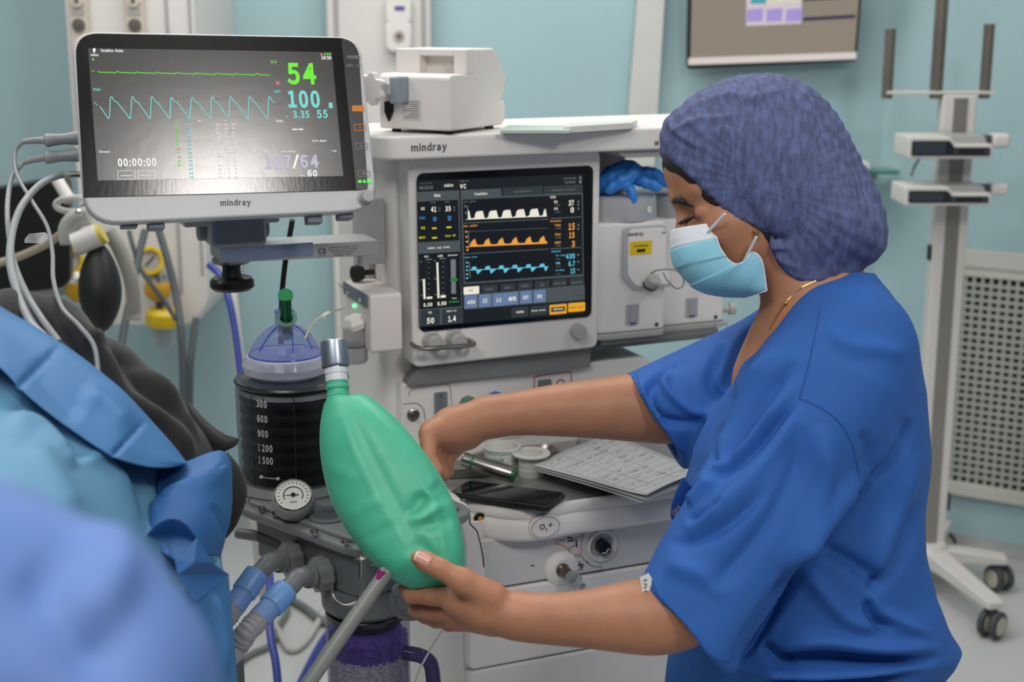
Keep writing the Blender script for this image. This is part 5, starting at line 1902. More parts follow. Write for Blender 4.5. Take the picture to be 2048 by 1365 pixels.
    wg = mat('granule_white', (216, 212, 216), 0.85, noise=0.2, nscale=120, bump=0.6, bscale=300)
    hv = H - 0.058
    MB().lathe([(0.0, 0.004), (0.0555, 0.004), (0.0555, hv - 0.004), (0.0, hv - 0.004)], (0, 0, 0), (0, 0, 1), 40).build('granule_core', wg, T2)
    MB().lathe([(0.0, hv - 0.004), (0.0555, hv - 0.004), (0.0555, hv + 0.022), (0.045, hv + 0.04), (0.0, hv + 0.046)], (0, 0, 0), (0, 0, 1), 40).build('spent_core', vg, T2)
    for nm, m, zlo, zhi, cnt in (('white_granules', wg, 0.0, hv, 2600), ('spent_granules', vg, hv, hv + 0.026, 700)):
        mb = MB()
        oct_v = np.array([(1, 0, 0), (-1, 0, 0), (0, 1, 0), (0, -1, 0), (0, 0, 1), (0, 0, -1)], float)
        oct_f = [(0, 2, 4), (2, 1, 4), (1, 3, 4), (3, 0, 4), (2, 0, 5), (1, 2, 5), (3, 1, 5), (0, 3, 5)]
        vs, fs = [], []
        for i in range(cnt):
            t = random.uniform(math.pi * 0.95, math.pi * 2.1)
            z = random.uniform(max(zlo, hv - 0.11), zhi)
            r = 0.0565 + random.uniform(-0.0008, 0.0006)
            vs.append(oct_v * random.uniform(0.0014, 0.0022) * np.array([1, 1, random.uniform(0.7, 1.3)]) + np.array([r * math.cos(t), r * math.sin(t), z]))
            fs += [[6 * i + q for q in f] for f in oct_f]
        mb.add(np.vstack(vs), fs)
        tag(mb.build(nm, m, T2, smooth=False), kind='stuff')
    # foot that carries the canister
    MB().lathe([(0.03, -0.3), (0.03, -0.01), (0.062, -0.006), (0.062, 0.0), (0, 0.0)], (0, 0, 0), (0, 0, 1), 30).build('lift_column', GREY, T2)
    return T, els, (cx, cy, zc), cw


BLOCK, ELBOWS, DOME, DOMEW = build_block()


def build_hoses():
    cuff = mat('hose_cuff_blue', (118, 166, 230), 0.38, noise=0.04)
    cuff2 = mat('hose_cuff_dark_blue', (120, 158, 216), 0.45, noise=0.04)
    hose = mat('hose_corrugated', (164, 166, 174), 0.4, noise=0.05)
    ends = [[(485, 1190), (455, 1226), (425, 1262), (395, 1330), (390, 1420)], [(543, 1212), (505, 1262), (470, 1300), (430, 1350), (420, 1430)]]
    names = ('upper corrugated breathing hose with blue cuff, left of the breathing block', 'lower corrugated breathing hose with blue cuff, nearest to the drape')
    for k in range(2):
        c, d = ELBOWS[k]
        dd = (c - CAM) @ FW
        T = thing('breathing_hose', names[k], 'hose', c, 'breathing hoses')
        b = P(*ends[k][0], dd - 0.02)
        dr = unit(b - c)
        o = c - dr * 0.004
        MB().lathe([(0.0145, 0.0), (0.0178, 0.001), (0.0182, 0.034), (0.0172, 0.036), (0.0, 0.036)], o, dr, 34, (17, 0.012)).build('ribbed_cuff', cuff, T, world=True)
        MB().lathe([(0.0158, 0.034), (0.0163, 0.055), (0.0158, 0.062), (0.0, 0.062)], o, dr, 30).build('sleeve', cuff2, T, world=True)
        p0 = o + dr * 0.058
        way = [p0, p0 + dr * 0.03] + [P(u, v, dd - 0.05 - 0.05 * i) for i, (u, v) in enumerate(ends[k][2:])]
        s = spline(way, 60)
        L = np.concatenate([[0], np.cumsum(np.linalg.norm(np.diff(s, axis=0), axis=1))])
        m = int(L[-1] / 0.0011)
        q = np.stack([np.interp(np.linspace(0, L[-1], m), L, s[:, i]) for i in range(3)], -1)
        rr = 0.0150 + 0.0014 * np.sign(np.sin(np.arange(m) * 2 * math.pi / 4.6))
        rr = np.convolve(np.pad(rr, 1, 'edge'), [0.25, 0.5, 0.25], 'valid')
        MB().tube(q, rr, 20).build('corrugated_tube', hose, T, world=True, angle=60)


build_hoses()


def build_mask():
    # clear anaesthesia mask standing on the dome, blue shell and air cushion
    cx, cy, zc = DOME
    w = DOMEW
    o = np.array([w[0] - 0.006, w[1] - 0.01, zc + 0.0045])
    T = thing('anesthesia_mask', 'clear bluish anaesthesia face mask lying on top of the bellows dome', 'mask', o)
    cu = clear('cushion_clear', (226, 226, 236), 0.22, 0.05)
    sh = clear('shell_blue', (222, 228, 246), 0.10, 0.05, body=(176, 186, 232))
    MB().lathe([(0.040, 0.004), (0.052, 0.0), (0.064, 0.006), (0.067, 0.018), (0.061, 0.030), (0.050, 0.034), (0.040, 0.028)], (0, 0, 0), (0, 0, 1), 48).build('air_cushion', cu, T)
    shell = MB().lathe([(0.055, 0.031), (0.0545, 0.034), (0.050, 0.044), (0.040, 0.060), (0.026, 0.072), (0.0165, 0.076), (0.0145, 0.080), (0.0145, 0.098), (0.0125, 0.098), (0.0125, 0.08)], (0, 0, 0), (0, 0, 1), 48, (3, 0.02)).build('shell', sh, T)
    eb = clear('edge_blue', (120, 140, 225), 0.45, body=(96, 116, 215))
    MB().tube([(0.055 * math.cos(t), 0.055 * math.sin(t), 0.0325) for t in np.linspace(0, 2 * math.pi, 48, endpoint=False)], 0.0016, 8, closed=True).build('rim', eb, shell)
    for a in (-2.3, -1.2, -0.5):
        MB().tube(spline([(0.05 * math.cos(a), 0.05 * math.sin(a), 0.044), (0.035 * math.cos(a + 0.1), 0.035 * math.sin(a + 0.1), 0.065), (0.018 * math.cos(a + 0.2), 0.018 * math.sin(a + 0.2), 0.077)], 6), 0.0011, 6).build('rib', eb, shell)
    MB().tube([(0.0145 * math.cos(t), 0.0145 * math.sin(t), 0.098) for t in np.linspace(0, 2 * math.pi, 30, endpoint=False)], 0.0009, 6, closed=True).build('collar_edge', eb, shell)
    # green syringe plunger in a clear barrel stuck into the mask opening
    so = o + np.array([0.003, 0.0, 0.056])
    ax = unit(P(571, 592, 2.07) - so)
    S = thing('syringe', 'syringe with bright green plunger stuck upright in the anaesthesia mask', 'syringe', so)
    gr = mat('plunger_green', (12, 116, 62), 0.4, noise=0.06)
    MB().lathe([(0.0, 0.0), (0.006, 0.002), (0.0098, 0.008), (0.0102, 0.052), (0.016, 0.0525), (0.016, 0.0545), (0.0095, 0.0545), (0.0092, 0.01)], so, ax, 28).build('barrel', clear('barrel_clear', (190, 215, 205), 0.14), S, world=True)
    L = np.linalg.norm(P(571, 592, 2.07) - so)
    mb = MB()
    e1 = unit(np.cross(ax, (0, 1, 0)))
    e2 = np.cross(ax, e1)
    MB().lathe([(0.0, 0.012), (0.0085, 0.014), (0.0085, 0.034), (0.0, 0.036)], so, ax, 24).build('piston', gr, S, world=True)
    for e in (e1, e2):
        f = np.cross(ax, e)
        v = [so + ax * h + e * s * 0.0082 + f * t * 0.0016 for h in (0.03, L - 0.002) for s in (-1, 1) for t in (-1, 1)]
        MB().add(v, [(0, 1, 3, 2), (4, 6, 7, 5), (0, 4, 5, 1), (2, 3, 7, 6), (0, 2, 6, 4), (1, 5, 7, 3)]).build('plunger_vane', gr, S, world=True)
    MB().lathe([(0.0, L - 0.004), (0.0085, L - 0.003), (0.011, L), (0.011, L + 0.003), (0.0, L + 0.003)], so, ax, 26).build('thumb_rest', gr, S, world=True)
    # sampling line to the gas module
    yl = mat('line_cream', (206, 200, 168), 0.4, noise=0.05)
    wire('sampling_line', [P(610, 678, 2.13), P(620, 656, 2.17), P(640, 636, 2.24), P(665, 624, 2.33), P(690, 617, 2.44)], 0.0016, yl, 'thin cream sampling line from mask to gas module', 'tube')
    MB().tube([P(646, 633, 2.255), P(657, 627, 2.29)], 0.0035, 12).build('line_joint', WHITE, bpy.data.objects['sampling_line'], world=True)


build_mask()

# ------------------------------------------------------------------ green breathing bag
def build_bag():
    left = [(655, 792), (648, 815), (642, 850), (641, 890), (645, 930), (655, 975), (672, 1020), (695, 1062), (725, 1103), (758, 1137), (790, 1162), (822, 1178)]
    right = [(700, 790), (728, 790), (765, 815), (805, 853), (842, 898), (876, 947), (900, 993), (916, 1038), (925, 1080), (928, 1118), (924, 1150), (900, 1172)]
    n = 90
    m = 64
    Lp, Rp = spline(left, 12), spline(right, 12)

    def arc(p, t):
        L = np.concatenate([[0], np.cumsum(np.linalg.norm(np.diff(p, axis=0), axis=1))])
        return np.stack([np.interp(t * L[-1], L, p[:, i]) for i in range(2)], -1)
    ts = np.linspace(0, 1, n)
    A, B = arc(Lp, ts), arc(Rp, ts)
    d0 = 1.955 - 0.09 * ts                      # the lower end comes towards the camera
    grid = np.zeros((n + 8, m, 3))
    uv = np.zeros((n + 8, m, 2))
    ph = np.linspace(0, 2 * np.pi, m, endpoint=False)
    for i in range(n + 8):
        if i < n:
            a, b, d = A[i], B[i], d0[i]
            t = ts[i]
        else:                                   # round off the bottom
            k = (i - n + 1) / 8
            c = (A[-1] + B[-1]) / 2
            tip = c + np.array([2, 9])
            s = math.sqrt(max(0, 1 - k * k))
            a = c + (A[-1] - c) * s + (tip - c) * k * 0.9
            b = c + (B[-1] - c) * s + (tip - c) * k * 0.9
            d, t = d0[-1], 1.0
        c, h = (a + b) / 2, (b - a) / 2
        w = np.linalg.norm(h) * 2 * d / F
        th = w * (0.50 - 0.16 * math.sin(math.pi * min(1, t))) * (0.55 if i >= n else 1.0) if t > 0 else w * 0.5
        th = min(th, 0.047)
        if t > 0.8:
            th *= 1 - 0.45 * ((t - 0.8) / 0.2) ** 1.5
        if t < 0.12:
            th = th * (0.5 + 0.5 * t / 0.12) + 0.014 * (1 - t / 0.12)
        for j in range(m):
            cs, sn = math.cos(ph[j]), math.sin(ph[j])
            x = math.copysign(abs(cs) ** 0.92, cs)
            z = math.copysign(abs(sn) ** 0.85, sn)
            p = c + h * x
            uv[i, j] = p
            grid[i, j] = px(p[0], p[1], d - th * z)
    # folds pressed into the front
    flat, fuv = grid.reshape(-1, 3), uv.reshape(-1, 2)
    front = np.tile((np.sin(ph) > 0.02), n + 8)
    dz = np.zeros(len(flat))
    for pts, wd, amp, kd in (
        ([(690, 815), (722, 880), (760, 955), (800, 1030), (850, 1105), (885, 1155)], 16, -0.0045, 'ridge'),
        ([(678, 815), (705, 880), (742, 960), (785, 1040), (830, 1110)], 9, 0.0030, 'ridge'),
        ([(716, 800), (770, 850), (825, 905), (868, 965), (900, 1040)], 8, 0.0022, 'ridge'),
        ([(850, 985), (838, 1005), (830, 1022), (822, 1032)], 13, -0.011, 'ridge'),
        ([(865, 968), (882, 985), (893, 1010)], 14, -0.007, 'ridge'),
        ([(852, 978), (862, 1000), (872, 1030), (882, 1065), (895, 1110)], 7, 0.0055, 'ridge'),
        ([(825, 1040), (850, 1032), (870, 1018), (890, 1005)], 8, 0.0065, 'ridge'),
        ([(835, 1060), (860, 1052), (885, 1045), (905, 1040)], 12, -0.0045, 'ridge'),
        ([(805, 895), (825, 930), (845, 960), (852, 985)], 6, 0.0024, 'ridge'),
        ([(820, 1085), (850, 1105), (875, 1130)], 16, -0.0045, 'ridge'),
        ([(655, 930), (690, 950), (715, 960)], 12, 0.0016, 'ridge'),
        ([(690, 1040), (735, 1010), (770, 1000)], 13, 0.0016, 'ridge'),
        ([(728, 1085), (770, 1060), (800, 1050)], 11, -0.0018, 'ridge'),
    ):
        dz[front] += stroke_disp(fuv[front], pts, wd, amp, kd)
    flat[:, 2] -= dz
    T = thing('breathing_bag', 'bulging mint green breathing bag held upright between the woman\'s hands', 'breathing bag', P(850, 1185, 1.88))
    gm = mat('bag_green', (76, 184, 148), 0.45, noise=0.05, nscale=14, bump=0.04, bscale=180, sss=0.06)
    gg = cam2world(flat).reshape(n + 8, m, 3)
    mb = MB().grid(gg, wrap=True)
    mb.f.append([k for k in range(m)])
    mb.f.append([(n + 7) * m + k for k in range(m)][::-1])
    mb.build('bag', gm, T, world=True, angle=80)
    # seam along the rim on both sides
    for col, P_ in ((0, B), (m // 2, A)):
        MB().tube(gg[3:n + 2, col], 0.0011, 6).build('seam', gm, T, world=True)
    top = P(676, 792, 1.955)
    ax = unit(P(669, 700, 1.97) - top)
    s = 1.955 / F
    MB().lathe([(23 * s, -6 * s), (24.5 * s, 0), (21.5 * s, 3 * s), (21 * s, 11 * s), (24 * s, 14 * s), (24.2 * s, 19 * s), (21 * s, 22 * s), (21.5 * s, 30 * s), (0, 30 * s)], top, ax, 36).build('neck', gm, T, world=True)
    wm = mat('connector_white', (216, 220, 224), 0.35, noise=0.02)
    MB().lathe([(22.5 * s, 29 * s), (22.8 * s, 42 * s), (21.5 * s, 42.5 * s), (21.5 * s, 44 * s), (23.4 * s, 44.5 * s), (23.6 * s, 55 * s), (20 * s, 56 * s), (0, 56 * s)], top, ax, 36).build('connector', wm, T, world=True)
    # anodised mount it is plugged into
    C = thing('bag_mount', 'brushed metal cylinder on top of the green breathing bag', 'bag mount', top + ax * 56 * s)
    al = mat('anodised_blue_grey', (150, 160, 172), 0.34, metal=0.85, noise=0.04, nscale=30, stretch=(1, 1, 0.2))
    MB().lathe([(19 * s, 54 * s), (19 * s, 58 * s), (27.5 * s, 60 * s), (28 * s, 62 * s), (27.6 * s, 110 * s), (26.5 * s, 111.5 * s), (0, 111.5 * s)], top, ax, 44).build('cylinder', al, C, world=True)
    tp = top + ax * 111.8 * s
    e1 = unit(np.cross(ax, (0, 1, 0)) * -1)
    e2 = np.cross(ax, e1)
    if e2[1] < 0:
        e2 = -e2
    capm = MB().lathe([(25 * s, 111.4 * s), (25 * s, 111.9 * s), (0, 111.9 * s)], top, ax, 40).build('end_plate', mat('plate_pale', (188, 184, 182), 0.4, noise=0.03), C, world=True)
    mb = MB()
    mb.text('APL', tp + ax * 0.0004 - e1 * 0.009 + e2 * 0.004, unit(e1), e2, w=0.008, h=0.006)
    mb.tube([tp + ax * 0.0004 - e1 * 0.003, tp + ax * 0.0004 + e1 * 0.008 + e2 * 0.002], 0.0007, 5)
    mb.tube([tp + ax * 0.0004 - e1 * 0.010 - e2 * 0.006, tp + ax * 0.0004 + e1 * 0.004 - e2 * 0.008], 0.0005, 5)
    tag(mb.build('engraving', DINK, capm, world=True), kind='stuff')
    # support post from the mount down to the block, behind the bag
    pst = spline([top + ax * 70 * s + FW * 0.02, top + FW * 0.05 + ax * 10 * s, P(700, 850, 2.10), P(705, 960, 2.14), P(705, 1010, 2.16)], 6)
    MB().tube(pst, 0.009, 14).build('post', GREY, C, world=True)


build_bag()

# ------------------------------------------------------------------ loose tube with magenta tip in front of the canister
def build_tube():
    T = thing('suction_catheter', 'translucent grey tube with magenta tip leaning across the absorber canister', 'tube', P(600, 1400, 1.82))
    g = mat('silicone_grey', (128, 132, 128), 0.4, noise=0.04, sss=0.05)
    a, b = P(768, 1152, 1.86), P(580, 1420, 1.80)
    MB().tube(spline([b, (a + b) / 2, a], 8), 0.0098, 20).build('tube', g, T, world=True)
    dr = unit(a - b)
    MB().lathe([(0.0098, -0.002), (0.0098, 0.012), (0.0085, 0.014), (0, 0.014)], a, dr, 20).build('clear_end', clear('tube_end', (200, 205, 205), 0.3), T, world=True)
    MB().tube([P(757, 1160, 1.852), P(764, 1142, 1.853)], [0.004, 0.0055], 10).build('magenta_tip', mat('magenta', (150, 30, 110), 0.4, noise=0.05), T, world=True)


build_tube()

# ------------------------------------------------------------------ cables of the patient monitor
def build_cables():
    cg = mat('cable_grey', (140, 143, 145), 0.42, noise=0.04)
    cl = mat('cable_light_grey', (150, 154, 156), 0.4, noise=0.03)
    xl = kh(150, 275)[0]
    specs = (
        ('upper grey sensor cable with white tag plugged into the monitor', 280, 0.0030, [(46, 284), (31, 305), (34, 350), (64, 402), (94, 452), (105, 505), (107, 560), (124, 615), (158, 652), (188, 692), (197, 748)], True, [2.19, 2.19, 2.16, 2.12, 2.06, 1.97, 1.85, 1.745, 1.715, 1.70, 1.69]),
        ('middle grey sensor cable with moulded plug below the tagged one', 314, 0.0040, [(46, 326), (24, 355), (15, 410), (18, 470), (30, 530), (52, 585), (82, 635), (118, 684)], True, [2.19, 2.17, 2.12, 2.04, 1.90, 1.735, 1.685, 1.66]),
        ('thick light grey pressure hose plugged in lowest on the monitor', 350, 0.0054, [(120, 351), (82, 368), (46, 408), (27, 455), (20, 505), (24, 548), (42, 602), (64, 648), (90, 676)], False, [2.19, 2.15, 2.10, 2.02, 1.93, 1.83, 1.725, 1.685, 1.66]),
    )
    for label, v, r, pts, plug, ds in specs:
        a = P(157, v - 4, 2.20)
        T = thing('monitor_cable', label, 'cable', P(*pts[-1], ds[-1]), 'cables on the monitor')
        way = [P(u, w, d) for (u, w), d in zip(pts, ds)]
        if plug:
            b = way[0]
            s = 2.2 / F
            c = a + (b - a) * 0.58
            MB().lathe([(13.5 * s, 0), (14 * s, 4 * s), (11 * s, 28 * s), (12.5 * s, 52 * s), (14 * s, 58 * s), (13 * s, 63 * s), (8 * s, 66 * s), (7 * s, 70 * s), (0, 70 * s)], a, unit(P(92, v + 1, 2.19) - a), 26).build('plug', mat('plug_grey', (148, 150, 154), 0.42, noise=0.04), T, world=True)
            e = P(92, v + 1, 2.19)
            MB().tube(spline([e, (e + b) / 2 + np.array([0, 0, 0.001]), b], 6), [0.0062, 0.0050, 0.0042], 14).build('strain_relief', cg, T, world=True)
            MB().tube(spline(way, 10), r, 12).build('lead', cg, T, world=True)
        else:
            MB().tube([P(160, 349, 2.2), P(140, 350, 2.195)], 0.0052, 14).build('plug', STEEL, T, world=True)
            MB().tube(spline([P(141, 350, 2.195)] + way, 10), r, 16).build('hose', cl, T, world=True)
        if v == 280:
            q = [(102, 468), (96, 470), (90, 465), (58, 468), (50, 478), (49, 486), (86, 487), (93, 479), (102, 478)]
            g = MB()
            w = [P(u, y, 2.112) for u, y in q]
            k = len(w)
            wb = [x + FW * 0.0008 for x in w]
            g.add(w + wb, [list(range(k))[::-1], list(range(k, 2 * k))] + [[i, (i + 1) % k, k + (i + 1) % k, k + i] for i in range(k)])
            tg = g.build('tag', mat('tag_white', (214, 216, 218), 0.5, noise=0.02), T, world=True, smooth=False)
            mb = MB()
            for i, (u0, u1) in enumerate(((54, 88), (53, 82), (53, 78), (52, 76))):
                mb.tube([P(u0, 470.5 + 4.2 * i, 2.1115), P(u1, 469.5 + 4.2 * i, 2.1115)], 0.00022, 4)
            tag(mb.build('tag_print', DINK, tg, world=True), kind='stuff')
    wire('mains_cable', [P(585, 440, 2.42), P(578, 480, 2.44), P(570, 530, 2.45), P(564, 590, 2.46), P(562, 660, 2.46), P(562, 760, 2.46), P(560, 1000, 2.5)], 0.0048, RUBBER, 'black mains cable hanging behind the bellows from the monitor', 'cable')


build_cables()

# ------------------------------------------------------------------ wall supply units, left and middle
def build_background():
    cream = mat('unit_cream', (222, 220, 216), 0.5, noise=0.02)
    creamd = mat('unit_grey_strip', (168, 167, 164), 0.5, noise=0.03)
    beige = mat('socket_beige', (206, 196, 180), 0.5, noise=0.03)
    dk = mat('socket_dark', (96, 90, 86), 0.6, noise=0.1)
    # left supply unit: tall white case
    yf = 3.72
    pl = ony(128, 10, yf)
    pr = ony(388, 10, yf)
    zb = ony(330, 652, yf)[2]
    UF = Frame((pl[0], yf, zb), (1, 0, 0), (0, 1, 0), (0, 0, 1))
    w = pr[0] - pl[0]
    T = thing('supply_unit', 'tall cream wall supply unit with outlets behind the patient monitor', 'supply unit', UF)
    H = 2.95 - zb
    MB().prism(roundpoly([(0, 0), (w * 0.88, 0), (w, 0.06), (w, H), (0, H)], [0.01, 0.02, 0.03, 0.01, 0.01]), 'y', 0.0, 0.53).build('case', cream, T, bevel=0.01)
    for x0, x1, z0 in ((w * 0.775, w * 0.80, 0.09), (w * 0.955, w * 0.975, 0.14)):
        MB().box(x0, x1, -0.003, 0.0, z0, H - 0.05).build('joint_strip', creamd, T)
    for uc in (160, 272):
        x = ony(uc, 20, yf)[0] - pl[0]
        hw = 0.024
        rl = MB().prism(rrect(x - hw, x + hw, 0.5, H - 0.06, 0.006), 'y', -0.018, 0.0).build('outlet_rail', beige, T, bevel=0.004)
        for v in (2, 50):
            z = ony(uc, v, yf)[2] - zb
            MB().lathe([(0.016, 0), (0.016, 0.006), (0.006, 0.007), (0.005, 0.003), (0, 0.003)], (x, -0.018, z), (0, -1, 0), 22).build('outlet', dk if v > 20 else beige, rl)
            MB().lathe([(0.006, 0), (0.006, 0.008), (0, 0.008)], (x, -0.018, z), (0, -1, 0), 12).build('outlet_pin', dk, rl)
        z = ony(uc, 24, yf)[2] - zb
        MB().box(x - 0.016, x + 0.016, -0.0195, -0.018, z - 0.008, z + 0.008).build('outlet_label', creamd, rl)
    # middle supply column on the wall
    yf = 4.17
    p0, p1 = ony(652, 60, yf), ony(862, 60, yf)
    zb = ony(690, 900, yf)[2]
    w = p1[0] - p0[0]
    UF = Frame((p0[0], yf, 0.0), (1, 0, 0), (0, 1, 0), (0, 0, 1))
    T = thing('supply_column', 'wide white supply column on the wall behind the syringe pump', 'supply unit', UF)
    MB().box(0, w, 0.0, 0.079, 0.09, 2.99).build('case', cream, T, bevel=0.012)
    for f in (0.10, 0.93):
        MB().box(w * f - 0.007, w * f + 0.007, -0.003, 0, 0.1, 2.9).build('joint_strip', creamd, T)
    for v, m in ((18, 'blue'), (72, 'red')):
        q = ony(800, v, yf)
        x, z = q[0] - p0[0], q[2]
        bx = MB().prism(rrect(x - 0.040, x + 0.036, z - 0.046, z + 0.046, 0.022), 'y', -0.035, 0.0).build('outlet_box', WHITE, T, bevel=0.01, seg=3)
        if m == 'blue':
            MB().prism(rrect(x - 0.012, x + 0.016, z - 0.004, z + 0.008, 0.002), 'y', -0.037, -0.034).build('outlet_label', mat('label_blue', (92, 92, 160), 0.5, noise=0.05), bx)
        else:
            MB().lathe([(0.016, 0), (0.016, 0.003), (0, 0.003)], (x, -0.035, z), (0, -1, 0), 22).build('outlet_ring', mat('outlet_pink', (186, 170, 166), 0.5, noise=0.05), bx)
            MB().lathe([(0.007, 0), (0.007, 0.005), (0, 0.005)], (x, -0.035, z), (0, -1, 0), 16).build('outlet_hole', dk, bx)
    # slanting white duct strip on the wall
    a0, a1, b0, b1 = ony(1361, -1000, 4.2), ony(1388, -1000, 4.2), ony(1252, 330, 4.2), ony(1306, 330, 4.2)
    v = [a0, a1, b1, b0]
    v2 = [x + np.array([0, 0.045, 0]) for x in v]
    o = MB().add(v + v2, [(0, 1, 2, 3)[::-1], (4, 5, 6, 7), (0, 4, 5, 1), (1, 5, 6, 2), (2, 6, 7, 3), (3, 7, 4, 0)]).build('cable_duct', mat('duct_white', (214, 214, 210), 0.4, noise=0.03), bevel=0.004)
    tag(o, 'slanting white duct strip on the teal wall behind the top shelf', 'duct')
    # wall screen at the top
    TF = yaw_frame(P(1550.9, -5.85, 4.0), 1.62, -15.81, 2.69)
    T = thing('wall_screen', 'black framed wall screen showing a grey brown desktop, cut by the top edge', 'screen', TF)
    hw, hh = 0.2444, 0.1995
    MB().prism(rrect(-hw, hw, -hh, hh, 0.006), 'y', 0.0, 0.04).build('frame', BLACK, T, bevel=0.004)

    def th(u, v):
        p = TF.hit(u, v, 'y', 0.0)
        return p[0], p[2]

    def q(name, m, pts, y, par=None):
        w_ = [th(*p) for p in pts]
        return MB().add([(a, y, b) for a, b in w_], [[0, 1, 2, 3]]).build(name, m, par or T, smooth=False)
    ds = MB().add([(-hw + 0.008, -0.0006, hh - 0.01), (-hw + 0.008, -0.0006, -hh + 0.018), (hw - 0.008, -0.0006, -hh + 0.018), (hw - 0.008, -0.0006, hh - 0.01)], [[0, 1, 2, 3]]).build('display', screen_mat('desktop_grey', (140, 129, 116), 0.95), T, smooth=False)
    q('task_bar', screen_mat('taskbar_white', (226, 214, 210), 0.85), [(1377, 116), (1376, 130), (1712, 118), (1713, 104)], -0.0012, ds)
    wn = q('window', screen_mat('window_white', (222, 208, 216), 0.8), [(1493, -40), (1492, 52), (1602, 47), (1605, -45)], -0.0012, ds)
    for i in range(3):
        u0 = 1494 + 39 * i
        q('button', screen_mat('button_lilac', (168, 150, 214), 0.9), [(u0, 19), (u0 - 1, 44), (u0 + 31, 42), (u0 + 32, 16)], -0.0018, wn)
    q('green_tile', screen_mat('tile_teal', (80, 170, 180), 0.8), [(1502, -20), (1501, 8), (1532, 7), (1533, -21)], -0.0018, wn)
    q('cream_tile', screen_mat('tile_cream', (226, 224, 200), 0.8), [(1534, -20), (1533, 8), (1598, 4), (1600, -24)], -0.0018, wn)
    q('blue_line', screen_mat('line_navy', (50, 62, 90), 0.6), [(1606, 35), (1606, 42), (1710, 36), (1711, 29)], -0.0012, ds)
    q('blue_line', screen_mat('line_navy2', (66, 70, 86), 0.6), [(1606, -3), (1606, 2), (1712, -4), (1712, -9)], -0.0012, ds)
    MB().box(-0.05, 0.05, 0.04, 0.12, -0.02, 0.08).build('wall_bracket', BLACK, T, bevel=0.004)
    b = TF.wor(np.array([0, 0.1, 0.03]))
    MB().tube([b, (b[0], 4.249, b[2])], 0.025, 14).build('wall_arm', BLACK, T, world=True)
    # glass shelf with a white box near the corner
    s0, s1 = ony(1560, 343, 4.18), ony(1792, 343, 4.14)
    T = thing('glass_shelf', 'green edged glass shelf on the teal wall right of the cap', 'shelf', (s0[0], 4.2, s0[2]))
    gls = clear('shelf_glass', (170, 215, 205), 0.30, body=(110, 170, 158))
    MB().add([(s0[0], 4.245, s0[2]), (s1[0], 4.21, s0[2]), (s1[0], 4.10, s0[2]), (s0[0], 4.10, s0[2]), (s0[0], 4.245, s0[2] + 0.010), (s1[0], 4.21, s0[2] + 0.010), (s1[0], 4.10, s0[2] + 0.010), (s0[0], 4.10, s0[2] + 0.010)],
             [(0, 3, 2, 1)[::-1], (4, 5, 6, 7)[::-1], (0, 1, 5, 4), (1, 2, 6, 5), (2, 3, 7, 6), (3, 0, 4, 7)]).build('pane', gls, T, world=True)
    for x in (s0[0] + 0.05, s1[0] - 0.06):
        MB().box(x - 0.008, x + 0.008, 4.15, 4.249, s0[2] - 0.02, s0[2]).build('bracket', STEEL, T, world=True)
    o = MB().prism(rrect(ony(1690, 335, 4.14)[0], ony(1736, 335, 4.14)[0], s0[2] + 0.0105, s0[2] + 0.034, 0.008), 'y', 4.11, 4.19).build('white_box', WHITE, bevel=0.004)
    tag(o, 'small white box lying on the glass shelf', 'box')
    # return air grille on the right wall

    def rh(u, v, y=0.0):
        p = RW.hit(u, v, 'y', y)
        return p[0], p[2]
    (xa, zt), (xb, zb) = rh(1882, 492), rh(1869, 978)
    xa = (xa + xb) / 2
    ia, it = rh(1912, 548)
    ib = rh(1896, 955)[1]
    ia = (ia + rh(1896, 955)[0]) / 2
    xe = xa + 0.62
    GF = yaw_frame(RW.wor(np.array([xa, -0.03, zb])), -31)
    T = thing('air_grille', 'cream wall grille with a black grid of square holes', 'grille', GF)
    W_, Hh = xe - xa, zt - zb
    lx, lz0, lz1 = ia - xa, ib - zb, it - zb
    gm = mat('grille_cream', (206, 206, 196), 0.5, noise=0.02)
    for nm, a in (('frame_rail', (0, W_, lz1, Hh)), ('frame_rail', (0, W_, 0, lz0)), ('frame_stile', (0, lx, lz0, lz1)), ('frame_stile', (W_ - lx, W_, lz0, lz1))):
        MB().box(a[0], a[1], 0.0, 0.029, a[2], a[3]).build(nm, gm, T, bevel=0.004)
    MB().box(0.012, W_ - 0.012, -0.004, 0.0, Hh - 0.052, Hh - 0.048).build('rail_line', MIDGREY, T)
    MB().box(lx, W_ - lx, 0.024, 0.0285, lz0, lz1).build('dark_backing', mat('duct_black', (16, 17, 17), 0.8, noise=0.1), T)
    px_ = 0.0245
    n = int((W_ - 2 * lx) / px_)
    me = None
    bm = mat('grid_grey', (178, 180, 174), 0.5, noise=0.03)
    o = MB().box(-0.0045, 0.0045, 0.006, 0.016, lz0, lz1).build('grid_bar', bm, T)
    o.location.x = lx + px_
    for i in range(2, n + 1):
        c = o.copy()
        COL.objects.link(c)
        c.location.x = lx + px_ * i
    pz = (lz1 - lz0) / 28
    o2 = MB().box(lx, W_ - lx, 0.004, 0.014, -0.0045, 0.0045).build('grid_slat', bm, T)
    o2.location.z = lz0 + pz
    for i in range(2, 28):
        c = o2.copy()
        COL.objects.link(c)
        c.location.z = lz0 + pz * i


build_background()


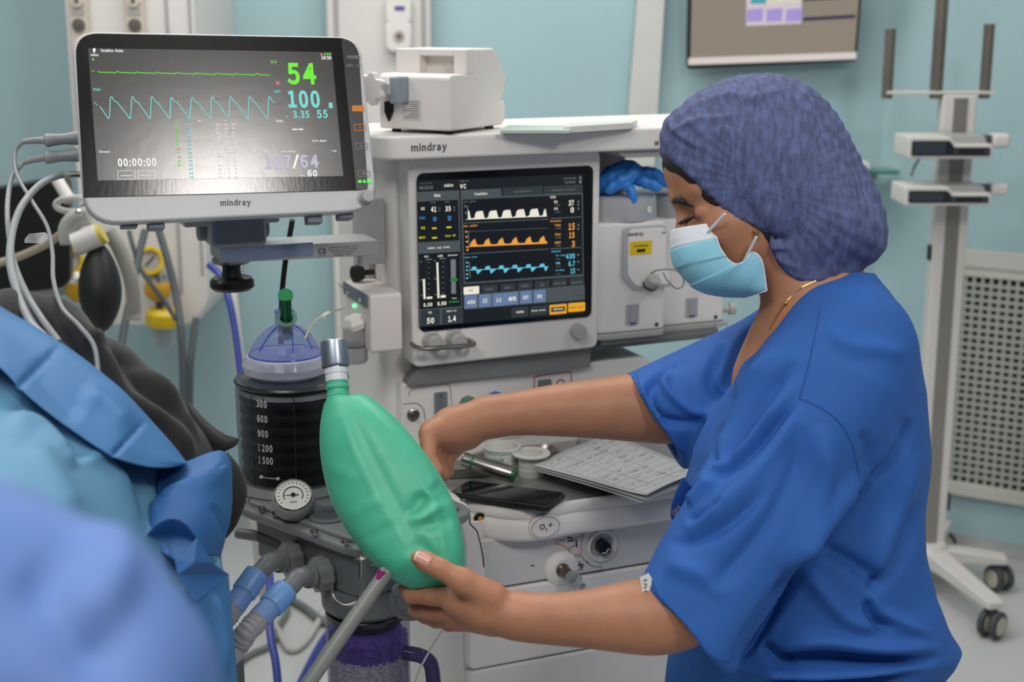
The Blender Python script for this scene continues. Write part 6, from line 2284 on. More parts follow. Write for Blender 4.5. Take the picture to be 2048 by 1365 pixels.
# ------------------------------------------------------------------ infusion stand with two pumps
def build_stand():
    o = onz(1852, 1108, 0.10)
    SF = Frame((o[0], o[1], 0.0), (1, 0, 0), (0, 1, 0), (0, 0, 1))
    T = thing('infusion_stand', 'white rolling infusion stand with three steel rods by the wall grille', 'stand', SF)
    wh = mat('stand_white', (222, 218, 214), 0.45, noise=0.02)
    al = mat('stand_aluminium', (150, 147, 142), 0.35, metal=0.5, noise=0.04)
    rod = mat('stand_rod', (146, 138, 128), 0.3, metal=0.8, noise=0.05)
    yy = o[1]
    hz = lambda v: ony(1860, v, yy)[2]
    zt = hz(188)
    MB().box(-0.045, 0.045, -0.02, 0.03, 0.11, zt).build('column', wh, T, bevel=0.006)
    MB().box(-0.016, 0.02, -0.0225, -0.018, 0.13, zt - 0.01).build('column_groove', al, T)
    bl, br = ony(1770, 188, yy)[0] - o[0], ony(1988, 188, yy)[0] - o[0]
    MB().box(bl, br, -0.018, 0.018, zt, zt + 0.008).build('cross_plate', wh, T, bevel=0.002)
    for u, v in ((1779, 58), (1882, -90), (1974, 48)):
        x = ony(u - 5, 185, yy)[0] - o[0]
        if u == 1882:
            x = ony(1872, 185, yy)[0] - o[0]
        MB().tube([(x, 0, zt - 0.012), (x, 0, hz(v))], 0.0145 if u != 1882 else 0.017, 18).build('rod', rod, T)
    # five legs with castors
    hub = np.array([0, 0, 0.10])
    MB().lathe([(0.07, 0.075), (0.075, 0.09), (0.06, 0.125), (0.05, 0.14), (0, 0.14)], (0, 0, 0), (0, 0, 1), 30).build('hub', wh, T)
    t1 = onz(1992, 1283, 0.0)[:2] - o[:2]
    t2 = onz(1978, 1180, 0.0)[:2] - o[:2]
    a1 = math.atan2(t1[1], t1[0])
    for k, (ang, L) in enumerate(((a1, 0.36), (math.atan2(t2[1], t2[0]) + 0.0, 0.22), (a1 - 1.25, 0.36), (a1 - 2.5, 0.36), (a1 + 2.45, 0.30))):
        dx, dy = math.cos(ang), math.sin(ang)
        nx, ny = -dy, dx
        v = []
        for s, w, h0, h1 in ((0.03, 0.034, 0.085, 0.128), (L, 0.024, 0.082, 0.105)):
            for sg in (-1, 1):
                for h in (h0, h1):
                    v.append((dx * s + nx * w * sg, dy * s + ny * w * sg, h))
        MB().add(v, [(0, 1, 3, 2), (4, 6, 7, 5), (0, 4, 5, 1), (2, 3, 7, 6), (0, 2, 6, 4), (1, 5, 7, 3)]).build('leg', wh, T, bevel=0.006)
        e = np.array([dx * (L - 0.015), dy * (L - 0.015), 0])
        cs = MB().lathe([(0.012, 0.06), (0.012, 0.09), (0, 0.09)], e, (0, 0, 1), 14).build('castor', DGREY, T)
        ax = unit((math.cos(ang + 0.5), math.sin(ang + 0.5), 0))
        for sg in (-1, 1):
            c = e + ax * 0.017 * sg + np.array([0, 0, 0.038])
            MB().lathe([(0.0, -0.010), (0.030, -0.010), (0.037, -0.006), (0.038, 0.0), (0.037, 0.006), (0.030, 0.010), (0.0, 0.010)], c, ax, 26).build('tyre', mat('tyre_grey', (70, 72, 76), 0.6, noise=0.05), cs)
            MB().lathe([(0.0, -0.0115), (0.024, -0.0115), (0.026, -0.009), (0.026, 0.009), (0.024, 0.0115), (0.0, 0.0115)], c, ax, 22).build('hub_cap', mat('hub_cream', (190, 186, 172), 0.5, noise=0.03), cs)
    MB().box(-0.052, -0.045, -0.01, 0.012, hz(520), hz(490)).build('cable_hook', BLACK, T, bevel=0.002)
    MB().box(0.045, 0.055, -0.01, 0.012, hz(1020), hz(985)).build('cable_hook', BLACK, T, bevel=0.002)
    # pumps
    face = mat('pump_face', (30, 34, 38), 0.35, noise=0.05)
    dispm = mat('pump_display', (58, 66, 76), 0.25, noise=0.05)
    for k, (u0, v0, u1, v1, lab) in enumerate(((1802, 256, 1985, 318, 'upper slim white infusion pump with dark display on the stand'), (1796, 356, 1982, 412, 'lower slim white infusion pump with dark display on the stand'))):
        yf = yy - 0.17
        p0, p1 = ony(u0 + 12, v1, yf), ony(u1, v1 - 2, yf)
        ztp = ony(u0, v0 + 18, yf)[2]
        PF2 = Frame((p0[0], yf, p0[2]), (1, 0, 0), (0, 1, 0), (0, 0, 1))
        w, h = p1[0] - p0[0], ztp - p0[2]
        Tp = thing('infusion_pump', lab, 'pump', PF2, 'infusion pumps')
        prof = roundpoly([(0, 0), (w, 0), (w, h * 0.66), (w * 0.56, h * 0.66), (w * 0.50, h), (0, h)], [0.006, 0.008, 0.008, 0.008, 0.006, 0.006])
        MB().prism(prof, 'y', 0.0, 0.135).build('case', wh, Tp, bevel=0.004)
        MB().prism(roundpoly([(w * 0.5, h * 0.66), (w * 0.97, h * 0.66), (w * 0.94, h), (w * 0.5, h)], 0.004), 'y', 0.03, 0.13).build('syringe_bed', MIDGREY, Tp, bevel=0.004)
        pr2 = roundpoly([(0.010, 0.008), (w - 0.008, 0.008), (w - 0.008, h * 0.66 - 0.008), (w * 0.54, h * 0.66 - 0.008), (w * 0.49, h - 0.010), (0.010, h - 0.010)], 0.004)
        MB().prism(pr2, 'y', -0.003, 0.002).build('front_foil', face, Tp)
        MB().prism(rrect(0.014, w * 0.44, 0.013, h - 0.014, 0.002), 'y', -0.0045, -0.002).build('display', dispm, Tp)
        for x in (w * 0.56, w * 0.92):
            MB().lathe([(0.007, 0), (0.007, 0.002), (0, 0.002)], (x, -0.003, h * 0.33), (0, -1, 0), 16).build('key', dispm, Tp)
        MB().tube([(w * 0.9, 0.06, h * 0.82), (w + 0.02, 0.06, h * 0.82)], 0.010, 12).build('drive_rod', DGREY, Tp)
        MB().prism(rrect(0.035, 0.085, h * 0.42, h * 1.08, 0.010), 'x', w + 0.012, w + 0.055).build('drive_head', wh, Tp, bevel=0.008, seg=3)
        MB().box(w * 0.3, w * 0.75, 0.135, 0.142, h * 0.1, h * 0.9).build('clamp', DGREY, Tp)
    wire('pump_lead', [P(1838, 318, 3.80), P(1828, 335, 3.82), P(1822, 352, 3.82)], 0.004, SLATE, 'short blue grey lead between the two infusion pumps', 'cable')


build_stand()


# ------------------------------------------------------------------ gas regulators, hoses and the rest behind the cables
def build_left_back():
    yel = mat('regulator_yellow', (226, 190, 20), 0.42, noise=0.05)
    dyel = mat('regulator_amber', (196, 150, 20), 0.4, noise=0.08)
    gface = mat('dial_grey', (176, 172, 166), 0.5, noise=0.03)
    yf = 3.70

    def gauge(T, u, v, r, y):
        c = ony(u, v, y)
        d = (c - CAM) @ FW
        R_ = r * d / F
        ax = unit(CAM - c)
        g = MB().lathe([(R_ * 0.9, -0.02), (R_, -0.012), (R_, 0.006), (R_ * 0.94, 0.012), (R_ * 0.72, 0.012), (R_ * 0.68, 0.004), (0, 0.004)], c, ax, 32).build('gauge', yel, T, world=True)
        MB().lathe([(R_ * 0.68, 0.004), (R_ * 0.68, 0.006), (0, 0.006)], c, ax, 28).build('dial', gface, g, world=True)
        e1 = unit(np.cross((0, 0, 1), ax))
        e2 = np.cross(ax, e1)
        MB().tube([c + ax * 0.008 - e1 * R_ * 0.3 - e2 * R_ * 0.3, c + ax * 0.008 + e1 * R_ * 0.3 + e2 * R_ * 0.3], 0.002, 6).build('needle', DINK, g, world=True)
        return c, d, ax
    # right regulator on the supply unit
    T = thing('suction_regulator', 'yellow suction regulator with round dial and clear jar on the supply unit', 'regulator', ony(315, 690, yf))
    gauge(T, 300, 522, 29, yf - 0.04)
    c = ony(315, 578, yf - 0.04)
    s = 3.75 / F
    ax = unit(CAM - c)
    MB().lathe([(25 * s, -0.03), (26 * s, 0.0), (24 * s, 0.012), (14 * s, 0.022), (0, 0.024)], c, ax, 30).build('body', dyel, T, world=True)
    c2 = ony(316, 556, yf - 0.03)
    MB().lathe([(22 * s, -0.012), (24 * s, 0.0), (22 * s, 0.012)], c2, (0, 0, 1), 26).build('chrome_collar', BRASS, T, world=True)
    MB().tube([ony(318, 600, yf - 0.03), ony(322, 622, yf - 0.03)], 0.010, 12).build('stem', DGREY, T, world=True)
    c3 = ony(326, 636, yf - 0.03)
    MB().lathe([(30 * s, -0.022), (34 * s, -0.012), (33 * s, 0.012), (24 * s, 0.024), (0, 0.026)], c3, (0.1, 0, 1), 30, (5, 0.06)).build('jar_lid', yel, T, world=True)
    c4 = ony(326, 652, yf - 0.03)
    MB().lathe([(22 * s, 0.0), (23 * s, -0.045), (20 * s, -0.055), (0, -0.056)], c4, (0, 0, 1), 26).build('jar', clear('jar_clear', (215, 220, 222), 0.22), T, world=True)
    MB().tube([ony(316, 560, yf - 0.03), ony(316, 560, yf + 0.0195)], 0.02, 12).build('wall_stem', DGREY, T, world=True)
    # left regulator, half hidden by the black bag
    T = thing('oxygen_regulator', 'yellow gas regulator half hidden by the black breathing bag', 'regulator', ony(150, 610, yf - 0.2))
    gauge(T, 140, 522, 28, yf - 0.2)
    c = ony(158, 580, yf - 0.2)
    MB().lathe([(20 * s, -0.03), (25 * s, 0.0), (22 * s, 0.015), (10 * s, 0.022), (0, 0.022)], c, unit((0.3, -1, 0.1)), 28).build('body', dyel, T, world=True)
    MB().lathe([(15 * s, 0.0), (16 * s, 0.01), (10 * s, 0.02), (0, 0.02)], ony(150, 556, yf - 0.2), (0.2, -1, 0.6), 20).build('chrome_nut', BRASS, T, world=True)
    MB().tube([ony(150, 535, yf - 0.19), ony(150, 530, yf + 0.019)], 0.012, 12).build('wall_stem', DGREY, T, world=True)
    # black hanging breathing bag
    c = P(200, 572, 2.95)
    s2 = 2.95 / F
    T = thing('black_bag', 'black rubber breathing bag hanging behind the patient monitor', 'breathing bag', P(200, 668, 2.95))
    prof = []
    for t in np.linspace(0, 1, 22):
        r = 44 * math.sin(math.pi * t) ** 0.62 * (0.96 + 0.06 * math.cos(math.pi * t))
        prof.append((max(r, 0.0001) * s2 if 0 < t < 1 else 0.0, (-96 + 186 * t) * s2))
    ax = unit(P(196, 470, 2.95) - P(203, 665, 2.95))
    MB().lathe(prof, c, ax, 36).build('bag', mat('bag_black', (22, 23, 24), 0.5, noise=0.1), T, world=True)
    MB().lathe([(8 * s2, 78 * s2), (8 * s2, 100 * s2), (0, 100 * s2)], c, ax, 18).build('neck', RUBBER, T, world=True)
    # filter and connectors above it
    wp = mat('connector_milky', (212, 210, 206), 0.4, noise=0.03)
    T = thing('circuit_filter', 'milky plastic filter and elbow above the black breathing bag', 'filter', P(185, 490, 2.93))
    MB().tube([P(150, 490, 2.93), P(198, 470, 2.93)], 0.024, 22).build('filter_body', wp, T, world=True)
    MB().tube([P(192, 474, 2.93), P(206, 466, 2.93)], 0.022, 18).build('yellow_cap', mat('cap_yellow', (205, 190, 90), 0.5, noise=0.05), T, world=True)
    MB().tube(spline([P(140, 488, 2.94), P(136, 460, 2.94), P(150, 440, 2.94), P(178, 430, 2.94)], 6), 0.020, 16).build('elbow', clear('elbow_clear', (215, 215, 212), 0.35), T, world=True)
    MB().tube([P(112, 356, 2.96), P(140, 402, 2.95)], 0.013, 16).build('white_tube', wp, T, world=True)
    ring = [P(150 + 38 * math.cos(t), 410 + 14 * math.sin(t), 2.94) for t in np.linspace(0, 2 * math.pi, 30, endpoint=False)]
    MB().tube(ring, 0.007, 10, closed=True).build('clear_ring', clear('ring_clear', (225, 225, 222), 0.4), T, world=True)
    MB().ball(P(158, 425, 2.9), 0.008).build('brass_ball', BRASS, T, world=True)
    MB().tube(spline([P(170, 420, 2.95), P(200, 380, 3.05), P(215, 300, 3.2), P(215, 100, 3.5)], 8), 0.012, 12).build('riser', GREY, T, world=True)
    # pale corrugated limb hanging right of the bag
    hm = mat('limb_cream', (176, 174, 164), 0.5, noise=0.05)
    wire('breathing_limb', [P(215, 460, 3.0), P(240, 500, 3.02), P(262, 560, 3.05), P(268, 620, 3.1), P(268, 640, 3.1)], 0.016, hm, 'pale breathing limb hanging right of the black breathing bag', 'hose', seg=14)
    # black screen at the left edge
    T = thing('dark_screen', 'black switched-off screen at the left edge behind the cables', 'screen', P(60, 600, 3.2))
    SFr = yaw_frame(P(60, 480, 3.2), 8)
    c = [SFr.hit(u, v, 'y', 0) for u, v in ((-60, 600), (140, 575), (138, 352), (-60, 385))]
    pts = [SFr.wor(np.array([x[0], 0.0, x[2]])) for x in c]
    po = roundpoly([(x[0], x[2]) for x in c], 0.03, 6)
    mb = MB().prism(po, 'y', 0.0, 0.05)
    mb.v = [SFr.wor(v) for v in mb.v]
    mb.build('panel', mat('screen_black', (12, 13, 14), 0.4, noise=0.1), T, world=True, bevel=0.004)
    MB().tube([SFr.wor(np.array([0, 0.05, 0.0])), SFr.wor(np.array([0, 0.3, -0.02])), P(60, 470, 4.3)], 0.03, 14).build('support_arm', DGREY, T, world=True)
    # steel wall rail with clamps, and tubes lying on it
    T = thing('equipment_rail', 'steel equipment rail running across the wall at the left edge', 'rail', ony(60, 580, 3.6))
    MB().box(ony(-80, 575, 3.6)[0], ony(172, 575, 3.6)[0], 3.60, 3.615, ony(60, 592, 3.6)[2], ony(60, 560, 3.6)[2]).build('rail', STEEL, T, world=True, bevel=0.002)
    for u in (-40, 130):
        x = ony(u, 575, 3.62)[0]
        MB().box(x - 0.015, x + 0.015, 3.615, 4.249, ony(60, 585, 3.6)[2], ony(60, 567, 3.6)[2]).build('rail_bracket', STEEL, T, world=True)
    MB().ball(ony(92, 570, 3.58), (0.02, 0.015, 0.014)).build('brass_clamp', mat('clamp_brass', (170, 120, 60), 0.3, metal=0.7, noise=0.05), T, world=True)
    tb = mat('tube_khaki', (168, 160, 138), 0.5, noise=0.05)
    wire('oxygen_tube', [P(-40, 535, 3.1), P(20, 520, 3.1), P(70, 500, 3.08), P(110, 478, 3.05), P(140, 450, 3.0), P(148, 440, 2.97)], 0.009, tb, 'khaki oxygen tube running from the left edge to the filter', 'tube')
    wire('oxygen_tube', [P(-40, 545, 3.4), P(40, 532, 3.38), P(90, 528, 3.35), P(125, 530, 3.3)], 0.010, tb, 'second khaki tube lying lower along the rail', 'tube')
    # grey hoses hanging in front of the supply unit
    gh = mat('hose_slate', (72, 80, 84), 0.5, noise=0.05)
    for lab, pts in (('slate hose hanging left of the yellow suction regulator', [(290, 462, 3.6), (276, 520, 3.55), (262, 590, 3.5), (248, 660, 3.45), (236, 740, 3.4), (225, 860, 3.4)]),
                     ('slate hose curving right of the yellow suction regulator', [(316, 455, 3.6), (335, 520, 3.58), (352, 590, 3.56), (362, 660, 3.52), (366, 740, 3.5), (367, 860, 3.48)]),
                     ('slate hose hanging below the corner of the supply unit', [(392, 636, 3.82), (385, 690, 3.70), (380, 740, 3.66), (378, 860, 3.65)]),
                     ('thin black hose crossing the cream supply unit', [(258, 462, 3.66), (268, 500, 3.65), (282, 540, 3.65), (330, 605, 3.6), (352, 640, 3.58)])):
        wire('gas_hose', [P(*q) for q in pts], 0.0095 if 'thin' not in lab else 0.006, gh, lab, 'hose', 'gas hoses by the supply unit')
    # white pole and blue hose between unit and bellows
    wire('white_hose', [P(462, 560, 3.5), P(472, 660, 3.45), P(486, 790, 3.4), P(500, 930, 3.35), P(515, 1080, 3.3), onz(532, 1215, 0.014)], 0.0135, mat('pole_white', (200, 196, 190), 0.4, noise=0.03), 'slanting white hose standing between supply unit and bellows', 'hose', seg=14)
    bl = mat('hose_navy', (44, 62, 148), 0.4, noise=0.06)
    wire('blue_hose', [P(418, 530, 3.45), P(440, 552, 3.43), P(458, 600, 3.4), P(470, 660, 3.38), P(480, 740, 3.35), P(492, 850, 3.3), P(510, 980, 3.2), P(530, 1100, 3.1), P(540, 1160, 3.0), P(540, 1260, 2.9), P(552, 1330, 2.85), P(560, 1420, 2.8)], 0.0085, bl, 'navy hose dropping from the supply unit to the floor', 'hose')
    # cables on the floor

    def fl(u, v):
        p = onz(u, v, 0.012)
        return p
    wire('blue_hose', [fl(580, 1420), fl(600, 1370), fl(630, 1310), fl(655, 1270), fl(690, 1240), fl(760, 1215)], 0.010, bl, 'navy hose lying on the floor left of the canister', 'hose')
    gw = mat('floor_cable_grey', (120, 124, 122), 0.5, noise=0.05)
    wire('floor_cable', [fl(440, 1200), fl(500, 1180), fl(545, 1185), fl(600, 1210), fl(650, 1245), fl(720, 1270)], 0.011, gw, 'grey cable crossing the floor behind the breathing hoses', 'cable', 'cables on the floor')
    wire('floor_cable', [fl(450, 1345), fl(500, 1310), fl(540, 1290), fl(560, 1250), fl(575, 1220), fl(560, 1190)], 0.008, gw, 'grey cable looping on the floor by the drape', 'cable', 'cables on the floor')
    wire('floor_cable', [fl(540, 1225), fl(560, 1270), fl(582, 1300), fl(610, 1285), fl(640, 1240), fl(660, 1210)], 0.009, mat('floor_cable_white', (205, 200, 194), 0.5, noise=0.03), 'white cable looping on the floor behind the canister', 'cable', 'cables on the floor')
    # thin clear line hanging at the machine's left side
    wire('clear_line', [P(902, 1240, 2.02), P(880, 1270, 2.03), P(855, 1310, 2.04), P(835, 1350, 2.05), P(820, 1400, 2.06)], 0.0016, mat('line_white', (206, 206, 208), 0.4, noise=0.02), 'thin white line hanging from the hand beside the canister', 'line')


build_left_back()


# ------------------------------------------------------------------ drapes, blanket, table
def lattice(rows, nu=14, nv=14):
    """smooth sheet through rows of (u, v, depth) control points; gives camera coordinates and pixels"""
    R_ = np.array([spline(r, nu) for r in rows])
    C_ = np.array([spline(R_[:, j], nv) for j in range(R_.shape[1])])       # (cols, rows, 3)
    g = np.swapaxes(C_, 0, 1)
    return g


def sheet(g, strokes=(), noise=0.0, ns=90.0, seed=0):
    uv = g[..., :2].reshape(-1, 2)
    dz = np.zeros(len(uv))
    for s in strokes:
        dz += stroke_disp(uv, *s)
    if noise:
        r = np.random.default_rng(seed)
        for k in range(7):
            a = r.uniform(0, 2 * np.pi)
            f = r.uniform(0.6, 1.8) / ns
            dz += noise / 2.2 * np.sin((uv[:, 0] * math.cos(a) + uv[:, 1] * math.sin(a)) * 2 * np.pi * f + r.uniform(0, 6))
    c = np.stack([(g[..., 0] - 1024) / F * g[..., 2], -(g[..., 1] - 682.5) / F * g[..., 2], g[..., 2]], -1)
    n = np.cross(np.gradient(c, axis=0), np.gradient(c, axis=1))
    n /= np.maximum(np.linalg.norm(n, axis=-1), 1e-9)[..., None]
    if n[..., 2].mean() > 0:
        n = -n
    c = c + n * dz.reshape(g.shape[:2])[..., None]
    return cam2world(c)


def build_drapes():
    # operating table under everything (hidden by the cloths)
    T = thing('operating_table', 'operating table hidden under the blue drapes', 'table', (-0.62, 1.25, 0.0))
    MB().box(-0.30, 0.24, -0.75, 0.62, 0.64, 0.72).build('table_top', DGREY, T, bevel=0.01)
    MB().box(-0.15, 0.12, -0.2, 0.3, 0.06, 0.64).build('table_column', STEEL, T, bevel=0.01)
    MB().box(-0.28, 0.22, -0.5, 0.5, 0.0, 0.06).build('table_foot', DGREY, T, bevel=0.01)
    # dark blanket over the patient
    rd = [(-460, 780, 1.70), (-140, 640, 1.74), (-60, 606, 1.75), (0, 594, 1.76), (60, 594, 1.78), (120, 612, 1.80), (180, 655, 1.82), (250, 706, 1.84), (320, 768, 1.86), (375, 824, 1.87), (415, 872, 1.88), (440, 930, 1.88)]
    back2 = [(u, v + 330, d + 0.22) for u, v, d in rd]
    back = [(u + 5, v + 60, d + 0.16) for u, v, d in rd]
    bk0 = [(u + 2, v + 8, d + 0.08) for u, v, d in rd]
    f1 = [(u - 4, v + 28, d - 0.05) for u, v, d in rd]
    f2 = [(u - 6, v + 100, d - 0.09) for u, v, d in rd]
    f3 = [(u - 6, v + 220, d - 0.11) for u, v, d in rd]
    f4 = [(u - 4, v + 420, d - 0.10) for u, v, d in rd]
    g = lattice([back2, back, bk0, rd, f1, f2, f3, f4], 12, 12)
    st = [([(120, 640), (200, 720), (250, 800), (330, 850)], 16, 0.012, 'ridge'), ([(180, 690), (260, 740), (300, 800), (360, 850)], 13, -0.013, 'ridge'), ([(60, 620), (130, 680), (190, 760)], 14, -0.010, 'ridge'), ([(230, 720), (300, 770), (350, 830), (400, 890)], 10, 0.010, 'ridge'), ([(140, 700), (190, 690), (240, 740)], 9, 0.007, 'ridge'), ([(270, 830), (330, 860), (380, 920)], 12, 0.010, 'ridge')]
    bm = mat('blanket_charcoal', (27, 27, 29), 0.9, noise=0.25, nscale=18, bump=0.25, bscale=70, sheen=0.12)
    T = thing('blanket', 'charcoal plush blanket bulging behind the blue drape', 'blanket', P(200, 1000, 1.85))
    MB().grid(sheet(g, st, 0.004, 120, 3)).build('cover', bm, T, world=True, angle=80, solid=0.006)
    # its corner sticking out to the right, and the rolled edge lower down
    tip = lattice([[(372, 806, 1.90), (410, 846, 1.89), (445, 872, 1.885), (478, 882, 1.88)], [(380, 830, 1.87), (414, 866, 1.865), (448, 888, 1.87), (474, 886, 1.878)], [(395, 880, 1.87), (415, 895, 1.87), (438, 902, 1.872), (455, 898, 1.875)]], 8, 8)
    MB().grid(sheet(tip)).build('corner', bm, T, world=True, angle=80, solid=0.004)
    MB().tube(spline([P(440, 915, 1.86), P(462, 950, 1.86), P(470, 990, 1.86), P(455, 1040, 1.86), P(440, 1070, 1.86)], 8), [0.012, 0.015, 0.016, 0.014, 0.010], 18).build('rolled_edge', bm, T, world=True)

    # patient drape: hanging body, folded flap and crumpled corner
    T = thing('surgical_drape', 'blue paper surgical drape with folded flap over the patient', 'drape', P(250, 1300, 1.55))
    dm = mat('drape_blue', (62, 118, 172), 0.55, noise=0.05, nscale=10, bump=0.06, bscale=220)
    dt = mat('drape_pale', (94, 146, 182), 0.6, noise=0.05, nscale=10, bump=0.06, bscale=220)  # paler copy of the same paper, translucent light put into the colour
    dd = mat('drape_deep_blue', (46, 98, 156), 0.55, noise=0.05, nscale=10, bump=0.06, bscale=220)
    rows = [
        [(-420, 630, 1.60), (-120, 660, 1.62), (0, 690, 1.64), (100, 770, 1.66), (200, 860, 1.68), (300, 930, 1.70), (380, 960, 1.74), (440, 1000, 1.78)],
        [(-420, 730, 1.54), (-120, 760, 1.56), (0, 770, 1.57), (90, 815, 1.59), (190, 890, 1.61), (290, 975, 1.66), (370, 1020, 1.70), (440, 1060, 1.75)],
        [(-420, 820, 1.44), (-120, 850, 1.46), (0, 830, 1.48), (80, 860, 1.50), (170, 930, 1.53), (260, 1020, 1.58), (350, 1080, 1.66), (440, 1110, 1.73)],
        [(-420, 930, 1.32), (-120, 960, 1.34), (0, 920, 1.37), (80, 930, 1.40), (160, 990, 1.43), (250, 1070, 1.50), (350, 1140, 1.62), (450, 1165, 1.70)],
        [(-420, 1070, 1.22), (-120, 1100, 1.24), (0, 1060, 1.27), (80, 1070, 1.30), (170, 1110, 1.35), (270, 1160, 1.45), (370, 1210, 1.58), (458, 1220, 1.68)],
        [(-420, 1250, 1.16), (-120, 1280, 1.18), (0, 1240, 1.20), (90, 1240, 1.24), (190, 1250, 1.32), (290, 1280, 1.44), (380, 1300, 1.57), (466, 1300, 1.67)],
        [(-420, 1670, 1.12), (-120, 1700, 1.14), (0, 1690, 1.16), (90, 1690, 1.22), (200, 1690, 1.32), (300, 1690, 1.44), (390, 1690, 1.57), (490, 1690, 1.67)],
    ]
    g = lattice(rows, 16, 16)
    st = [([(-20, 780), (60, 800), (130, 850), (190, 910), (235, 975), (285, 1070)], 26, 0.016, 'ridge'), ([(0, 830), (60, 845), (105, 880), (140, 940)], 18, 0.012, 'ridge'),
          ([(-10, 815), (70, 830), (125, 880), (165, 945)], 14, -0.014, 'ridge'), ([(60, 880), (100, 960), (150, 1050)], 30, 0.010, 'ridge'),
          ([(160, 860), (230, 930), (275, 1000), (310, 1070)], 16, -0.016, 'ridge'), ([(230, 920), (280, 990), (320, 1070), (345, 1140)], 22, 0.014, 'ridge'),
          ([(120, 908), (155, 930), (205, 912)], 10, 0.006, 'ridge'), ([(360, 1120), (400, 1180), (420, 1260), (430, 1350)], 14, 0.008, 'ridge')]
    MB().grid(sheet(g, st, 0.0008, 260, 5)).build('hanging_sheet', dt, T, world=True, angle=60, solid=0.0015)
    top = [(-420, 440, 1.70), (-140, 530, 1.68), (-60, 580, 1.67), (0, 617, 1.66), (60, 652, 1.655), (125, 692, 1.65), (200, 750, 1.65), (250, 790, 1.65), (300, 843, 1.66), (345, 892, 1.67), (372, 926, 1.68)]
    bot = [(-420, 560, 1.56), (-140, 640, 1.54), (-60, 690, 1.53), (0, 737, 1.52), (50, 786, 1.52), (100, 828, 1.525), (160, 873, 1.535), (222, 914, 1.55), (275, 931, 1.58), (330, 936, 1.62), (374, 929, 1.675)]
    m1 = [tuple(np.array(a) * 0.66 + np.array(b) * 0.34 + np.array([0, 0, -0.006])) for a, b in zip(top, bot)]
    m2 = [tuple(np.array(a) * 0.33 + np.array(b) * 0.67 + np.array([0, 0, -0.008])) for a, b in zip(top, bot)]
    tb = [(u - 2, v + 4, d + 0.05) for u, v, d in top]
    tb2 = [(u - 4, v + 60, d + 0.07) for u, v, d in top]
    g = lattice([tb2, tb, top, m1, m2, bot], 14, 10)
    st = [([(125, 690), (90, 720), (50, 760), (36, 778)], 6, 0.006, 'ridge'), ([(292, 842), (262, 872), (236, 900), (220, 916)], 5, 0.006, 'ridge'), ([(160, 790), (210, 810), (260, 860)], 22, -0.008, 'ridge'), ([(60, 720), (120, 790), (170, 830)], 26, 0.006, 'ridge')]
    MB().grid(sheet(g, st, 0.0005, 200, 8)).build('flap', dm, T, world=True, angle=60, solid=0.001)
    # upright corner behind, a wide dark triangle
    r0 = [(318, 938, 1.70), (372, 925, 1.71), (415, 908, 1.73), (445, 904, 1.75), (461, 925, 1.76), (463, 970, 1.755)]
    r1 = [(312, 990, 1.66), (360, 962, 1.66), (405, 945, 1.68), (440, 938, 1.70), (460, 955, 1.735), (463, 1010, 1.74)]
    r2 = [(306, 1040, 1.62), (350, 1010, 1.62), (400, 990, 1.64), (435, 985, 1.67), (458, 1000, 1.71), (458, 1050, 1.72)]
    r3 = [(300, 1070, 1.60), (345, 1060, 1.60), (395, 1050, 1.62), (430, 1050, 1.65), (450, 1060, 1.69), (446, 1092, 1.71)]
    r4 = [(310, 1110, 1.60), (350, 1110, 1.60), (395, 1110, 1.62), (425, 1112, 1.65), (438, 1115, 1.69), (438, 1118, 1.71)]
    g = lattice([r0, r1, r2, r3, r4], 12, 12)
    st = [([(300, 1066), (318, 1015), (350, 985), (400, 960), (455, 928)], 9, 0.012, 'step'), ([(420, 1010), (440, 1040), (448, 1080)], 7, -0.004, 'ridge')]
    MB().grid(sheet(g, st, 0.0, 60, 4)).build('corner_fold', dd, T, world=True, angle=60, solid=0.001)
    # rolled ear and stiff folded facets of the corner
    ear = [[(295, 1068, 1.575), (316, 1047, 1.565), (345, 1036, 1.56), (372, 1048, 1.57), (394, 1076, 1.59)], [(300, 1082, 1.588), (322, 1074, 1.592), (347, 1070, 1.592), (372, 1076, 1.592), (393, 1086, 1.595)], [(324, 1106, 1.585), (338, 1114, 1.585), (352, 1122, 1.58), (372, 1108, 1.585), (392, 1092, 1.592)]]
    MB().grid(sheet(lattice(ear, 8, 8))).build('rolled_ear', dd, T, world=True, angle=60, solid=0.001)
    cp = {'e': (394, 1076, 1.585), 'f': (350, 1122, 1.572), 'i': (425, 1127, 1.60), 'k': (458, 1150, 1.645), 'l': (391, 1206, 1.565), 'm': (356, 1150, 1.556), 'j': (388, 1126, 1.568)}
    for quads in (('eij', 'ejf'), ('fjm',), ('mji', 'mik', 'mkl')):
        ks = sorted(set(''.join(quads)))
        MB().add([P(*cp[q]) for q in ks], [[ks.index(q) for q in t] for t in quads]).build('paper_fold', dd, T, world=True, smooth=False, solid=0.001)
    lo = [[(352, 1180, 1.57), (400, 1172, 1.60), (440, 1160, 1.63), (456, 1150, 1.65)], [(380, 1260, 1.57), (415, 1250, 1.60), (445, 1240, 1.63), (463, 1235, 1.65)], [(398, 1380, 1.57), (425, 1380, 1.60), (452, 1380, 1.63), (474, 1370, 1.65)], [(398, 1700, 1.57), (430, 1700, 1.60), (460, 1700, 1.63), (488, 1700, 1.65)]]
    MB().grid(sheet(lattice(lo, 10, 10), [([(420, 1180), (440, 1250), (450, 1350)], 8, 0.008, 'ridge')])).build('hanging_edge', dm, T, world=True, angle=60, solid=0.001)

    # out-of-focus drape right in front of the camera
    T = thing('foreground_drape', 'blurred periwinkle blue drape filling the lower left corner', 'drape', P(150, 1500, 0.6))
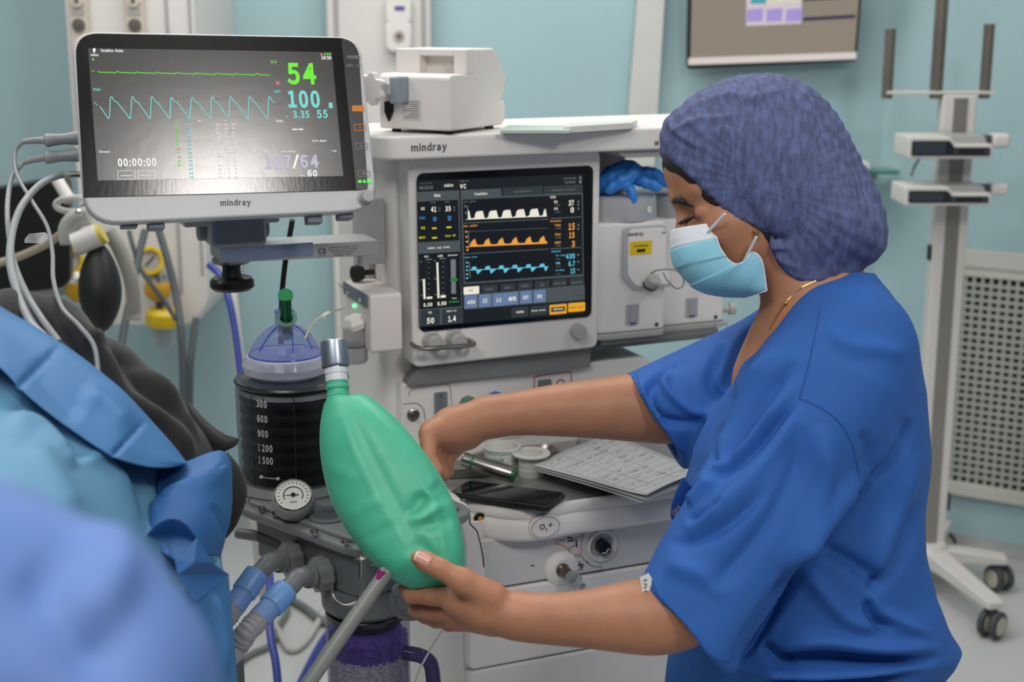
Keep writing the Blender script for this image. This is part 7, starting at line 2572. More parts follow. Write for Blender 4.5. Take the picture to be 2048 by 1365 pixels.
    rg = [(-760, 720, 0.62), (-260, 870, 0.64), (-120, 925, 0.645), (0, 978, 0.65), (80, 1015, 0.652), (160, 1056, 0.655), (240, 1104, 0.655), (300, 1144, 0.655), (345, 1192, 0.652), (385, 1258, 0.65), (415, 1320, 0.65), (440, 1420, 0.65), (470, 1600, 0.65)]
    bk = [(u + 10, v + 40, d + 0.08) for u, v, d in rg]
    bk2 = [(u + 10, v + 500, d + 0.12) for u, v, d in rg]
    fa = [(u - 30, v + 50, d - 0.035) for u, v, d in rg]
    fb = [(u - 90, v + 190, d - 0.07) for u, v, d in rg]
    fc = [(u - 170, v + 420, d - 0.09) for u, v, d in rg]
    fd = [(u - 260, v + 1000, d - 0.10) for u, v, d in rg]
    g = lattice([bk2, bk, rg, fa, fb, fc, fd], 8, 8)
    st = [([(120, 1160), (160, 1200), (200, 1190), (260, 1120)], 45, 0.005, 'ridge'), ([(40, 1130), (140, 1240), (200, 1365)], 60, -0.006, 'ridge'), ([(200, 1050), (220, 1150), (160, 1300)], 50, 0.005, 'ridge')]
    fm = mat('drape_periwinkle', (86, 119, 180), 0.6, noise=0.05, nscale=10, bump=0.05, bscale=200)
    MB().grid(sheet(g, st, 0.0015, 400, 2)).build('sheet', fm, T, world=True, angle=80, solid=0.002)


build_drapes()

# ------------------------------------------------------------------ the woman in blue scrubs
SKIN = mat('skin', (178, 124, 94), 0.5, noise=0.06, nscale=25, bump=0.04, bscale=300, sss=0.08)
SCRUB = mat('scrub_blue', (38, 95, 174), 0.78, noise=0.05, nscale=12, bump=0.06, bscale=420)
SCRUBD = mat('scrub_blue_seam', (30, 78, 150), 0.8, noise=0.05, nscale=12)

HO = px(1482, 347, 1.95)                     # origin of the head
HFW = unit((-0.905, -0.425, -0.06))          # where the face points (right, up, forward)
HLT = unit(np.array([0, 0, -1.0]) - HFW * (np.array([0, 0, -1.0]) @ HFW))   # towards the camera
HUP = np.cross(HLT, HFW)
if HUP[1] < 0:
    HUP = -HUP
HROT = np.array([HFW, HLT, HUP])


def hd(f, l, h):
    return HO + HFW * f + HLT * l + HUP * h


def build_person():
    base = cam2world(px(1620, 1500, 2.05))
    T = thing('person', 'woman in blue scrubs, blue bouffant cap and face mask holding the green bag', 'person', (base[0], base[1], 0.0))
    # ---------------- body: one continuous surface
    B = Field(px(795, 1530, 2.1) * np.array([1, 1, 0]) + np.array([0, 0, 1.70]), np.array([0.60, 0.42, 2.34]), 0.003)
    B.ell(hd(-0.006, 0, 0.022), (0.097, 0.075, 0.086), HROT, 0.02)
    B.ell(hd(0.050, 0, 0.024), (0.042, 0.058, 0.048), HROT, 0.03)
    B.ell(hd(0.040, 0, -0.060), (0.060, 0.058, 0.080), HROT, 0.03)
    for s in (-1, 1):
        B.cone(hd(0.070, 0.0, -0.120), hd(0.000, s * 0.050, -0.078), 0.016, 0.020, 0.02)
        B.ell(hd(0.058, s * 0.036, -0.056), (0.028, 0.026, 0.026), HROT, 0.02)
        B.cone(hd(0.090, 0.0, 0.006), hd(0.074, s * 0.045, 0.004), 0.0115, 0.009, 0.012)
    B.cone(hd(0.092, 0, -0.010), hd(0.116, 0, -0.054), 0.0085, 0.0125, 0.012)
    B.ell(hd(0.088, 0, -0.092), (0.012, 0.026, 0.018), HROT, 0.012)
    for s in (-1, 1):
        B.ell(hd(0.098, s * 0.034, -0.026), (0.014, 0.020, 0.011), HROT, 0.010, sub=True)
        B.ell(hd(0.0765, s * 0.034, -0.027), (0.0135, 0.0150, 0.0125), HROT, 0.003)
        # ear
        B.ell(hd(-0.006, s * 0.076, -0.038), (0.018, 0.008, 0.032), HROT, 0.006)
        B.ell(hd(0.004, s * 0.074, -0.068), (0.009, 0.006, 0.010), HROT, 0.006)
    # neck and trunk
    B.cone(hd(-0.045, 0, -0.05), px(1655, 640, 1.955), 0.050, 0.056, 0.03)
    B.cone(hd(-0.01, 0, -0.085), px(1625, 650, 1.945), 0.042, 0.050, 0.03)
    B.chain([px(1655, 640, 1.955), px(1640, 760, 1.97), px(1610, 950, 1.99), px(1610, 1200, 2.02), px(1615, 1450, 2.05)], [0.075, 0.11, 0.115, 0.11, 0.12], 0.04)
    # collar bones towards both shoulders
    B.cone(px(1620, 690, 1.96), px(1665, 740, 1.85), 0.06, 0.05, 0.03)
    B.cone(px(1610, 690, 1.97), px(1560, 730, 2.11), 0.06, 0.05, 0.03)
    # near arm
    B.chain([px(1650, 745, 1.85), px(1425, 1204, 1.795)], [0.044, 0.036], 0.02)
    B.limb([px(1425, 1206, 1.795), px(1330, 1230, 1.79), px(1250, 1236, 1.79), px(1150, 1239, 1.80), px(1075, 1237, 1.815), px(1020, 1231, 1.825)], [0.037, 0.0440, 0.0385, 0.0300, 0.0265, 0.0255], 0.012)
    # near hand, holding the foot of the bag
    B.cone(px(1020, 1231, 1.825), px(965, 1216, 1.83), 0.0255, 0.0285, 0.012)
    B.cone(px(965, 1212, 1.83), px(915, 1202, 1.838), 0.0285, 0.0215, 0.012)
    B.cone(px(985, 1236, 1.845), px(915, 1232, 1.868), 0.0245, 0.0185, 0.012)
    B.chain([px(985, 1195, 1.815), px(925, 1163, 1.805), px(880, 1138, 1.803), px(852, 1124, 1.806), px(836, 1116, 1.810)], [0.0200, 0.0160, 0.0122, 0.0118, 0.0102], 0.008)
    fing = [([(912, 1196, 1.838), (862, 1194, 1.852), (822, 1192, 1.872), (812, 1176, 1.898), (824, 1150, 1.912)], [0.0150, 0.0118, 0.0108, 0.0098, 0.0088]),
            ([(908, 1222, 1.858), (862, 1225, 1.878), (832, 1220, 1.898), (822, 1196, 1.918), (830, 1172, 1.926)], [0.0150, 0.0114, 0.0108, 0.0098, 0.0088]),
            ([(912, 1238, 1.878), (872, 1241, 1.898), (848, 1232, 1.915), (842, 1206, 1.930), (850, 1188, 1.934)], [0.0140, 0.0108, 0.0102, 0.0092, 0.0084]),
            ([(930, 1247, 1.893), (898, 1250, 1.911), (878, 1240, 1.926), (872, 1220, 1.936)], [0.0120, 0.0094, 0.0088, 0.0080])]
    for p, r in fing:
        B.chain([px(*q) for q in p], r, 0.0035)
    # far arm and hand, reaching behind the bag
    B.limb([px(1560, 730, 2.11), px(1370, 812, 2.13), px(1285, 815, 2.125), px(1190, 818, 2.11), px(1100, 822, 2.095), px(1020, 829, 2.085), px(968, 836, 2.075)], [0.05, 0.0475, 0.0470, 0.0395, 0.0325, 0.0265, 0.0265], 0.012)
    B.cone(px(968, 836, 2.075), px(905, 853, 2.06), 0.0265, 0.0290, 0.012)
    B.cone(px(925, 856, 2.07), px(868, 868, 2.035), 0.0290, 0.0225, 0.012)
    B.cone(px(930, 866, 2.08), px(885, 884, 2.065), 0.0260, 0.0200, 0.012)
    for p, r in (([(858, 870, 2.022), (858, 915, 2.002), (876, 945, 1.992)], [0.0145, 0.0110, 0.0090]),
                 ([(862, 876, 2.042), (868, 922, 2.028), (884, 950, 2.020)], [0.0145, 0.0112, 0.0090]),
                 ([(870, 884, 2.062), (878, 928, 2.052), (890, 952, 2.046)], [0.0140, 0.0106, 0.0086]),
                 ([(884, 892, 2.080), (892, 926, 2.074), (898, 946, 2.070)], [0.0125, 0.0094, 0.0080]),
                 ([(918, 884, 2.090), (895, 912, 2.075), (888, 936, 2.062)], [0.0170, 0.0125, 0.0100])):
        B.chain([px(*q) for q in p], r, 0.004)
    V, Q = B.mesh(2)
    body = MB().add(cam2world(V), Q.tolist()).build('body', SKIN, T, world=True, angle=180)

    def surf(F_, u, v, d0=1.72, d1=2.2, miss=None):
        """depth of the first surface under a pixel"""
        ds = np.arange(d0, d1, 0.0015)
        p = np.array([px(u, v, d) for d in ds])
        i = np.round((p - F_.lo) / F_.h).astype(int)
        ok = np.all((i >= 0) & (i < F_.n), axis=1)
        a = np.ones(len(ds))
        a[ok] = F_.A[i[ok, 0], i[ok, 1], i[ok, 2]]
        w = np.where(a < 0)[0]
        return ds[w[0]] if len(w) else miss

    def on_skin(u, v, off=0.001):
        d = surf(B, u, v, miss=None)
        if d is None:
            d = 1.90
        return px(u, v, d - off)
    # thumb nail
    tn = unit(px(836, 1116, 1.810) - px(880, 1138, 1.803))
    c = on_skin(846, 1119, 0.0011)
    z = np.array([0, 0.25, -1.0])
    z = unit(z - tn * (z @ tn))
    s_ = np.cross(tn, z)
    g = np.zeros((9, 9, 3))
    for i, a in enumerate(np.linspace(-1, 1, 9)):
        for j, b in enumerate(np.linspace(-1, 1, 9)):
            k = math.sqrt(max(0.0, 1 - 0.45 * max(0, b) ** 2 * 0))
            w = 0.0080 * (1 - 0.25 * max(0, b) ** 4 - 0.2 * max(0, -b) ** 3)
            g[i, j] = c + tn * b * 0.0100 + s_ * a * w - z * (0.0036 * a * a) + z * 0.0008
    nail = MB().grid(cam2world(g)).build('nail', mat('nail_pink', (214, 160, 146), 0.25, noise=0.04), body, world=True, angle=80, solid=0.0008)
    g2 = g[:, 7:] + tn * 0.0012 + z * 0.0003
    MB().grid(cam2world(g2)).build('nail_tip', mat('nail_white', (236, 226, 212), 0.3, noise=0.02), nail, world=True, angle=80, solid=0.0008)
    # brow, lashes and lid line
    hair = mat('hair_dark', (34, 24, 22), 0.55, noise=0.3, nscale=80, stretch=(1, 6, 1))
    pts = [cam2world(on_skin(u, v, 0.0008)) for u, v in ((1347, 405), (1353, 401), (1364, 402), (1375, 407), (1388, 413))]
    MB().tube(spline(pts, 5), [0.0026, 0.0052, 0.0056, 0.0042, 0.0012], 10).build('eyebrow', hair, body, world=True)
    for nm, q, r in (('upper_lashes', [(1357, 447), (1366, 443), (1376, 439), (1386, 434)], [0.0010, 0.0026, 0.0028, 0.0008]),
                     ('lid_line', [(1368, 444), (1376, 441), (1384, 436), (1390, 431)], [0.0012, 0.0014, 0.001, 0.0004])):
        pts = [cam2world(on_skin(u, v, 0.0014)) for u, v in q]
        MB().tube(spline(pts, 5), r, 8).build(nm, hair, body, world=True)
    for k, (a, b) in enumerate((((1366, 443), (1352, 449)), ((1370, 442), (1358, 452)), ((1374, 443), (1368, 455)))):
        pa = on_skin(*a, 0.0016)
        pb = px(b[0], b[1], pa[2] - 0.006)
        MB().tube(cam2world(np.array([pa, (pa + pb) / 2 + np.array([0, -0.0008, 0]), pb])), [0.0009, 0.0006, 0.0002], 6).build('lash', hair, body, world=True)
    # head shell used for hair and cap
    def poly_dist(out, C, dc):
        X, Y = np.meshgrid(C.ax[0], C.ax[1], indexing='ij')
        pts = np.stack([(1024 + F * X / dc).ravel(), (682.5 - F * Y / dc).ravel()], -1)
        best = np.full(len(pts), 1e9)
        ins = np.zeros(len(pts), bool)
        for i in range(len(out)):
            a, b = out[i], out[(i + 1) % len(out)]
            ab = b - a
            t = np.clip(((pts - a) @ ab) / (ab @ ab), 0, 1)
            best = np.minimum(best, np.linalg.norm(pts - a - t[:, None] * ab, axis=1))
            if a[1] != b[1]:
                cr = ((a[1] > pts[:, 1]) != (b[1] > pts[:, 1]))
                ins ^= cr & (pts[:, 0] < a[0] + (pts[:, 1] - a[1]) * ab[0] / ab[1])
        return np.where(ins, best, -best).reshape(X.shape)

    def head_shell(off):
        C = Field(px(1290, 640, 1.95) + np.array([0, 0, -0.14]), px(1800, 120, 1.95) + np.array([0, 0, 0.14]), 0.0035)
        C.ell(hd(-0.006, 0, 0.022), (0.097 + off, 0.075 + off, 0.086 + off), HROT, 0.02)
        C.ell(hd(0.050, 0, 0.024), (0.042 + off, 0.058 + off, 0.048 + off), HROT, 0.03)
        C.ell(hd(0.040, 0, -0.060), (0.060 + off, 0.058 + off, 0.080 + off), HROT, 0.03)
        for s in (-1, 1):
            C.cone(hd(0.070, 0.0, -0.120), hd(0.000, s * 0.050, -0.078), 0.016 + off, 0.020 + off, 0.02)
            C.ell(hd(0.004, s * 0.074, -0.068), (0.010 + off, 0.007 + off, 0.011 + off), HROT, 0.01)
        C.cone(hd(-0.01, 0, -0.085), px(1625, 650, 1.945), 0.042 + off, 0.050 + off, 0.03)
        C.cone(hd(-0.045, 0, -0.05), px(1655, 640, 1.955), 0.050 + off, 0.056 + off, 0.03)
        C.ell(hd(-0.050, 0, -0.02), (0.07, 0.068 + off, 0.07), HROT, 0.03)
        for s in (-1, 1):
            C.ell(hd(-0.006, s * 0.076, -0.038), (0.020 + off, 0.009 + off, 0.034 + off), HROT, 0.01)
        return C
    Hf = head_shell(0.0025)
    hp = np.array([(1326, 288), (1327, 318), (1335, 342), (1347, 350), (1365, 366), (1388, 392), (1410, 412), (1446, 436), (1480, 451), (1504, 461), (1524, 487), (1540, 516), (1558, 542), (1605, 566), (1660, 562), (1705, 552), (1710, 380), (1500, 260)], float)
    Hd = poly_dist(spline(hp, 4, closed=True), Hf, 1.93)
    Hf.A = np.maximum(Hf.A, (-Hd * 1.93 / F)[..., None].astype(np.float32))
    V, Q = Hf.mesh(1)
    MB().add(cam2world(V), Q.tolist()).build('hair', hair, T, world=True, angle=180)
    # ---------------- bouffant cap
    out = np.array([(1330, 308), (1323, 280), (1325, 255), (1338, 233), (1362, 213), (1400, 185), (1450, 161), (1505, 150), (1560, 153), (1610, 174), (1655, 214), (1690, 268), (1722, 330), (1752, 390), (1768, 438), (1770, 480), (1758, 514), (1728, 536), (1690, 550), (1645, 562), (1610, 568), (1580, 562), (1556, 545), (1537, 516), (1521, 482), (1500, 463), (1470, 450), (1438, 430), (1402, 396), (1368, 362), (1346, 336)], float)
    out = spline(out, 4, closed=True)
    dc = 1.95
    C = head_shell(0.0075)
    D2 = poly_dist(out, C, dc)
    rf, hm = 170.0, 0.103
    q = np.clip(1 - D2 / rf, 0, None)
    zz = np.abs(C.ax[2][None, None, :] - dc) / hm
    puff = ((zz ** 2.2 + q[..., None] ** 2.2) ** (1 / 2.2) - 1) * 0.1
    hug = np.maximum(C.A, (-D2 * dc / F)[..., None])
    h_ = np.clip(0.5 + 0.5 * (hug - puff) / 0.02, 0, 1)
    C.A = (hug + (puff - hug) * h_ - 0.02 * h_ * (1 - h_)).astype(np.float32)
    C.A = np.maximum(C.A, (-D2 * dc / F)[..., None] - 0.002)
    V, Q = C.mesh(2)
    uv = cam2pix(V)
    n = normals(V, Q)
    face = np.clip(-n[:, 2] * 2, 0, 1)
    dz = np.zeros(len(V))
    for s in (([(1335, 270), (1360, 255), (1400, 240), (1450, 235), (1490, 225)], 6, 0.004, 'ridge'), ([(1345, 245), (1390, 212), (1450, 190), (1500, 190)], 6, 0.003, 'ridge'),
              ([(1342, 232), (1350, 262), (1375, 280), (1405, 300)], 6, 0.005, 'ridge'), ([(1340, 300), (1350, 270), (1352, 240)], 5, -0.004, 'ridge'),
              ([(1500, 200), (1530, 190), (1560, 185)], 7, 0.004, 'ridge'), ([(1480, 212), (1510, 206), (1530, 190)], 6, -0.004, 'ridge'),
              ([(1525, 462), (1545, 480), (1575, 478)], 8, -0.008, 'ridge'), ([(1525, 475), (1550, 495), (1580, 490)], 7, 0.006, 'ridge'), ([(1540, 500), (1562, 520), (1600, 540)], 7, 0.004, 'ridge'),
              ([(1600, 350), (1610, 420), (1600, 480)], 10, 0.004, 'ridge'), ([(1640, 300), (1660, 380), (1650, 460)], 10, 0.003, 'ridge'), ([(1570, 380), (1590, 450), (1580, 500)], 8, -0.003, 'ridge'),
              ([(1680, 330), (1710, 400), (1720, 470)], 9, 0.003, 'ridge'), ([(1690, 300), (1730, 380), (1750, 440)], 7, -0.003, 'ridge')):
        dz += stroke_disp(uv, *s)
    # fine gathers along the elastic
    ang = np.arctan2(uv[:, 1] - 370, uv[:, 0] - 1540)
    rimd = np.interp(np.arange(1), [0], [0])
    dz = dz * face + 0.0007 * np.sin(ang * 46 + 0.02 * uv[:, 0]) + 0.0009 * np.sin(uv[:, 0] * 0.11 + 0.05 * uv[:, 1]) * np.sin(uv[:, 1] * 0.06)
    V = V + n * dz[:, None]
    capm = mat('cap_blue', (97, 110, 157), 0.8, col2=(74, 80, 114), nscale=70, bump=0.07, bscale=120, stretch=(2.2, 1.0, 0.7))
    MB().add(cam2world(V), Q.tolist()).build('bouffant_cap', capm, T, world=True, angle=180)
    # ---------------- surgical mask
    cl = [(0.1195, -0.031), (0.128, -0.045), (0.134, -0.064), (0.1355, -0.082), (0.131, -0.101), (0.121, -0.119), (0.107, -0.134), (0.086, -0.147), (0.066, -0.156)]
    sd = [(0.073, -0.047), (0.078, -0.058), (0.083, -0.076), (0.081, -0.095), (0.074, -0.108), (0.062, -0.110), (0.047, -0.104), (0.041, -0.120), (0.050, -0.158)]
    ls = [0.046, 0.050, 0.054, 0.056, 0.056, 0.0575, 0.060, 0.060, 0.052]
    c_, s2, l2 = spline(cl, 6), spline(sd, 6), np.interp(np.linspace(0, 8, 49), range(9), ls)
    nt = 15
    rows = []
    for i in range(len(c_)):
        row = []
        pl = 0.0016 * math.sin(min(1, i / 40) * math.pi) * (1 if (i // 9) % 2 else -1)
        for t in np.linspace(-1, 1, 2 * nt - 1):
            w = abs(t)
            a = 1 - math.cos(w * math.pi / 2)
            f, h = c_[i] + (s2[i] - c_[i]) * a ** 1.15
            l = l2[i] * math.sin(w * math.pi / 2) * (1 if t > 0 else -1)
            row.append(hd(f + pl * (1 - w), l + (0.002 if t > 0 else -0.002) + pl * w, h))
        rows.append(row)
    g = np.array(rows)
    mk = mat('mask_blue', (142, 206, 226), 0.7, noise=0.05, nscale=20, bump=0.08, bscale=300)
    wk_ = mat('mask_white', (226, 232, 240), 0.7, noise=0.03, bump=0.08, bscale=300)
    m1 = MB().grid(cam2world(g[9:])).build('face_mask', mk, T, world=True, angle=40, solid=0.0016, off=0)
    MB().grid(cam2world(g[:10])).build('mask_top_strip', wk_, m1, world=True, angle=60, solid=0.002, off=0)
    for t in (2 * nt - 2, 0):
        MB().tube(cam2world(g[:, t]), 0.0013, 6).build('mask_hem', wk_, m1, world=True)
    MB().tube(cam2world(g[-1]), 0.0012, 6).build('mask_hem', wk_, m1, world=True)
    for k, (a, b) in enumerate((((1411, 469), (1450, 428)), ((1487, 524), (1513, 474)))):
        pa, pb = on_skin(*a, 0.006), px(b[0], b[1], 1.862 if k == 0 else 1.868)
        MB().tube(cam2world(np.array([pa, (pa + pb) / 2 + np.array([0, 0, -0.002]), pb])), 0.0019, 8).build('ear_loop', wk_, m1, world=True)
    # ---------------- jewellery
    gold = mat('gold', (222, 178, 96), 0.22, metal=1.0, noise=0.05)
    e = on_skin(1510, 466, 0.007)
    MB().tube(cam2world(np.array([e + np.array([-0.0015, 0.004, 0]), e + np.array([0.001, 0, -0.001]), e + np.array([0.002, -0.005, 0])])), 0.0022, 10).build('earring', gold, T, world=True)
    q = [(1632, 562), (1606, 574), (1586, 590), (1569, 609), (1553, 633), (1540, 658)]
    pts = [cam2world(on_skin(u, v, 0.0012)) for u, v in q]
    ck = MB().tube(spline(pts, 8), 0.0009, 6).build('necklace', gold, T, world=True)
    MB().ball(cam2world(on_skin(1571, 607, 0.0025)), 0.0028).build('pendant_bead', gold, ck, world=True)

    # ---------------- tunic
    G = Field(px(1220, 1580, 2.06) * np.array([1, 1, 0]) + np.array([0, 0, 1.62]), np.array([0.68, 0.12, 2.38]), 0.0035)
    rows = [(545, 1672, 1742, 0.07), (585, 1612, 1768, 0.12), (630, 1568, 1790, 0.155), (690, 1520, 1815, 0.175), (780, 1455, 1833, 0.185), (900, 1392, 1843, 0.18), (1000, 1366, 1842, 0.175), (1100, 1356, 1844, 0.172),
            (1180, 1348, 1858, 0.176), (1240, 1343, 1884, 0.182), (1288, 1340, 1907, 0.187), (1312, 1339, 1893, 0.184), (1335, 1338, 1872, 0.178), (1400, 1336, 1880, 0.182), (1570, 1330, 1895, 0.185)]
    G.column([(v, a, b, 1.945 + (v - 560) * 0.00012, h) for v, a, b, h in rows], 0.02, ex=2.25)
    # near sleeve
    a, b = px(1662, 768, 1.850), px(1372, 1262, 1.795)
    G.cone(px(1690, 690, 1.86), a, 0.075, 0.094, 0.03)
    G.cone(a, b, 0.094, 0.080, 0.022)
    nn = np.array([-0.74, -0.67, 0.0])
    pc = px(1368, 1248, 1.795)
    lo, hi = px(1215, 1400, 1.8), px(1560, 1040, 1.8)
    lo, hi = np.minimum(lo, hi), np.maximum(lo, hi)
    lo[2], hi[2] = 1.64, 1.885
    # far sleeve
    fa, fb = px(1555, 735, 2.10), px(1292, 850, 2.125)
    G.cone(px(1590, 690, 2.08), fa, 0.075, 0.080, 0.03)
    G.cone(fa, fb, 0.080, 0.084, 0.02)
    # cut the sleeves' ends square and hollow them
    sl, (X, Y, Z) = G.block(lo, hi)
    n1 = unit(nn)
    Dp = (X - pc[0]) * n1[0] + (Y - pc[1]) * n1[1] + (Z - pc[2]) * n1[2]
    blk = G.A[sl]
    trunk = Field(G.lo, G.lo + (G.n - 1) * G.h, G.h)
    trunk.column([(v, a_, b_, 1.945 + (v - 560) * 0.00012, h) for v, a_, b_, h in rows], 0.0, ex=2.25)
    G.A[sl] = np.minimum(np.maximum(blk, Dp), np.where(Dp > 0, trunk.A[sl], 1.0))
    n2 = unit((-0.857, -0.518, 0.0))
    pf = px(1310, 844, 2.125)
    lo2, hi2 = np.minimum(px(1180, 1010, 2.1), px(1400, 700, 2.1)), np.maximum(px(1180, 1010, 2.1), px(1400, 700, 2.1))
    lo2[2], hi2[2] = 2.02, 2.36
    sl, (X, Y, Z) = G.block(lo2, hi2)
    Dp = (X - pf[0]) * n2[0] + (Y - pf[1]) * n2[1] + (Z - pf[2]) * n2[2]
    G.A[sl] = np.minimum(np.maximum(G.A[sl], Dp), np.where(Dp > 0, trunk.A[sl], 1.0))
    G.cone(pc + (a - b) * 0.12 - np.array([0, 0, 0.002]), pc - (a - b) * 0.3, 0.055, 0.078, 0.006, sub=True)
    G.cone(pf + (fa - fb) * 0.2, pf - (fa - fb) * 0.4, 0.060, 0.080, 0.006, sub=True)
    # neck opening
    G.cone(px(1570, 470, 1.945), px(1640, 600, 1.945), 0.075, 0.064, 0.008, sub=True)
    G.cone(px(1640, 600, 1.945), px(1590, 672, 1.93), 0.060, 0.026, 0.008, sub=True)
    V, Q = G.mesh(2)
    uv = cam2pix(V)
    n = normals(V, Q)
    face = np.clip(-n[:, 2] * 2.2 + 0.25, 0, 1)
    dz = np.zeros(len(V))
    ST = [
        # near sleeve against the trunk
        ([(1735, 965), (1700, 1015), (1650, 1070), (1610, 1120), (1560, 1190), (1500, 1275), (1462, 1330)], 13, -0.019, 'ridge'),
        ([(1720, 950), (1670, 1010), (1620, 1070), (1570, 1150)], 16, 0.010, 'ridge'),
        ([(1605, 1140), (1560, 1205), (1510, 1280), (1470, 1330)], 9, -0.012, 'ridge'),
        # sleeve folds
        ([(1600, 800), (1560, 880), (1500, 960), (1440, 1020), (1370, 1065)], 18, 0.009, 'ridge'),
        ([(1610, 850), (1590, 940), (1540, 1040), (1470, 1130), (1400, 1200)], 22, -0.007, 'ridge'),
        ([(1640, 850), (1650, 960), (1610, 1060), (1560, 1140)], 20, 0.008, 'ridge'),
        ([(1440, 950), (1400, 990), (1376, 1010)], 10, 0.008, 'ridge'),
        ([(1450, 1000), (1410, 1030), (1376, 1048)], 8, -0.007, 'ridge'),
        ([(1340, 1095), (1400, 1080), (1470, 1040), (1540, 970)], 12, -0.006, 'ridge'),
        ([(1330, 1130), (1400, 1150), (1450, 1200)], 20, 0.005, 'ridge'),
        # chest
        ([(1560, 690), (1500, 770), (1450, 850), (1420, 920)], 12, 0.008, 'ridge'),
        ([(1590, 720), (1530, 790), (1470, 880), (1440, 960)], 12, -0.008, 'ridge'),
        ([(1600, 760), (1530, 840), (1480, 900), (1420, 950), (1380, 975)], 11, 0.009, 'ridge'),
        ([(1600, 800), (1540, 860), (1470, 930), (1400, 965)], 9, -0.007, 'ridge'),
        ([(1450, 845), (1430, 880), (1425, 930), (1420, 950)], 7, -0.006, 'ridge'),
        ([(1520, 640), (1470, 720), (1440, 800)], 10, -0.010, 'ridge'),
        ([(1540, 650), (1500, 720), (1465, 800)], 9, 0.008, 'ridge'),
        # far sleeve folds
        ([(1370, 712), (1310, 760), (1300, 800), (1330, 840), (1420, 850)], 10, -0.009, 'ridge'),
        ([(1350, 705), (1330, 770), (1380, 820), (1430, 830)], 9, 0.007, 'ridge'),
        ([(1440, 690), (1420, 760), (1440, 810)], 12, -0.008, 'ridge'),
        # shoulder and back
        ([(1640, 650), (1700, 690), (1770, 700), (1810, 720)], 16, 0.005, 'ridge'),
        ([(1720, 860), (1735, 900), (1740, 950)], 12, -0.004, 'ridge'),
        ([(1700, 1015), (1735, 975), (1775, 930), (1810, 880), (1828, 840)], 10, -0.007, 'ridge'),
        ([(1690, 985), (1730, 945), (1775, 900), (1810, 850)], 13, 0.004, 'ridge'),
        ([(1830, 900), (1800, 1010), (1760, 1100), (1745, 1180)], 22, 0.010, 'ridge'),
        ([(1835, 1000), (1815, 1080), (1770, 1150), (1740, 1190)], 14, -0.008, 'ridge'),
        ([(1620, 1080), (1690, 1120), (1740, 1150), (1770, 1170)], 16, -0.009, 'ridge'),
        ([(1600, 1130), (1650, 1190), (1700, 1240), (1760, 1260)], 18, 0.009, 'ridge'),
        ([(1740, 1180), (1755, 1220), (1800, 1245), (1860, 1275)], 12, 0.008, 'ridge'),
        ([(1735, 1195), (1745, 1235), (1790, 1262)], 9, -0.009, 'ridge'),
        # gathered waist
        ([(1560, 1290), (1650, 1282), (1760, 1300), (1890, 1302)], 15, 0.010, 'ridge'),
        ([(1540, 1325), (1640, 1318), (1760, 1325), (1880, 1318)], 13, -0.020, 'ridge'),
        ([(1470, 1345), (1560, 1345), (1660, 1350), (1760, 1342), (1880, 1325)], 10, 0.012, 'ridge'),
        ([(1500, 1372), (1600, 1368), (1720, 1366), (1850, 1350)], 9, -0.012, 'ridge'),
        ([(1520, 1290), (1550, 1310), (1600, 1345)], 12, -0.012, 'ridge'),
    ]
    for k_, s in enumerate(ST):
        dz += stroke_disp(uv, s[0], s[1], s[2] * (1.0 if k_ == 0 else 1.55), s[3])
    dz = dz * face
    r = np.random.default_rng(11)
    for k in range(8):
        a_ = unit(r.normal(size=3))
        dz += 0.0012 * np.sin(V @ a_ * r.uniform(25, 60) + r.uniform(0, 6))
    V = V + n * dz[:, None]
    V = smooth_mesh(V, Q, 0.4)
    tunic = MB().add(cam2world(V), Q.tolist()).build('tunic', SCRUB, T, world=True, angle=180)
    from mathutils.bvhtree import BVHTree
    bvh = BVHTree.FromPolygons([tuple(p) for p in V], Q.tolist())

    def on_cloth(u, v, off=0.0006):
        o = Vector((0, 0, 0))
        dr = Vector(px(u, v, 1.0)).normalized()
        h = bvh.ray_cast(o, dr)
        if h[0] is None:
            return px(u, v, 1.9)
        return np.array(h[0]) - np.array(dr) * off
    for nm, q in (('shoulder_seam', [(1640, 615), (1628, 680), (1612, 750), (1598, 798)]), ('armhole_seam', [(1598, 798), (1640, 815), (1675, 842), (1700, 880), (1714, 930), (1722, 985)]),
                  ('sleeve_hem', [(1302, 1155), (1316, 1190), (1345, 1235), (1385, 1280), (1430, 1318), (1462, 1325)]), ('sleeve_hem', [(1272, 748), (1290, 800), (1325, 860), (1372, 915)])):
        pts = [cam2world(on_cloth(u, v, 0.0002)) for u, v in spline(q, 5)]
        MB().tube(pts, 0.0009, 6).build(nm, SCRUBD, tunic, world=True)
    # white care label on the sleeve's edge
    q = [(1280, 1156), (1297, 1147), (1304, 1158), (1300, 1188), (1286, 1192)]
    w = [px(u, v, 1.722) for u, v in q]
    d_ = on_cloth(1300, 1168, 0.004)[2]
    w = [px(u, v, d_) for u, v in q]
    g = MB().add(cam2world(np.array(w + [x + np.array([0, 0, 0.0012]) for x in w])), [[0, 1, 2, 3, 4], [9, 8, 7, 6, 5]] + [[i, 5 + i, 5 + (i + 1) % 5, (i + 1) % 5] for i in range(5)])
    lab = g.build('care_label', mat('label_white', (226, 226, 222), 0.6, noise=0.03), tunic, world=True, smooth=False)
    mb = MB()
    for (u0, v0), (u1, v1) in (((1287, 1162), (1294, 1160)), ((1288, 1168), (1294, 1170)), ((1288, 1176), (1293, 1174)), ((1290, 1182), (1294, 1184))):
        mb.tube(cam2world(np.array([px(u0, v0, d_ - 0.0008), px(u1, v1, d_ - 0.0008)])), 0.0008, 5)
    tag(mb.build('label_print', DINK, lab, world=True), kind='stuff')
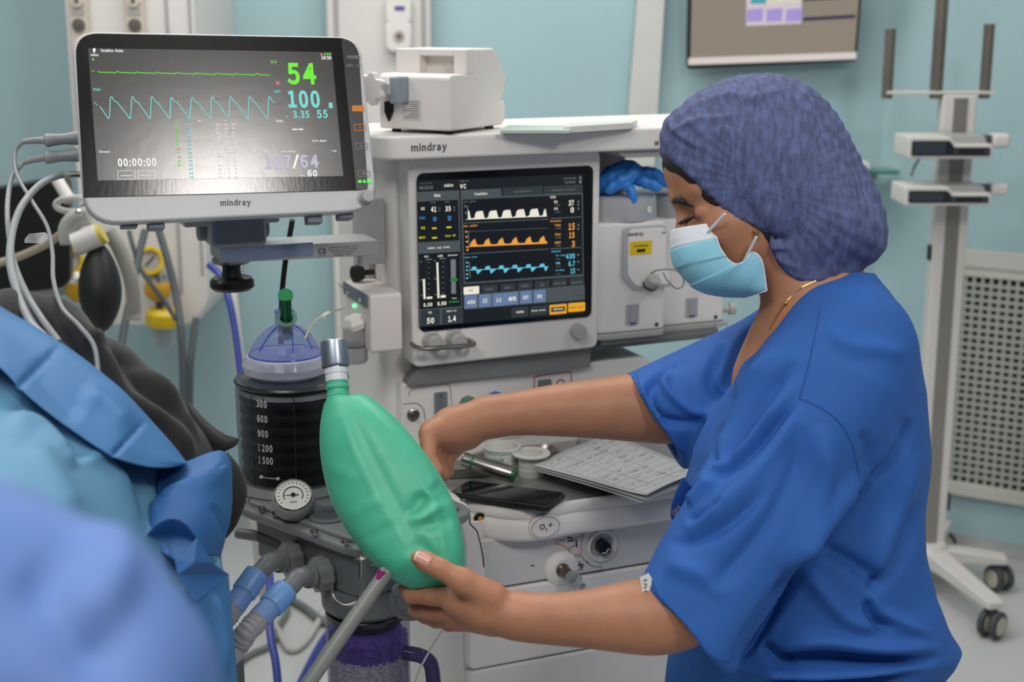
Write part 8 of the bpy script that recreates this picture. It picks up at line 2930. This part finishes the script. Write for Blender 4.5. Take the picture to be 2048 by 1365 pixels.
    # breast pocket flap with stitched letters
    q = [(1366, 955), (1352, 982), (1343, 1010), (1341, 1032), (1346, 1046), (1362, 1034), (1384, 1018), (1392, 985)]
    d_ = 1.885
    w = [px(u, v, d_ + 0.0004 * (u - 1340)) for u, v in q]
    k = len(w)
    pk = MB().add(cam2world(np.array(w + [x + np.array([0, 0, 0.004]) for x in w])), [list(range(k))[::-1], list(range(k, 2 * k))] + [[i, (i + 1) % k, k + (i + 1) % k, k + i] for i in range(k)]).build('breast_pocket', SCRUBD, tunic, world=True, bevel=0.001)
    mb = MB()
    ex_ = unit(np.array([0.6, 0.55, 0.05]))
    ez_ = unit(np.array([-0.55, 0.75, 0]))
    o_ = px(1349, 1034, d_ - 0.001)
    mb.text('OPS', np.zeros(3), np.array([1, 0, 0]), np.array([0, 1, 0]), w=0.014, h=0.0075)
    vv = mb.v[0]
    mb.v[0] = cam2world(o_ + vv[:, :1] * ex_ + vv[:, 1:2] * ez_ + np.array([0, 0, 0.0]))
    tag(mb.build('pocket_stitching', mat('thread_beige', (150, 144, 130), 0.7, noise=0.05), pk, world=True, smooth=False), kind='stuff')

    # ---------------- trousers and shoes (below the picture)
    wf = Field(np.array([base[0] - 0.30, base[1] - 0.32, -0.02]), np.array([base[0] + 0.32, base[1] + 0.34, 1.0]), 0.008)
    b0 = base
    for s in (-1, 1):
        hip = np.array([b0[0], b0[1] + s * 0.075, 0.64])
        knee = np.array([b0[0] - 0.01, b0[1] + s * 0.10, 0.46])
        ank = np.array([b0[0] + 0.02, b0[1] + s * 0.11, 0.06])
        wf.chain([hip, knee, ank], [0.095, 0.080, 0.066], 0.03)
    wf.cone(np.array([b0[0], b0[1] - 0.06, 0.66]), np.array([b0[0], b0[1] + 0.06, 0.66]), 0.10, 0.10, 0.03)
    V, Q = wf.mesh(2)
    MB().add(V, Q.tolist()).build('trousers', SCRUB, T, world=True, angle=180)
    for s in (-1, 1):
        sf = Field(np.array([b0[0] - 0.24, b0[1] + s * 0.11 - 0.08, -0.01]), np.array([b0[0] + 0.12, b0[1] + s * 0.11 + 0.08, 0.13]), 0.006)
        sf.ell((b0[0] - 0.12, b0[1] + s * 0.11, 0.03), (0.10, 0.046, 0.045), None, 0.02)
        sf.ell((b0[0] + 0.0, b0[1] + s * 0.11, 0.04), (0.075, 0.042, 0.055), None, 0.03)
        sf.A[:, :, :2] = 1.0
        V, Q = sf.mesh(1)
        V[:, 2] = np.maximum(V[:, 2], 0.001)
        MB().add(V, Q.tolist()).build('shoe', WHITE, T, world=True, angle=180)
    return T


build_person()
